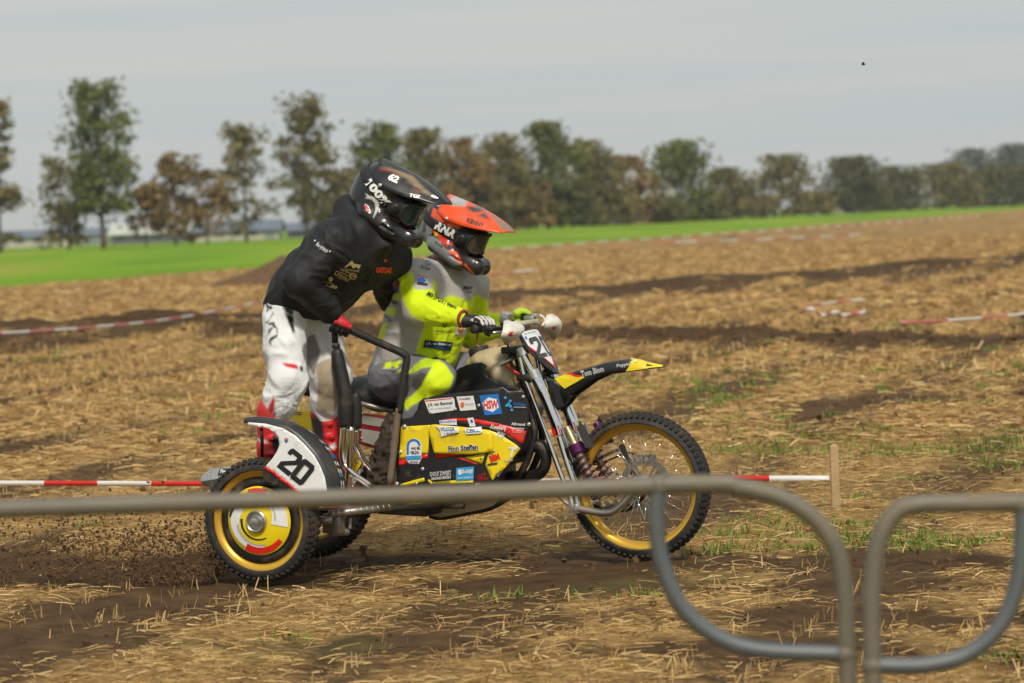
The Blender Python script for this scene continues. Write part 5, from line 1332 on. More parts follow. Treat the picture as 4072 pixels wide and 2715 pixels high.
decal('sticker', FA, fair, [('text', c4, 'T', 1425, 780, 60, 90, 12, whitev, dict(bold=0.03)), ('text', c4, 'techniek', 1440, 736, 92, 26, -4, whitev), ('text', c4, 'installatie', 1398, 848, 90, 20, -4, greyv)], 0.0078)
decal('sticker', FA, fair, [('poly', c4, [(1268, 1010), (1285, 975), (1330, 940), (1362, 940), (1350, 970), (1310, 1005)], charv, 10), ('text', c4, 'oil', 1316, 975, 46, 22, -35, greyv)], 0.0078)
decal('sticker', FA, fair, [('text', c4, 'HKZ', 1165, 1000, 84, 62, -18, mat('dark_red_vinyl', (0.30, 0.012, 0.012), rough=0.4, var=0.05), dict(bold=0.05))], 0.0078)
bolt_m = mat('bolt_head', (0.60, 0.57, 0.50), rough=0.35, metal=0.7, dirt=0.2, var=0.1)
for (x, y, r_) in ((1132, 362, 0.008), (925, 395, 0.007), (706, 424, 0.006), (1575, 530, 0.009), (470, 552, 0.011), (435, 778, 0.010), (632, 928, 0.009), (402, 1060, 0.010), (578, 1055, 0.007), (1152, 830, 0.006), (1265, 768, 0.006), (1525, 285, 0.008)):
    V, ok = cast([c4(x, y)], FA, 0.004)
    p = V[0] if ok[0] else Q(c4, x, y, 0.43)
    MB().lathe([(0, -0.008), (r_ * 1.1, -0.008), (r_, -0.012), (r_ * 0.5, -0.014), (0, -0.014)], p + YA(0.008), YA(), 12, closed=False).build('bolt', bolt_m, fair)

# ---- sidecar chassis -------------------------------------------------------------------
vt = 0.44
rail = [Q(b2, 460, 1255, vt), Q(b2, 490, 1000, vt), Q(b2, 517, 760, vt), Q(b2, 530, 690, vt)]
tube_part('fairing_stay', rail, 0.0165, rust, smooth=4)
hnd = Q(b1, 905, 375, 0.62)
gr = [Q(b2, 530, 720, vt), Q(b2, 548, 600, vt), Q(b2, 572, 420, vt), Q(b2, 586, 325, vt), Q(b2, 560, 288, vt + 0.01), Q(b2, 480, 250, 0.47), Q(b2, 330, 185, 0.53), Q(b2, 200, 125, 0.58), hnd, hnd + (hnd - Q(b2, 200, 125, 0.58)) * 0.25]
tube_part('grab_rail', gr, [0.016, 0.017, 0.0185, 0.0185, 0.0185, 0.0185, 0.0185, 0.0185, 0.0185, 0.0185], blackr, 14, 5)
pole = MB(); pv = 0.61
pole.tube([Q(b1, 865, 430, pv), Q(b1, 868, 560, pv)], 0.015, 14)
pole.tube([Q(b1, 875, 570, pv), Q(b1, 882, 612, pv)], 0.0195, 14)
pole.tube([Q(b1, 884, 615, pv), Q(b1, 890, 650, pv), Q(b1, 905, 760, pv), Q(b1, 945, 950, pv), Q(b1, 972, 1120, pv), Q(b1, 978, 1280, pv), Q(b1, 980, 1400, pv), Q(b1, 985, 1430, pv)], [0.014, 0.026, 0.032, 0.034, 0.035, 0.038, 0.036, 0.026], 18, 5)
pole.build('padded_pole', foam_m, bike)
MB().tube([Q(b1, 1072, 1075, pv - .03), Q(b1, 1082, 1110, pv - .03), Q(b1, 1088, 1250, pv - .03), Q(b1, 1088, 1400, pv - .03), Q(b1, 1085, 1440, pv - .03)], [0.012, 0.024, 0.027, 0.027, 0.020], 16, 4).build('padded_stub', foam_m, bike)
tube_part('sidecar_post', [Q(b2, 125, 815, pv), Q(b2, 116, 920, pv), Q(b2, 112, 1010, pv), Q(b2, 128, 1095, pv), Q(b2, 180, 1160, pv), Q(b2, 325, 1262, pv - .05)], 0.0155, chrome, 14, 5)
tube_part('sidecar_post', [Q(b2, 176, 825, pv), Q(b2, 170, 950, pv), Q(b2, 155, 1260, pv), Q(b2, 150, 1430, pv)], 0.0165, chrome, 14, 4)
tube_part('sidecar_post', [Q(b2, 208, 840, pv - .04), Q(b2, 214, 950, pv - .06), Q(b2, 262, 1060, pv - .1), Q(b2, 326, 1142, pv - .14)], 0.0145, chrome, 14, 5)
tube_part('sidecar_strut', [Q(b2, 180, 1260, pv - .02), Q(b2, 232, 1170, pv - .08), Q(b2, 280, 1110, pv - .14)], 0.011, chrome, 12)
kn = MB(); k0, k1 = Q(b5, 285, 508, 0.86), Q(b5, 925, 428, 0.62); kn.tube([k0, k1], 0.0185, 16)
for k in range(11):
    p = k0 + (k1 - k0) * (k + 0.5) / 11; d = (k1 - k0) / np.linalg.norm(k1 - k0)
    kn.lathe([(0.0188, -0.004), (0.0205, 0.0), (0.0188, 0.004)], p, d, 16, closed=False)
kn.build('step_bar', worn, bike)
mb = MB(); mb.box(Q(b5, 330, 600, 0.80), (0.045, 0.03, 0.045)); mb.tube([Q(b5, 290, 690, 0.80), Q(b5, 480, 680, 0.72)], 0.022, 12); mb.tube([Q(b5, 380, 560, 0.8), Q(b5, 380, 700, 0.78)], 0.012, 8); mb.tube([Q(b5, 500, 540, 0.74), Q(b5, 500, 660, 0.74)], 0.010, 8)
mb.build('swing_arm_pivot', worn, bike, bevel=0.004)
# platform, suspension and floor frame
ch = MB(); zf = 0.29
for (y0, y1, x0, x1) in ((-0.36, -0.36, -2.0, -0.75), (-0.74, -0.74, -1.72, -1.30), (-0.36, -0.74, -0.85, -1.30), (-0.36, -0.74, -1.9, -1.72), (-0.12, -0.4, -1.1, -1.1), (-0.12, -0.4, -1.55, -1.55)):
    ch.tube([(x0, y0, zf), (x1, y1, zf)], 0.017, 10)
ch.build('chassis', blackm, bike)
MB().box((-1.45, -0.57, zf + 0.022), (0.33, 0.20, 0.006)).build('platform', alu, bike, smooth=False)
MB().tube([(-1.2, -0.86, 0.27), (-1.35, -0.90, 0.275), (sw_c[0], -0.925, sw_c[2])], 0.02, 10, 4).build('sidecar_swing_arm', worn, bike)
MB().tube([sw_c + YA(0.10), sw_c + YA(-0.06)], 0.013, 10).build('sidecar_axle', worn, bike)
MB().tube([(-1.42, -0.90, 0.30), (-1.25, -0.86, 0.52)], 0.022, 12).build('sidecar_shock', purple_m, bike)
MB().tube([(-1.05, -0.13, 0.33), (-1.4, -0.13, 0.325), (-1.715, -0.12, 0.325)], 0.024, 10, 3).build('swing_arm', alu, bike)
MB().tube([(-1.05, 0.13, 0.33), (-1.4, 0.13, 0.325), (-1.715, 0.12, 0.325)], 0.024, 10, 3).build('swing_arm', alu, bike)
MB().tube([rw_c + YA(-0.14), rw_c + YA(0.14)], 0.014, 10).build('rear_axle', worn, bike)
# red framed box with two pale panels beside the seat post, yellow side panels
vb = 0.22
bx2 = plate('air_box', cpoly(b2, [(248, 722), (480, 752), (500, 1010), (385, 985), (240, 950), (238, 800)]), vb, mat('dark_red_frame', (0.20, 0.010, 0.016), rough=0.4, dirt=0.2, var=0.1), bike, 0.02)
gp_ = mat('dusty_panel', (0.30, 0.29, 0.26), rough=0.7, dirt=0.35, var=0.15, dirtcol=(0.06, 0.055, 0.045))
decal('air_box_panel', [bx2], bx2, [('poly', b2, [(268, 738), (470, 772), (452, 832), (262, 800)], gp_)], 0.012)
decal('air_box_panel', [bx2], bx2, [('poly', b2, [(260, 836), (446, 868), (425, 980), (262, 930)], gp_)], 0.012)
for (x, y) in ((262, 728), (246, 790), (244, 848), (252, 905)):
    MB().ball(Q(b2, x, y, vb + 0.015), 0.005, 8).build('rivet', bolt_m, bx2)
plate('inner_side_panel', cpoly(b2, [(10, 1000), (60, 900), (110, 860), (195, 990), (262, 1080), (215, 1160), (150, 1290), (60, 1290)]), 0.42, yellow_m, bike, 0.005)
isp = bpy.data.objects['inner_side_panel']
for (x, y, r_) in ((222, 1075, 0.010), (60, 985, 0.012), (200, 1100, 0.006), (236, 1052, 0.006)): MB().ball(Q(b2, x, y, 0.425), (r_, 0.006, r_), 10).build('bolt', bolt_m, isp)
decal('sticker', [isp], isp, [('poly', b2, [(46, 1045), (82, 1050), (84, 1075), (48, 1070)], charv), ('text', b2, 'CN', 66, 1060, 28, 20, 4, whitev)])
ysp = plate('rear_side_panel', cpoly(b1, [(340, 1290), (440, 1255), (600, 1262), (640, 1300), (640, 1568), (300, 1568)]), 0.15, yellow_m, bike, 0.006)
decal('sticker', [ysp], ysp, [('poly', b1, [(430, 1240), (606, 1262), (606, 1282), (430, 1262)], red_m), ('poly', b1, [(412, 1275), (520, 1278), (518, 1306), (414, 1298)], darkv), ('text', b1, 'Harskamp', 466, 1290, 90, 18, 3, whitev)])
decal('sticker', [ysp], ysp, [('poly', b1, [(362, 1358), (475, 1362), (472, 1420), (365, 1410)], whitev), ('text', b1, 'SPONSOR', 420, 1375, 100, 18, 3, red_m), ('text', b1, 'TEAM', 420, 1400, 90, 18, 3, bluev)])
# mud-caked guard net under the rider
mn = Field((-1.42, -0.44, 0.34), (-1.02, -0.20, 0.72), 0.009)
mn.chain([Q(b2, 500, 700, 0.34), Q(b2, 470, 830, 0.34), Q(b2, 440, 980, 0.34), Q(b2, 400, 1120, 0.33), Q(b2, 380, 1260, 0.32)], [0.02, 0.035, 0.045, 0.055, 0.06], 0.02, (0, 1, 0), [1.1] * 5)
mn.cap(Q(b2, 400, 1120, 0.33), Q(b2, 340, 1240, 0.33), 0.05, 0.03, 0.02)
V, Fc = mn.mesh(1); V = folds(V, Fc, 0.016, 34, 3); mesh_obj('mud_flap', V, Fc, mud_m, bike)
# seat, subframe, tail
st = Field((-2.0, -0.2, 0.66), (-0.85, 0.2, 0.95), 0.011)
st.chain([Q(b1, 980, 1040, 0.0), Q(b1, 1150, 1055, 0.0), Q(b2, 400, 600, 0.0), Q(b2, 560, 620, 0.0), Q(b4, 60, 1090, 0.0)], [0.055, 0.066, 0.070, 0.066, 0.05], 0.03, (0, 1, 0), [1.7, 2.0, 2.0, 1.9, 1.7])
V, Fc = st.mesh(2); mesh_obj('seat', V, Fc, mat('seat_vinyl', (0.018, 0.017, 0.017), rough=0.5, dirt=0.25, var=0.1, bump=0.1, bscale=150), bike)
for s in (0.14, -0.14): tube_part('subframe_tube', [Q(b1, 1000, 1160, s), Q(b1, 1150, 1190, s), Q(b1, 1470, 1268, s)], 0.0135, worn)
tl = [(465, 130), (520, 112), (640, 106), (760, 108), (850, 122), (950, 150)]; tb = [(466, 134), (520, 150), (640, 190), (760, 215), (850, 230), (950, 240)]; thw = [0.02, 0.06, 0.08, 0.085, 0.085, 0.085]; V = []
for (x, y), (bx_, by_), hw in zip(tl, tb, thw):
    T_ = Q(c3, x, y, 0); Bt = Q(c3, bx_, by_, hw)
    for fy, fz in ((1, 1), (1, 0.4), (0.85, 0.1), (0.4, 0), (-0.4, 0), (-0.85, 0.1), (-1, 0.4), (-1, 1)): V.append(np.array([T_[0] + (Bt[0] - T_[0]) * fz, -hw * fy, T_[2] + (Bt[2] - T_[2]) * fz]))
Fc = [(i * 8 + k, i * 8 + k + 1, (i + 1) * 8 + k + 1, (i + 1) * 8 + k) for i in range(5) for k in range(7)]
tail = MB().add(V, Fc).build('rear_mudguard', blackp, bike, True, solid=0.004, angle=60)
decal('tail_graphic', [tail], tail, [('poly', c3, [(468, 129), (522, 113), (640, 107), (760, 109), (850, 123), (850, 134), (760, 124), (640, 122), (522, 130)], yellow_m), ('poly', c3, [(600, 109), (760, 110), (845, 122), (845, 129), (760, 119), (600, 117)], whitev)], 0.008)
# silencer
s0, s1 = Q(c3, 45, 806, 0.24), Q(c3, 250, 772, 0.24); T = (s1 - s0) / np.linalg.norm(s1 - s0); Ls = np.linalg.norm(s1 - s0)
sl_ = MB(); sl_.lathe([(0.0, 0.0), (0.020, 0.0), (0.026, 0.004), (0.052, 0.055), (0.054, 0.060), (0.054, 0.072), (0.050, 0.074), (0.050, Ls + 0.16), (0.03, Ls + 0.20), (0, Ls + 0.2)], s0, T, 8, closed=False)
sil = sl_.build('silencer', alu, bike, angle=25)
decal('silencer_badge', [sil], sil, [('poly', c3, [(168, 722), (232, 726), (215, 770), (150, 768)], darkv, 8), ('text', c3, 'FMF', 195, 744, 50, 24, 5, whitev)])
# sidecar mudguard with race number
vm = 1.075
whp = [(362, 398), (480, 408), (600, 438), (690, 492), (760, 560), (820, 630), (862, 705), (892, 780), (906, 862), (906, 940), (760, 935), (690, 862), (600, 790), (540, 742), (478, 708), (530, 650), (562, 600), (580, 555), (572, 510), (545, 470), (510, 448), (470, 434), (362, 422)]
sm = plate('sidecar_mudguard', cpoly(c3, whp), vm, white_m, bike, 0.005, 12)
plate('mudguard_stripe', cpoly(c3, [(482, 703), (540, 738), (600, 786), (690, 856), (720, 890), (690, 880), (590, 806), (530, 758), (470, 720)]), vm + 0.0045, red_m, sm, 0.002, 10)
lower = plate('sidecar_mudguard_flap', cpoly(c3, [(476, 712), (530, 750), (590, 798), (690, 868), (760, 935), (640, 868), (560, 845), (490, 818), (462, 790), (460, 760)]), vm - 0.003, blackp, bike, 0.005, 12)
arcp = [(330, 404), (400, 388), (470, 386), (600, 412), (720, 470), (800, 540), (880, 640), (935, 740), (965, 830), (985, 940)]
V = []; edge = [(330, 404), (400, 400), (480, 408), (600, 438), (690, 492), (760, 560), (820, 630), (862, 705), (892, 780), (906, 862), (906, 940)]
ep, _ = spline(np.array([B(*c3(x, y), vm) for x, y in edge]), None, 3)
nsec = 7
for i, p in enumerate(ep):
    cen = np.array([sw_c[0], p[1], sw_c[2]]); rd = p - cen; rd /= np.linalg.norm(rd)
    f = i / (len(ep) - 1); wd = 0.05 + 0.15 * min(1, f * 2.2)
    for k in range(nsec):
        t = k / (nsec - 1); V.append(p + np.array([0, wd * t, 0]) + rd * (0.022 * math.sin(math.pi * min(1, t * 1.15)) ** 0.7))
Fc = [(i * nsec + k, i * nsec + k + 1, (i + 1) * nsec + k + 1, (i + 1) * nsec + k) for i in range(len(ep) - 1) for k in range(nsec - 1)]
mtop = MB().add(V, Fc).build('sidecar_mudguard_top', mat('mudguard_black', (0.03, 0.031, 0.034), rough=0.4, dirt=0.2, var=0.1), bike, True, solid=0.005)
def num(shapes, cx, cy, w, h, ang, lean):
    o_ = []; a = math.radians(ang)
    for sh_ in shapes:
        o_.append([(cx + (x - .5) * w * math.cos(a) + (y - .5) * h * math.sin(a + lean), cy + (x - .5) * w * math.sin(a) - (y - .5) * h * math.cos(a + lean)) for x, y in sh_])
    return o_
items = [('poly', c3, s_, darkv, 10) for s_ in num([TWO], 655, 672, 108, 172, 39, -0.02)] + [('poly', c3, s_, darkv, 10) for s_ in num(zero_quads(), 742, 742, 108, 172, 39, -0.02)]
decal('race_number', [sm], sm, items)
decal('mudguard_badge', [sm], sm, [('poly', c3, [(615, 508), (640, 508), (640, 530), (626, 544), (613, 528)], bluev, 6), ('poly', c3, [(617, 510), (640, 510), (638, 522), (616, 520)], orange_v, 6)])
stick = []
for k, (f0, cs) in enumerate(((0.42, whitev), (0.47, charv), (0.52, greyv), (0.57, whitev), (0.62, red_m), (0.66, bluev), (0.72, whitev), (0.78, whitev), (0.83, skyv), (0.88, whitev), (0.93, greyv))):
    i0 = int(f0 * (len(ep) - 1)); p = ep[i0]; 
    q0 = i0 * nsec
    Vt = np.array(V); a_, b_, c_, d_ = Vt[q0 + 3], Vt[q0 + 5], Vt[q0 + nsec + 5], Vt[q0 + nsec + 3]
    cen = np.array([sw_c[0], p[1], sw_c[2]]); rd = p - cen; rd /= np.linalg.norm(rd)
    MB().add([a_ + rd * 0.005, b_ + rd * 0.005, c_ + rd * 0.005, d_ + rd * 0.005], [(0, 1, 2, 3)]).build('sticker', cs, mtop, smooth=False)
tube_part('mudguard_stay', [Q(c3, 452, 440, vm - 0.02), Q(c3, 458, 540, vm - 0.03), Q(c3, 456, 600, vm - 0.10), Q(c3, 470, 760, 0.90)], 0.008, blackm)
tube_part('mudguard_stay', [Q(c3, 800, 620, vm - 0.1), Q(c3, 900, 800, 0.9), Q(c3, 960, 900, 0.85)], 0.009, blackm)
# ================================================================== THE TWO RACERS
skin_m = mat('skin', attr='Col', rough=0.55, var=0.05)
cloth_m = mat('jersey_cloth', attr='Col', rough=0.72, var=0.05, bump=0.25, bscale=260, dirt=0.06, spec=0.3)
hood_m = mat('softshell_cloth', attr='Col', rough=0.62, var=0.12, bump=0.2, bscale=300, spec=0.35)
pant_m = mat('race_trouser_cloth', attr='Col', rough=0.68, var=0.04, bump=0.10, bscale=300, dirt=0.14, spec=0.3, dirtcol=(0.32, 0.25, 0.17))
boot_m = mat('boot_leather', attr='Col', rough=0.42, var=0.06, dirt=0.22, dirtcol=(0.18, 0.11, 0.07))
glove_m = mat('glove_cloth', attr='Col', rough=0.6, var=0.06, dirt=0.10)
shell_m = mat('helmet_shell', attr='Col', rough=0.30, var=0.03, dirt=0.34, dscale=18, coat=0.3, dirtcol=(0.16, 0.12, 0.085))
peak_m = mat('helmet_peak', attr='Col', rough=0.30, var=0.02, dirt=0.30, dscale=16, dirtcol=(0.20, 0.15, 0.10))
def glass(name, col, rough, alpha):
    M = bpy.data.materials.new(name); M.use_nodes = True; b_ = M.node_tree.nodes['Principled BSDF']
    b_.inputs['Base Color'].default_value = (*col, 1); b_.inputs['Roughness'].default_value = rough; b_.inputs['Alpha'].default_value = alpha; b_.inputs['Specular IOR Level'].default_value = 0.8
    return M
lens_clear = glass('clear_lens', (0.12, 0.105, 0.09), 0.06, 0.55)
lens_dark = mat('mirror_lens', (0.05, 0.10, 0.12), rough=0.04, metal=0.7, var=0.0)
BLK = (0.012, 0.012, 0.014); WHT = (0.74, 0.74, 0.76); GRY = (0.45, 0.425, 0.415); NEO = (0.66, 0.82, 0.010); DGR = (0.17, 0.17, 0.195); RED = (0.60, 0.016, 0.02); ORG = (0.80, 0.085, 0.018)
BEI = (0.42, 0.345, 0.25); LGR = (0.40, 0.42, 0.43)
def paint(V, base, regions, sp=3.4):
    """colour of the cloth itself: outlines of the printed / sewn-in areas, given in photo pixels"""
    c = np.tile(np.array(base, float), (len(V), 1)); P = to_px(V)
    offs = [(0, 0)] + [(sp * math.cos(a_), sp * math.sin(a_)) for a_ in np.arange(0, 6.28, 0.785)]
    tot = np.zeros_like(c)
    for o in offs:                          # average over a thread's width so seams are not ragged
        cc = c.copy()
        for cr, poly, col in regions:
            k = inside(P + np.array(o), cpoly(cr, poly)); cc[k] = col
        tot += cc
    return tot / len(offs)
def rot_yp(psi, th, roll=0.0):
    cz, sz = math.cos(-psi), math.sin(-psi); cy, sy = math.cos(th), math.sin(th); cr, sr = math.cos(roll), math.sin(roll)
    Rz = np.array([[cz, -sz, 0], [sz, cz, 0], [0, 0, 1]]); Ry = np.array([[cy, 0, sy], [0, 1, 0], [-sy, 0, cy]]); Rx = np.array([[1, 0, 0], [0, cr, -sr], [0, sr, cr]])
    return Rz @ Ry @ Rx
def helmet(person, c, psi, th, base, regions, peak_base, peak_regions, strap_col, lens, lens_name, sc=1.0, roll=0.0, tilt=0.0):
    Rm = rot_yp(psi, th, roll); X = lambda P: np.asarray(c) + (np.asarray(P) * sc) @ Rm.T
    f = Field((-0.19, -0.16, -0.18), (0.29, 0.16, 0.17), 0.0042)
    f.ell((-0.014, 0, 0.012), (0.140, 0.124, 0.126)); f.ell((-0.022, 0, -0.055), (0.124, 0.114, 0.085), 0.03)
    for s in (-1, 1):
        f.cap((0.0, s * 0.098, -0.088), (0.125, s * 0.084, -0.100), 0.040, 0.036, 0.028)
        f.cap((0.125, s * 0.084, -0.100), (0.212, s * 0.034, -0.104), 0.036, 0.031, 0.02)
        f.cap((0.06, s * 0.095, -0.060), (0.205, s * 0.040, -0.078), 0.022, 0.016, 0.02)
    f.cap((0.220, -0.034, -0.104), (0.220, 0.034, -0.104), 0.030, None, 0.02)
    f.cap((0.215, -0.030, -0.082), (0.215, 0.030, -0.082), 0.026, None, 0.02)
    f.box((0.24, 0, 0.004), (0.150, 0.25, 0.056), 0.02, 0.012, '-')                # eye port
    f.ell((-0.012, 0, 0.004), (0.116, 0.101, 0.104), 0.0, '-'); f.cap((-0.02, 0, -0.25), (-0.02, 0, -0.05), 0.088, None, 0.0, '-')
    f.box((0.09, 0, -0.10), (0.105, 0.060, 0.10), 0.03, 0.0, '-')
    for s in (-1, 1):                                                               # side vents and chin slots
        f.box((0.135, s * 0.120, -0.092), (0.035, 0.012, 0.008), 0.003, 0.0, '-', rot_yp(s * 0.28, 0.05).T)
        f.box((-0.02, s * 0.07, 0.118), (0.03, 0.006, 0.012), 0.003, 0.0, '-')
    for k in range(5): f.box((0.252, 0.0, -0.085 - k * 0.010), (0.012, 0.022, 0.0028), 0.002, 0.0, '-')
    V, Fc = f.mesh(1); V = X(V)
    sh = mesh_obj('helmet', V, Fc, shell_m, person, col=paint(V, base, regions, 2.0))
    # peak
    ns, ntt = 26, 25
    xs = [-0.06, 0.0, 0.08, 0.16, 0.23, 0.275, 0.295]; zr = [0.139, 0.150, 0.157, 0.155, 0.148, 0.138, 0.130]; ze = [0.062, 0.052, 0.062, 0.082, 0.103, 0.118, 0.126]; yw = [0.112, 0.129, 0.124, 0.111, 0.090, 0.070, 0.050]
    V = []
    for i in range(ns):
        x = -0.06 + 0.355 * i / (ns - 1)
        r_, e_, w_ = np.interp(x, xs, zr), np.interp(x, xs, ze), np.interp(x, xs, yw)
        for j in range(ntt):
            t = 2 * j / (ntt - 1) - 1; z = e_ + (r_ - e_) * (1 - abs(t) ** 2.3)
            z += 0.006 * math.exp(-((abs(t) - 0.45) / 0.09) ** 2) * (1 if x > 0.02 else 0.3)        # raised ribs
            back = -0.03 * (1 - abs(t)) * max(0, 1 - i / 4)
            V.append((x + back - (0.014 * abs(t) ** 3 if i == ns - 1 else 0), w_ * t, z))
    Vp = X(V); Fp = np.array([(i * ntt + j, (i + 1) * ntt + j, (i + 1) * ntt + j + 1, i * ntt + j + 1) for i in range(ns - 1) for j in range(ntt - 1)])
    pk = mesh_obj('helmet_peak', Vp, Fp, peak_m, person, col=paint(Vp, peak_base, peak_regions)); md = pk.modifiers.new('thick', 'SOLIDIFY'); md.thickness = 0.004
    for s in (-1, 1):
        MB().lathe([(0, -0.004), (0.010, -0.004), (0.010, 0.003), (0.006, 0.004), (0, 0.004)], X((0.012, s * 0.131, 0.060)), Rm @ np.array([0, 1.0, 0]), 14, closed=False).build('peak_screw', bolt_m, pk)
    # goggles: frame, lens, strap
    ol = []
    for a in np.linspace(0, 2 * math.pi, 40, endpoint=False):
        y = 0.088 * math.copysign(abs(math.cos(a)) ** 0.55, math.cos(a)); z = 0.050 * math.copysign(abs(math.sin(a)) ** 0.6, math.sin(a)); 
        if z < 0: z += 0.016 * math.exp(-(y / 0.02) ** 2)
        ol.append((y, z + 0.006))
    gx = lambda y: 0.190 - 5.6 * y * y
    fr_ = [X((gx(y), y, z)) for y, z in ol]; fr_.append(fr_[0]); g = MB().tube(fr_, 0.0070, 8, 2, cap=False)
    skirt = []
    for k in range(40):
        y, z = ol[k]; skirt.append((X((gx(y), y, z)), X((gx(y) - 0.070, y * 1.10, z * 1.20))))
    V = [p for ab in skirt for p in ab]; g.add(V, [(2 * k, 2 * k + 1, 2 * ((k + 1) % 40) + 1, 2 * ((k + 1) % 40)) for k in range(40)])
    gg = g.build('goggles', blackr, person)
    P, Fl = tess([(y * 0.97, (z - .006) * 0.97 + .006) for y, z in ol], 0.010); MB().add([X((gx(y) + 0.002, y, z)) for y, z in P], Fl).build(lens_name, lens, gg)
    bt = BVHTree.FromPolygons([tuple(p) for p in sh_local(sh, c, Rm, sc)], [tuple(int(i) for i in q) for q in Fc])
    V = []; rows = 5; angs = np.radians(np.linspace(42, 318, 64))
    for a in angs:
        for k in range(rows):
            z = 0.006 + 0.022 * (2 * k / (rows - 1) - 1) + max(0.0, 0.085 - math.cos(a) * 0.13) * math.tan(tilt); d = Vector((math.cos(a), math.sin(a), 0)); o = Vector((-0.01, 0, z)) + d * 0.3
            h, nn, _, _ = bt.ray_cast(o, -d)
            h = np.array(h) if h is not None else np.array((-0.01 + d.x * 0.13, d.y * 0.12, z))
            V.append(h + np.array(d) * 0.003)
    V = X(V); st_ = MB().add(V, [(i * rows + k, i * rows + k + 1, (i + 1) * rows + k + 1, (i + 1) * rows + k) for i in range(len(angs) - 1) for k in range(rows - 1)]).build('goggle_strap', strap_col, person, True, solid=0.003)
    for s in (-1, 1):
        MB().lathe([(0, 0), (0.020, 0), (0.020, 0.007), (0.012, 0.009), (0, 0.009)], X((0.118, s * 0.104, 0.006)), Rm @ np.array([0.3, s * 1.0, 0]), 18, closed=False).build('strap_outrigger', blackp, gg)
    return sh, pk, st_, X
def sh_local(o, c, Rm, sc):
    return ((GEO[o.name][0] - np.asarray(c)) @ Rm) / sc
def body_mesh(person, limbs, head_c, head_R, sc=1.0):
    """bare body: one continuous surface from feet to head"""
    pts = np.vstack([np.array(l[0]) for l in limbs] + [np.array([head_c])])
    f = Field(pts.min(0) - 0.22, pts.max(0) + 0.22, 0.011)
    for P, r, lat, es in limbs: f.chain(P, r, 0.03, lat, es)
    H_ = lambda p: np.asarray(head_c) + head_R @ (np.asarray(p, float) + np.array([0.030, 0, 0]))
    f.ell(H_((-0.035, 0, 0.005)), (0.104, 0.078, 0.096), 0.03, axes=head_R.T); f.ell(H_((0.045, 0, -0.055)), (0.055, 0.052, 0.062), 0.03, axes=head_R.T)
    f.cap(H_((0.088, 0, 0.012)), H_((0.112, 0, -0.022)), 0.009, 0.013, 0.012)                       # nose
    f.cap(H_((0.084, -0.03, 0.030)), H_((0.084, 0.03, 0.030)), 0.012, None, 0.012)                     # brow
    f.cap(H_((0.090, -0.018, -0.060)), H_((0.090, 0.018, -0.060)), 0.008, None, 0.008)                 # mouth
    V, Fc = f.mesh(1); b_ = mesh_obj('body', V, Fc, skin_m, person, col=np.tile((0.42, 0.22, 0.15), (len(V), 1)))
    for s in (-1, 1):
        MB().ball(H_((0.080, s * 0.030, 0.008)), 0.012, 12).build('eye', mat('eye_white', (0.6, 0.58, 0.55), rough=0.2, var=0), person)
        MB().ball(H_((0.090, s * 0.030, 0.007)), 0.0055, 8).build('iris', mat('eye_iris', (0.04, 0.025, 0.015), rough=0.15, var=0), person)
    return b_
def glove(person, c, d, wrist, t_hint, cols, rg=0.019, name='glove', sc=1.0):
    c = np.asarray(c, float); d = np.asarray(d, float); d /= np.linalg.norm(d); w = np.asarray(wrist, float)
    n = w - c; n -= d * (n @ d); n /= np.linalg.norm(n); t = np.cross(d, n); t = t if t @ np.asarray(t_hint) > 0 else -t
    f = Field(np.minimum(c, w) - 0.12, np.maximum(c, w) + 0.12, 0.0045)
    pc = lambda ph, r, s: c + d * s + r * (math.cos(ph) * n + math.sin(ph) * t)
    f.cap(w, pc(0.7, 0.040, 0.0), 0.032, 0.025, 0.012, lat=d, ea=1.25, eb=1.75)                         # palm and back
    f.cap(w + (w - c) / np.linalg.norm(w - c) * 0.035, w, 0.034, 0.030, 0.012)                          # cuff
    R_ = rg + 0.010
    fing = [(0.037, 0.98), (0.0125, 1.05), (-0.0125, 1.0), (-0.036, 0.86)]
    for i, (s, l) in enumerate(fing):
        q = [pc(0.85, R_ + 0.019, s), pc(1.55 * l, R_ + 0.010, s * 1.02), pc(2.5 * l, R_ + 0.003, s), pc(3.4 * l, R_, s * 0.97)]
        f.cap(q[0], q[1], 0.0122, 0.0112, 0.006); f.cap(q[1], q[2], 0.0112, 0.0104, 0.003); f.cap(q[2], q[3], 0.0104, 0.0092, 0.003)
    q = [w * 0.45 + pc(0.2, 0.03, 0.035) * 0.55, pc(-0.5, R_ + 0.010, 0.050), pc(-1.3, R_ + 0.004, 0.046), pc(-2.0, R_, 0.036)]
    f.cap(q[0], q[1], 0.0145, 0.0125, 0.008); f.cap(q[1], q[2], 0.0115, 0.0105, 0.003); f.cap(q[2], q[3], 0.0105, 0.009, 0.003)
    V, Fc = f.mesh(1)
    col = np.tile(np.array(cols[0], float), (len(V), 1)); L = V - c
    kn_ = (L @ t) / 0.06 + (1 - (L @ n) / 0.06); a_ = L @ n; s_ = L @ d
    if len(cols) > 1: col[(a_ > (0.030 if len(cols) == 2 else 0.045))] = cols[1]
    if len(cols) > 2:                      # coloured finger backs
        k = (a_ < 0.045) & (a_ > -0.02) & (L @ t > 0.022); col[k & (np.abs(((s_ + 0.05) / 0.0245) % 1 - 0.5) < 0.33)] = cols[2]
    return mesh_obj(name, V, Fc, glove_m, person, col=col)
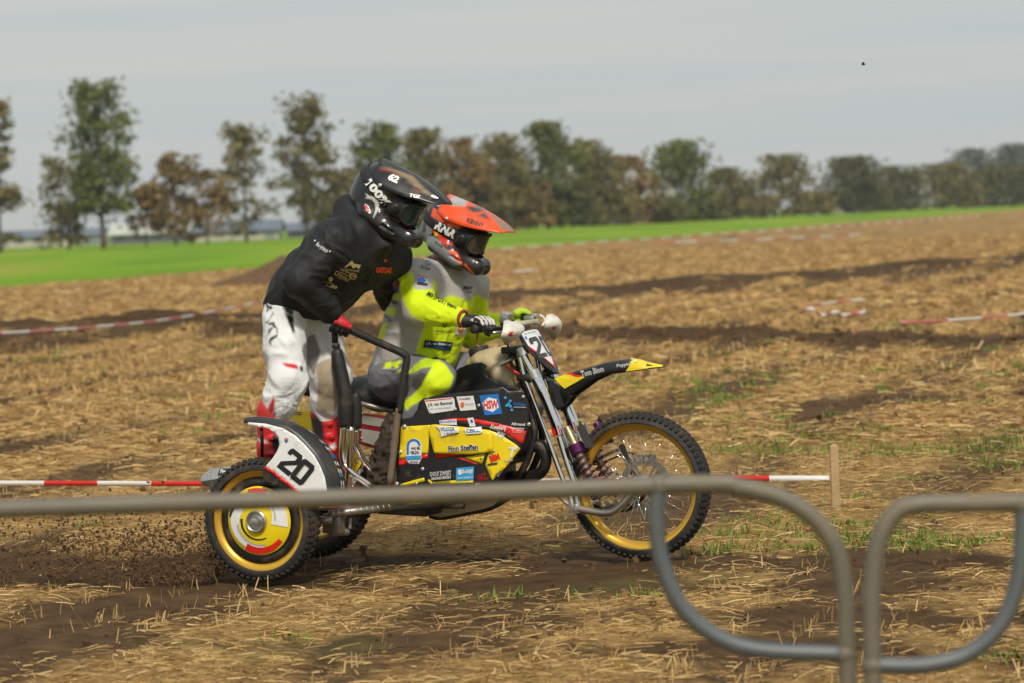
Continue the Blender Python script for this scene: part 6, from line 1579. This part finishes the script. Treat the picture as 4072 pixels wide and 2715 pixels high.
def garment(person, name, chains, m_, base, regions, h=0.0068, amp=0.005, sc=15, seed=0, cuts=(), relax=2, extra=None, dirv=None):
    pts = np.vstack([np.array(c_[0]) for c_ in chains]); f = Field(pts.min(0) - 0.30, pts.max(0) + 0.30, h)
    for ch in chains:
        P, r = ch[0], ch[1]; lat = ch[2] if len(ch) > 2 else None; es = ch[3] if len(ch) > 3 else None; k = ch[4] if len(ch) > 4 else 0.035
        f.chain(P, r, k, lat, es)
    if extra: extra(f)
    for p, n in cuts: f.plane(p, n)
    V, Fc = f.mesh(relax); V0 = V
    if amp: V = folds(V, Fc, amp, sc, seed, dirv=dirv)
    return mesh_obj(name, V, Fc, m_, person, col=paint(V0, base, regions))
def lat_of(tw):
    return np.array([-math.sin(tw), -math.cos(tw), 0.0])

# ------------------------------------------------------------------ rider at the handlebar
rider = thing_b('person', (-1.15, 0.0, 0.35), 'rider in grey and neon yellow kit with orange helmet gripping the handlebar', 'person')
tw = math.radians(14); LT = lat_of(tw)
D = lambda x, y, v: Q(c2, x, y, v)
d_sp = [D(300, 1260, 0.0), D(372, 1130, 0.0), D(415, 960, 0.0), D(480, 780, 0.0), D(520, 660, 0.0)]
nk = D(545, 560, 0.0)
nSh, nEl, nWr = D(345, 655, 0.215), D(372, 862, 0.34), D(640, 908, 0.40)
fSh, fEl, fWr = D(735, 690, -0.19), D(742, 1020, -0.34), D(1000, 935, -0.36)
nHip, nKn, nAn = D(215, 1330, 0.13), D(505, 1335, 0.36), Q(c4, 330, 760, 0.31)
fHip, fKn, fAn = np.array([nHip[0], 0.12, nHip[2]]), np.array([nKn[0] + 0.02, 0.30, nKn[2]]), np.array([nAn[0], 0.26, nAn[2]])
hC = Q(b6, 1318, 838, 0.02); hR = rot_yp(math.radians(6), math.radians(29))
body_mesh(rider, [(d_sp + [nk], [0.11, 0.11, 0.11, 0.11, 0.10, 0.06], LT, [1.4, 1.35, 1.4, 1.5, 1.5, 1.0]), ([nk, hC], [0.062, 0.060], None, None),
                  ([nSh, nEl, nWr], [0.05, 0.042, 0.030], None, None), ([fSh, fEl, fWr], [0.05, 0.042, 0.030], None, None), ([d_sp[4], nSh], [0.06, 0.05], None, None), ([d_sp[4], fSh], [0.06, 0.05], None, None),
                  ([nHip, nKn, nAn], [0.08, 0.055, 0.04], None, None), ([fHip, fKn, fAn], [0.08, 0.055, 0.04], None, None), ([d_sp[0], nHip], [0.1, 0.08], None, None), ([d_sp[0], fHip], [0.1, 0.08], None, None)], hC, hR)
jr = [(c2, [(232, 690), (250, 625), (330, 598), (345, 640), (335, 690), (350, 722), (470, 716), (505, 768), (560, 800), (665, 845), (655, 960), (560, 962), (470, 958), (330, 905), (262, 800)], NEO),
      (c2, [(470, 700), (470, 640), (498, 668), (500, 720), (490, 760)], NEO),
      (c2, [(548, 778), (585, 755), (640, 766), (735, 800), (820, 770), (1030, 900), (1010, 1090), (740, 1120), (690, 1090), (640, 1200), (600, 1290), (480, 1230), (345, 1170), (400, 1000), (430, 910), (560, 930)], NEO),
      (c2, [(735, 770), (800, 745), (830, 880), (745, 900)], NEO), (c2, [(690, 980), (960, 960), (1060, 880), (1060, 1010), (900, 1080), (720, 1110)], NEO),
      (c2, [(215, 730), (245, 735), (235, 800), (195, 800)], NEO), (c2, [(165, 835), (225, 850), (205, 910), (150, 880)], NEO), (c2, [(100, 1060), (128, 960), (168, 935), (140, 1040), (105, 1130)], NEO), (c2, [(232, 620), (268, 570), (262, 625), (240, 660)], NEO),
      (c2, [(205, 690), (225, 640), (250, 660), (245, 740), (215, 745)], (0.02, 0.04, 0.22)), (c2, [(215, 680), (228, 655), (240, 668), (236, 710), (222, 715)], (0.5, 0.02, 0.03))]
jers = garment(rider, 'jersey', [(d_sp, [0.150, 0.162, 0.158, 0.145, 0.110], LT, [1.40, 1.36, 1.42, 1.50, 1.55], 0.05),
                                 ([d_sp[4], nSh + np.array([0.01, 0, 0.0]), nSh], [0.105, 0.095, 0.092]), ([d_sp[4], fSh], [0.105, 0.088]),
                                 ([nSh, (nSh + nEl) / 2, nEl], [0.090, 0.082, 0.078], None, None, 0.018), ([nEl, (nEl + nWr) / 2, nWr], [0.078, 0.062, 0.044], None, None, 0.012),
                                 ([fSh, fEl], [0.085, 0.068]), ([fEl, (fEl + fWr) / 2, fWr], [0.068, 0.056, 0.042]), ([d_sp[4], nk], [0.105, 0.080])],
               cloth_m, GRY, jr, amp=0.008, sc=10, seed=3, cuts=[(nk + np.array([0.02, 0, 0.028]), (0.35, 0, 0.94))])
MB().tube([nk + 0.086 * (math.cos(a) * np.array([0.94, 0, -0.35]) + math.sin(a) * np.array([0, 1.0, 0])) + np.array([0.018, 0, 0.020]) for a in np.linspace(0, 2 * math.pi, 25)], 0.008, 8, cap=False).build('collar', mat('collar_rib', (0.10, 0.10, 0.10), rough=0.8, var=0.05), rider)
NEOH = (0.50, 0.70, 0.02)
pr = [(c2, [(290, 1300), (350, 1235), (425, 1192), (520, 1208), (575, 1255), (612, 1320), (585, 1405), (545, 1445), (475, 1462), (400, 1480), (330, 1520), (290, 1560), (275, 1500), (340, 1440), (380, 1390), (440, 1300), (462, 1245), (400, 1262), (360, 1290)], NEO),
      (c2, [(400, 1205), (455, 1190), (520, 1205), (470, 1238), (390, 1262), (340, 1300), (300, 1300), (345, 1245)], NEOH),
      (c2, [(150, 1215), (185, 1212), (180, 1225), (240, 1208), (270, 1212), (228, 1235), (240, 1258), (205, 1258), (190, 1240), (180, 1262), (130, 1262)], NEO), (c2, [(210, 1300), (240, 1272), (265, 1268), (240, 1290)], NEO),
      (c2, [(335, 1330), (400, 1290), (440, 1300), (400, 1380), (360, 1420), (330, 1390)], (0.085, 0.075, 0.072)), (c2, [(65, 1160), (300, 1160), (290, 1185), (150, 1200), (70, 1240)], GRY)]
trou = garment(rider, 'trousers', [([d_sp[0] + np.array([-0.03, 0, -0.02]), D(300, 1230, 0.0)], [0.118, 0.125], LT, [1.5, 1.45]), ([D(175, 1325, 0.12), nHip, (nHip + nKn) / 2 + np.array([0, 0, 0.01]), nKn], [0.104, 0.108, 0.094, 0.082]), ([nKn, (nKn + nAn) / 2, nAn], [0.080, 0.070, 0.058]),
                                   ([D(175, 1325, -0.12), fHip, (fHip + fKn) / 2, fKn], [0.10, 0.104, 0.092, 0.080]), ([fKn, fAn], [0.078, 0.06])], pant_m, DGR, pr, amp=0.007, sc=12, seed=8)
for an, s in ((nAn, 1), (fAn, -1)):
    f = Field(an - 0.35, an + 0.35, 0.008); top_ = an + (nKn - nAn if s > 0 else fKn - fAn) * 0.42
    he = np.array([an[0] - 0.03, an[1], 0.40]); toe = np.array([an[0] + 0.19, an[1], 0.385])
    f.cap(top_, an, 0.068, 0.056, 0.03); f.cap(an, he, 0.056, 0.045, 0.03); f.cap(he, toe, 0.046, 0.036, 0.03, lat=(0, 1, 0), ea=1.0); V, Fc = f.mesh(1)
    mesh_obj('boot', V, Fc, boot_m, rider, col=np.tile((0.10, 0.068, 0.045), (len(V), 1)))
jr_neck = None
regD = [(b6, [(1040, 700), (1075, 575), (1125, 610), (1300, 640), (1520, 640), (1800, 780), (1800, 870), (1580, 850), (1370, 850), (1180, 760)], ORG),
        (b6, [(1120, 545), (1200, 480), (1300, 455), (1500, 470), (1640, 540), (1700, 620), (1520, 560), (1130, 565)], LGR), (b6, [(1125, 565), (1520, 560), (1520, 640), (1300, 640), (1125, 615)], (0.015, 0.02, 0.022)),
        (b6, [(1295, 460), (1335, 460), (1420, 540), (1600, 640), (1500, 640), (1430, 560)], ORG),
        (b6, [(1050, 830), (1110, 880), (1185, 935), (1150, 950), (1080, 905)], ORG), (b6, [(1120, 940), (1185, 935), (1260, 985), (1335, 1058), (1240, 1030), (1265, 1080), (1170, 1015)], (0.72, 0.04, 0.02)),
        (b6, [(1240, 1100), (1370, 1130), (1440, 1270), (1455, 1300), (1400, 1270), (1290, 1180)], ORG), (b6, [(1470, 1270), (1600, 1420), (1590, 1430), (1460, 1300)], ORG),
        (b6, [(940, 900), (985, 880), (1010, 930), (1100, 940), (1230, 1080), (1350, 1220), (1440, 1310), (1330, 1300), (1000, 1050), (940, 950)], (0.20, 0.22, 0.23)), (b6, [(985, 780), (1040, 790), (1060, 900), (1010, 930), (985, 880)], (0.22, 0.23, 0.24))]
pkD = [(b6, [(1480, 560), (1560, 565), (1700, 610), (1740, 620), (1560, 640)], (0.03, 0.045, 0.05)), (b6, [(1600, 690), (1720, 640), (1790, 745), (1650, 690)], (0.05, 0.07, 0.075)), (b6, [(1740, 615), (1850, 690), (2090, 850), (2080, 872), (1935, 862), (1860, 750)], (0.23, 0.19, 0.14)), (b6, [(1560, 540), (1640, 550), (1740, 615), (1690, 625)], (0.15, 0.13, 0.11)), (b6, [(1300, 440), (1500, 440), (1480, 560), (1300, 560)], LGR)]
strapb = mat('strap_black', (0.014, 0.014, 0.016), rough=0.6, var=0.08)
hS, hP, hT, hX = helmet(rider, hC, math.radians(6), math.radians(29), BLK, regD, ORG, pkD, strapb, lens_clear, 'lens')
decal('strap_lettering', [hT, hS], hT, [('text', b6, 'RNR', 1233, 858, 275, 108, 28, whitev, dict(bold=0.06))])
decal('peak_lettering', [hP, hS], hP, [('text', b6, 'KENNY', 1595, 770, 215, 56, 20, darkv, dict(bold=0.02, shear=-0.2))])
decal('helmet_lettering', [hS], hS, [('text', b6, 'FOCUS', 1148, 1040, 110, 32, 38, darkv)])
decal('helmet_badge', [hS, hT], hS, [('poly', b6, [(1090, 900), (1105, 882), (1130, 890), (1140, 920), (1122, 942), (1098, 935)], mat('badge_yellow', (0.65, 0.48, 0.02), rough=0.5, var=0), 5)])
# prints on the jersey
navy = mat('navy_print', (0.012, 0.022, 0.06), rough=0.7, var=0); wprint = mat('white_print', (0.62, 0.62, 0.62), rough=0.7, var=0); bprint = mat('black_print', (0.015, 0.015, 0.015), rough=0.75, var=0); rprint = mat('red_print', (0.50, 0.02, 0.02), rough=0.7, var=0); bluep = mat('blue_print', (0.02, 0.09, 0.40), rough=0.7, var=0)
J = [jers]
decal('sponsor_print', J, jers, [('poly', c2, [(412, 1062), (606, 1080), (588, 1138), (402, 1115)], navy), ('text', c2, 'J.A. van Bemmel', 506, 1092, 172, 24, 4, wprint, dict(bold=0.03)), ('text', c2, 'Loon- en verhuurbedrijf', 500, 1118, 168, 17, 4, bluep, dict(bold=0.03))], 0.0065)
decal('sponsor_print', J, jers, [('text', c2, 'BOOMROOIERIJ', 543, 1006, 108, 18, 4, bprint, dict(bold=0.03)), ('text', c2, 'X', 556, 970, 40, 46, 4, bprint)], 0.0065)
decal('sponsor_print', J, jers, [('poly', c2, [(630, 955), (700, 962), (698, 1028), (618, 1026)], wprint), ('poly', c2, [(640, 975), (660, 960), (678, 975), (674, 1008), (655, 1018), (638, 1004)], mat('orange_print', (0.65, 0.10, 0.02), rough=0.7, var=0), 12)], 0.0065)
decal('sponsor_print', J, jers, [('text', c2, 'KENNY', 711, 704, 66, 24, 2, bprint, dict(bold=0.05, shear=0.2)), ('text', c2, 'TITANIUM', 717, 734, 44, 14, 2, bprint)], 0.0065)
decal('sponsor_print', J, jers, [('text', c2, 'offroad', 508, 1192, 92, 22, 6, bprint, dict(bold=0.03))], 0.0065)
decal('sponsor_print', J, jers, [('text', c2, 'DULST', 205, 802, 56, 26, 38, bprint, dict(bold=0.04)), ('text', c2, 'hoekstra b.v.', 168, 915, 60, 16, 42, bprint)], 0.0065)
decal('sleeve_print', J, jers, [('text', c2, 'MX SPORT', 500, 780, 150, 34, 27, bprint, dict(bold=0.02)), ('text', c2, 'team', 605, 832, 70, 20, 25, bprint)], 0.0065)
decal('sleeve_print', J, jers, [('poly', c2, [(368, 652), (385, 638), (408, 640), (420, 662), (398, 672), (372, 668)], bluep, 6), ('poly', c2, [(362, 670), (430, 680), (432, 690), (364, 682)], bprint, 8), ('text', c2, 'HONDA', 400, 628, 66, 12, 12, rprint), ('text', c2, 'Dirt Store', 418, 570, 62, 22, 16, bprint), ('text', c2, 'Cox', 432, 545, 42, 22, 16, bluep)], 0.0065)
decal('trouser_print', [trou], trou, [('text', c2, 'OUTDOOR & INDUSTRY', 178, 1270, 100, 10, 2, wprint)], 0.0065)
gloves_d = [(0.014, 0.014, 0.016), (0.014, 0.013, 0.014), (0.62, 0.60, 0.58)]
gN_axis = (axN - gN); gF_axis = (axF - gF)
glove(rider, gN, gN_axis, nWr + (gN - nWr) * 0.30, (0.2, -0.2, 1.0), gloves_d)
glove(rider, gF, gF_axis, fWr + (gF - fWr) * 0.30, (0.3, 0.0, 1.0), [(0.40, 0.56, 0.02), (0.30, 0.42, 0.02), (0.45, 0.62, 0.03)])
_fa = (nWr - nEl) / np.linalg.norm(nWr - nEl); _e1 = np.cross(_fa, [0, 0, 1.0]); _e1 /= np.linalg.norm(_e1); _e2 = np.cross(_fa, _e1)
MB().tube([nWr + _fa * 0.036 + 0.036 * (math.cos(a) * _e1 + math.sin(a) * _e2) for a in np.linspace(0, 2 * math.pi, 20)], 0.007, 8, cap=False).build('cuff', mat('cuff_red', (0.35, 0.03, 0.03), rough=0.7, var=0.1), rider)

# ------------------------------------------------------------------ passenger standing on the platform
pas = thing_b('person', (-1.45, -0.62, 0.32), 'passenger in black hooded jacket and white trousers with black helmet leaning on the sidecar', 'person')
tw2 = math.radians(13); LP = lat_of(tw2)
P1 = lambda x, y, v: Q(c1, x, y, v)
p_sp = [P1(418, 1318, 0.60), P1(505, 1222, 0.59), P1(650, 1070, 0.57), P1(830, 900, 0.55), P1(950, 790, 0.53)]
pn = P1(1060, 660, 0.52)
aSh, aEl, aWr = P1(720, 770, 0.74), P1(425, 1120, 0.86), P1(705, 1395, 0.66)
bSh, bEl, bWr = P1(1262, 900, 0.32), P1(1228, 1190, 0.06), B(1612, 1330, -0.14)
lHip, lMid, lKn, lCf = Q(b1, 345, 300, 0.72), Q(b1, 345, 620, 0.77), Q(b1, 385, 950, 0.81), Q(b1, 225, 1330, 0.81)
rHip, rMid, rKn, rCf = Q(b1, 640, 300, 0.46), Q(b1, 740, 620, 0.48), Q(b1, 820, 890, 0.50), Q(b1, 775, 1350, 0.44)
lAn = np.array([lCf[0] - 0.03, lCf[1], 0.46]); rAn = np.array([rCf[0] + 0.03, rCf[1], 0.46])
phC = Q(b6, 470, 428, 0.50); phR = rot_yp(math.radians(2), math.radians(33))
body_mesh(pas, [(p_sp + [pn], [0.11, 0.11, 0.11, 0.115, 0.10, 0.06], LP, [1.4, 1.35, 1.4, 1.5, 1.5, 1.0]), ([pn, phC], [0.062, 0.06], None, None), ([p_sp[4], aSh], [0.06, 0.05], None, None), ([p_sp[4], bSh], [0.06, 0.05], None, None),
                ([aSh, aEl, aWr], [0.05, 0.042, 0.03], None, None), ([bSh, bEl, bWr], [0.05, 0.042, 0.03], None, None), ([lHip, lMid, lKn, lCf, lAn], [0.08, 0.07, 0.055, 0.05, 0.04], None, None), ([rHip, rMid, rKn, rCf, rAn], [0.08, 0.07, 0.055, 0.05, 0.04], None, None), ([p_sp[0], lHip], [0.10, 0.08], None, None), ([p_sp[0], rHip], [0.10, 0.08], None, None)], phC, phR)
HB = (0.014, 0.014, 0.0165)
hood = garment(pas, 'hooded_jacket', [(p_sp, [0.134, 0.150, 0.157, 0.152, 0.120], LP, [1.38, 1.40, 1.45, 1.5, 1.5], 0.05), ([p_sp[4], pn], [0.115, 0.088]), ([p_sp[4], p_sp[3] * 0.4 + aSh * 0.6, aSh], [0.115, 0.115, 0.092], None, None, 0.07), ([p_sp[4], p_sp[3] * 0.4 + bSh * 0.6, bSh], [0.115, 0.115, 0.085], None, None, 0.07),
                                      ([aSh, (aSh + aEl) / 2, aEl], [0.088, 0.078, 0.072], None, None, 0.018), ([aEl, (aEl + aWr) / 2, aWr], [0.072, 0.066, 0.050], None, None, 0.012), ([bSh, (bSh + bEl) / 2, bEl], [0.085, 0.078, 0.072], None, None, 0.02), ([bEl, bWr], [0.07, 0.05])],
               hood_m, HB, [], amp=0.010, sc=9.5, seed=21, cuts=[(Q(c1, 400, 1378, 0.6), (-0.26, 0.05, -0.96))],
               extra=lambda f: (f.cap(P1(870, 500, 0.52), P1(935, 640, 0.62), 0.075, 0.06, 0.04), f.cap(P1(870, 500, 0.52), P1(980, 560, 0.40), 0.072, 0.06, 0.04), f.cap(P1(1000, 690, 0.62), P1(1180, 800, 0.56), 0.05, 0.045, 0.04)))
pw = [(b1, [(555, 560), (600, 490), (650, 455), (690, 560), (720, 640), (690, 760), (660, 900), (600, 800), (530, 700), (518, 640)], (0.27, 0.25, 0.26)),
      (b1, [(675, 790), (750, 735), (835, 715), (870, 830), (900, 1000), (905, 1180), (860, 1262), (760, 1272), (680, 1210), (690, 1060), (690, 960)], BEI),
      (b1, [(335, 180), (435, 212), (432, 275), (400, 270), (350, 225)], (0.05, 0.05, 0.055)), (b1, [(352, 252), (402, 272), (432, 280), (448, 440), (432, 472), (415, 420)], BLK),
      (b1, [(238, 1095), (243, 1165), (238, 1250), (208, 1302), (165, 1282), (182, 1215), (210, 1160)], RED), (b1, [(100, 1240), (160, 1285), (205, 1305), (255, 1270), (250, 1325), (190, 1330), (110, 1280)], (0.03, 0.06, 0.075)),
      (b1, [(310, 755), (470, 790), (486, 838), (400, 822), (345, 795)], RED), (b1, [(490, 800), (530, 808), (535, 858), (505, 850)], (0.03, 0.05, 0.05)),
      (b1, [(150, 145), (172, 135), (178, 175), (205, 160), (212, 200), (185, 205), (180, 190), (165, 235), (150, 240), (160, 195)], BLK),
      (b1, [(218, 225), (225, 245), (175, 352), (158, 360), (150, 350), (185, 320)], BLK), (b1, [(180, 350), (240, 338), (244, 372), (268, 400), (275, 490), (210, 540), (195, 600), (188, 540), (200, 505), (262, 475), (255, 405), (232, 395), (215, 368), (180, 372)], BLK),
      (b1, [(180, 420), (232, 385), (228, 402), (185, 470), (178, 500)], BLK),
      (b1, [(985, 770), (1060, 830), (1055, 850), (985, 790)], (0.55, 0.1, 0.1))]
ptr = garment(pas, 'trousers', [([p_sp[0] + np.array([-0.01, 0, -0.04]), p_sp[0] + np.array([0.03, 0, 0.06])], [0.112, 0.118], LP, [1.5, 1.45]), ([lHip, lMid, lKn], [0.102, 0.090, 0.084]), ([lKn, (lKn + lCf) / 2, lCf], [0.086, 0.078, 0.064]),
                                ([rHip, rMid, rKn], [0.104, 0.094, 0.094]), ([rKn, (rKn + rCf) / 2, rCf], [0.092, 0.080, 0.066])], pant_m, WHT, pw, amp=0.0075, sc=13, seed=33)
# knee pad panels with perforations
dots = [('poly', b1, [(x + 7, y), (x + 7, y + 4), (x - 7, y + 4), (x - 7, y)], greyv, 8) for k, y in enumerate(range(920, 1150, 24)) for x in range(330 + (k % 2) * 14, 510, 30) if x < 520 - max(0, y - 1060) * 0.9 and x > 300 + max(0, y - 1040) * 0.7]
decal('knee_perforation', [ptr], ptr, dots, 0.002)
def race_boot(cf, an, toe_dir, regions):
    f = Field(np.minimum(cf, an) - 0.34, np.maximum(cf, an) + 0.34, 0.0075); toe_dir = np.asarray(toe_dir, float); toe_dir /= np.linalg.norm(toe_dir)
    he = np.array([an[0], an[1], 0.375]); 
    f.cap(cf + np.array([0, 0, 0.03]), (cf + an) / 2, 0.076, 0.066, 0.02); f.cap((cf + an) / 2, an, 0.066, 0.056, 0.02); f.cap(an, he, 0.056, 0.05, 0.02)
    f.cap(he - toe_dir * 0.03, he + toe_dir * 0.19 + np.array([0, 0, -0.012]), 0.050, 0.038, 0.03, lat=(0, 0, 1), ea=0.85)
    f.box(he + toe_dir * 0.07 + np.array([0, 0, -0.045]), (0.15, 0.048, 0.014), 0.01, 0.008, axes=np.array([toe_dir, np.cross([0, 0, 1], toe_dir), [0, 0, 1]]))
    for k in range(4):                     # buckles
        p = cf * (1 - 0.25 * (k + 0.3)) + an * 0.25 * (k + 0.3); f.box(p + np.array([0.03, -0.062, 0]), (0.03, 0.012, 0.011), 0.004, 0.004)
    V, Fc = f.mesh(1); c_ = paint(V, RED, regions); c_[V[:, 2] < 0.345] = (0.03, 0.03, 0.03)
    return mesh_obj('boot', V, Fc, boot_m, pas, col=c_)
race_boot(lCf, lAn, (1, -0.25, 0), [(c3, [(395, 485), (410, 490), (440, 520), (490, 520), (500, 540), (460, 545), (420, 520), (400, 510)], (0.6, 0.6, 0.6)), (c3, [(530, 480), (575, 500), (580, 560), (545, 620), (525, 560)], (0.02, 0.02, 0.02))])
race_boot(rCf, rAn, (1, -0.75, 0), [(b1, [(560, 1320), (720, 1330), (745, 1420), (760, 1560), (560, 1560), (530, 1440)], (0.02, 0.018, 0.02)), (c3, [(925, 555), (965, 540), (975, 575), (930, 590)], (0.55, 0.53, 0.5))])
WV = (0.62, 0.62, 0.60)
regP = [(b6, [(225, 395), (275, 430), (330, 445), (385, 490), (402, 530), (392, 600), (330, 715), (322, 712), (355, 600), (345, 520), (300, 475), (212, 462), (250, 450)], WV),
        (b6, [(660, 770), (770, 810), (790, 840), (740, 850)], (0.30, 0.03, 0.03))]
pkP = [(b6, [(395, 75), (500, 82), (640, 115), (830, 190), (1010, 380), (1090, 450), (960, 400), (820, 290), (700, 190), (560, 120)], (0.26, 0.19, 0.11)), (b6, [(410, 90), (560, 125), (700, 200), (690, 206), (560, 138), (412, 104)], (0.40, 0.02, 0.03)), (b6, [(840, 340), (910, 390), (900, 400), (835, 352)], (0.42, 0.03, 0.03))]
hS2, hP2, hT2, hX2 = helmet(pas, phC, math.radians(2), math.radians(33), BLK, regP, (0.014, 0.014, 0.018), pkP, strapb, lens_dark, 'lens', 1.05, tilt=math.radians(17))
decal('strap_lettering', [hT2, hS2], hT2, [('text', b6, '100%', 388, 400, 395, 108, 50, whitev, dict(bold=0.05))])
decal('peak_lettering', [hP2, hS2], hP2, [('text', b6, '62', 585, 218, 135, 100, 24, whitev, dict(bold=0.07, slant=8))])
decal('peak_lettering', [hP2, hS2], hP2, [('text', b6, 'TGS', 845, 440, 135, 46, 10, whitev, dict(bold=0.06, shear=0.15))])
decal('helmet_badge', [hS2, hT2], hS2, [('poly', b6, [(222, 545), (240, 536), (275, 570), (298, 630), (292, 658), (270, 655), (235, 615)], whitev, 8), ('text', b6, 'BELL', 256, 598, 100, 36, 60, red_m, dict(bold=0.05))])
decal('peak_badge', [hP2, hS2], hP2, [('poly', b6, [(1040, 432), (1075, 425), (1130, 455), (1140, 475), (1100, 475), (1050, 455)], whitev, 8)])
goldp = mat('gold_print', (0.42, 0.32, 0.14), rough=0.6, var=0.05)
HJ = [hood]
decal('chest_print', HJ, hood, [('poly', c1, [(820, 985), (850, 960), (892, 925), (905, 955), (970, 965), (945, 1012), (925, 985), (900, 1000), (880, 965), (840, 985)], goldp, 8), ('text', c1, 'handwerken', 892, 1010, 116, 18, 12, goldp)], 0.0065)
decal('chest_print', HJ, hood, [('text', c1, 'CAETEAM', 830, 1016, 82, 17, 24, goldp), ('text', c1, 'UITHOORN', 820, 1042, 80, 17, 24, goldp), ('poly', c1, [(868, 1040), (890, 1028), (925, 1040), (928, 1070), (905, 1092), (872, 1085), (862, 1060)], goldp, 8), ('text', c1, 'C', 896, 1060, 30, 34, 10, bprint, dict(bold=0.04))], 0.0065)
decal('chest_print', HJ, hood, [('text', c1, 'Cryptex', 804, 1068, 150, 58, 28, goldp, dict(bold=0.03))], 0.0065)
decal('chest_print', HJ, hood, [('poly', c1, [(675, 1085), (690, 1066), (715, 1068), (728, 1090), (712, 1112), (688, 1108)], goldp, 6), ('text', c1, 'boomverzorging', 690, 1126, 130, 16, 18, goldp), ('text', c1, 'R&J', 700, 1158, 110, 26, 4, goldp)], 0.0065)
decal('chest_print', HJ, hood, [('text', c1, 'GASGAS', 1170, 1012, 136, 50, 2, red_m, dict(bold=0.05, shear=0.1))], 0.0065)
decal('chest_print', HJ, hood, [('poly', c1, [(1172, 915), (1186, 908), (1200, 918), (1200, 936), (1186, 945), (1172, 936)], red_m, 6)], 0.0065)
decal('sleeve_print', HJ, hood, [('text', c1, 'Earlybirds', 628, 822, 112, 40, 38, wprint, dict(shear=0.1)), ('poly', c1, [(562, 756), (576, 754), (578, 768), (566, 770)], wprint, 4), ('poly', c1, [(688, 846), (700, 846), (700, 858), (688, 858)], wprint, 4)], 0.0065)
hd = (hnd - Q(b2, 200, 125, 0.58)); hd /= np.linalg.norm(hd)
glove(pas, hnd - hd * 0.01, hd, aWr + (hnd - aWr) * 0.28, (0.5, -0.8, 0.2), [(0.013, 0.013, 0.015), (0.55, 0.016, 0.02)], 0.021)
bg_ = B(1640, 1345, -0.16); glove(pas, bg_, (0.2, 1, 0), bWr + (bg_ - bWr) * 0.3, (0.5, 0, 0.8), [(0.013, 0.013, 0.015)], 0.02)
tube_part('grab_hoop', [(bg_[0] + 0.10, 0.19, 0.74), (bg_[0] + 0.06, 0.22, 0.95), bg_ + np.array([0.0, 0.08, 0.0]), bg_, bg_ + np.array([0.0, -0.07, -0.01])], 0.013, blackm, 10, 5)
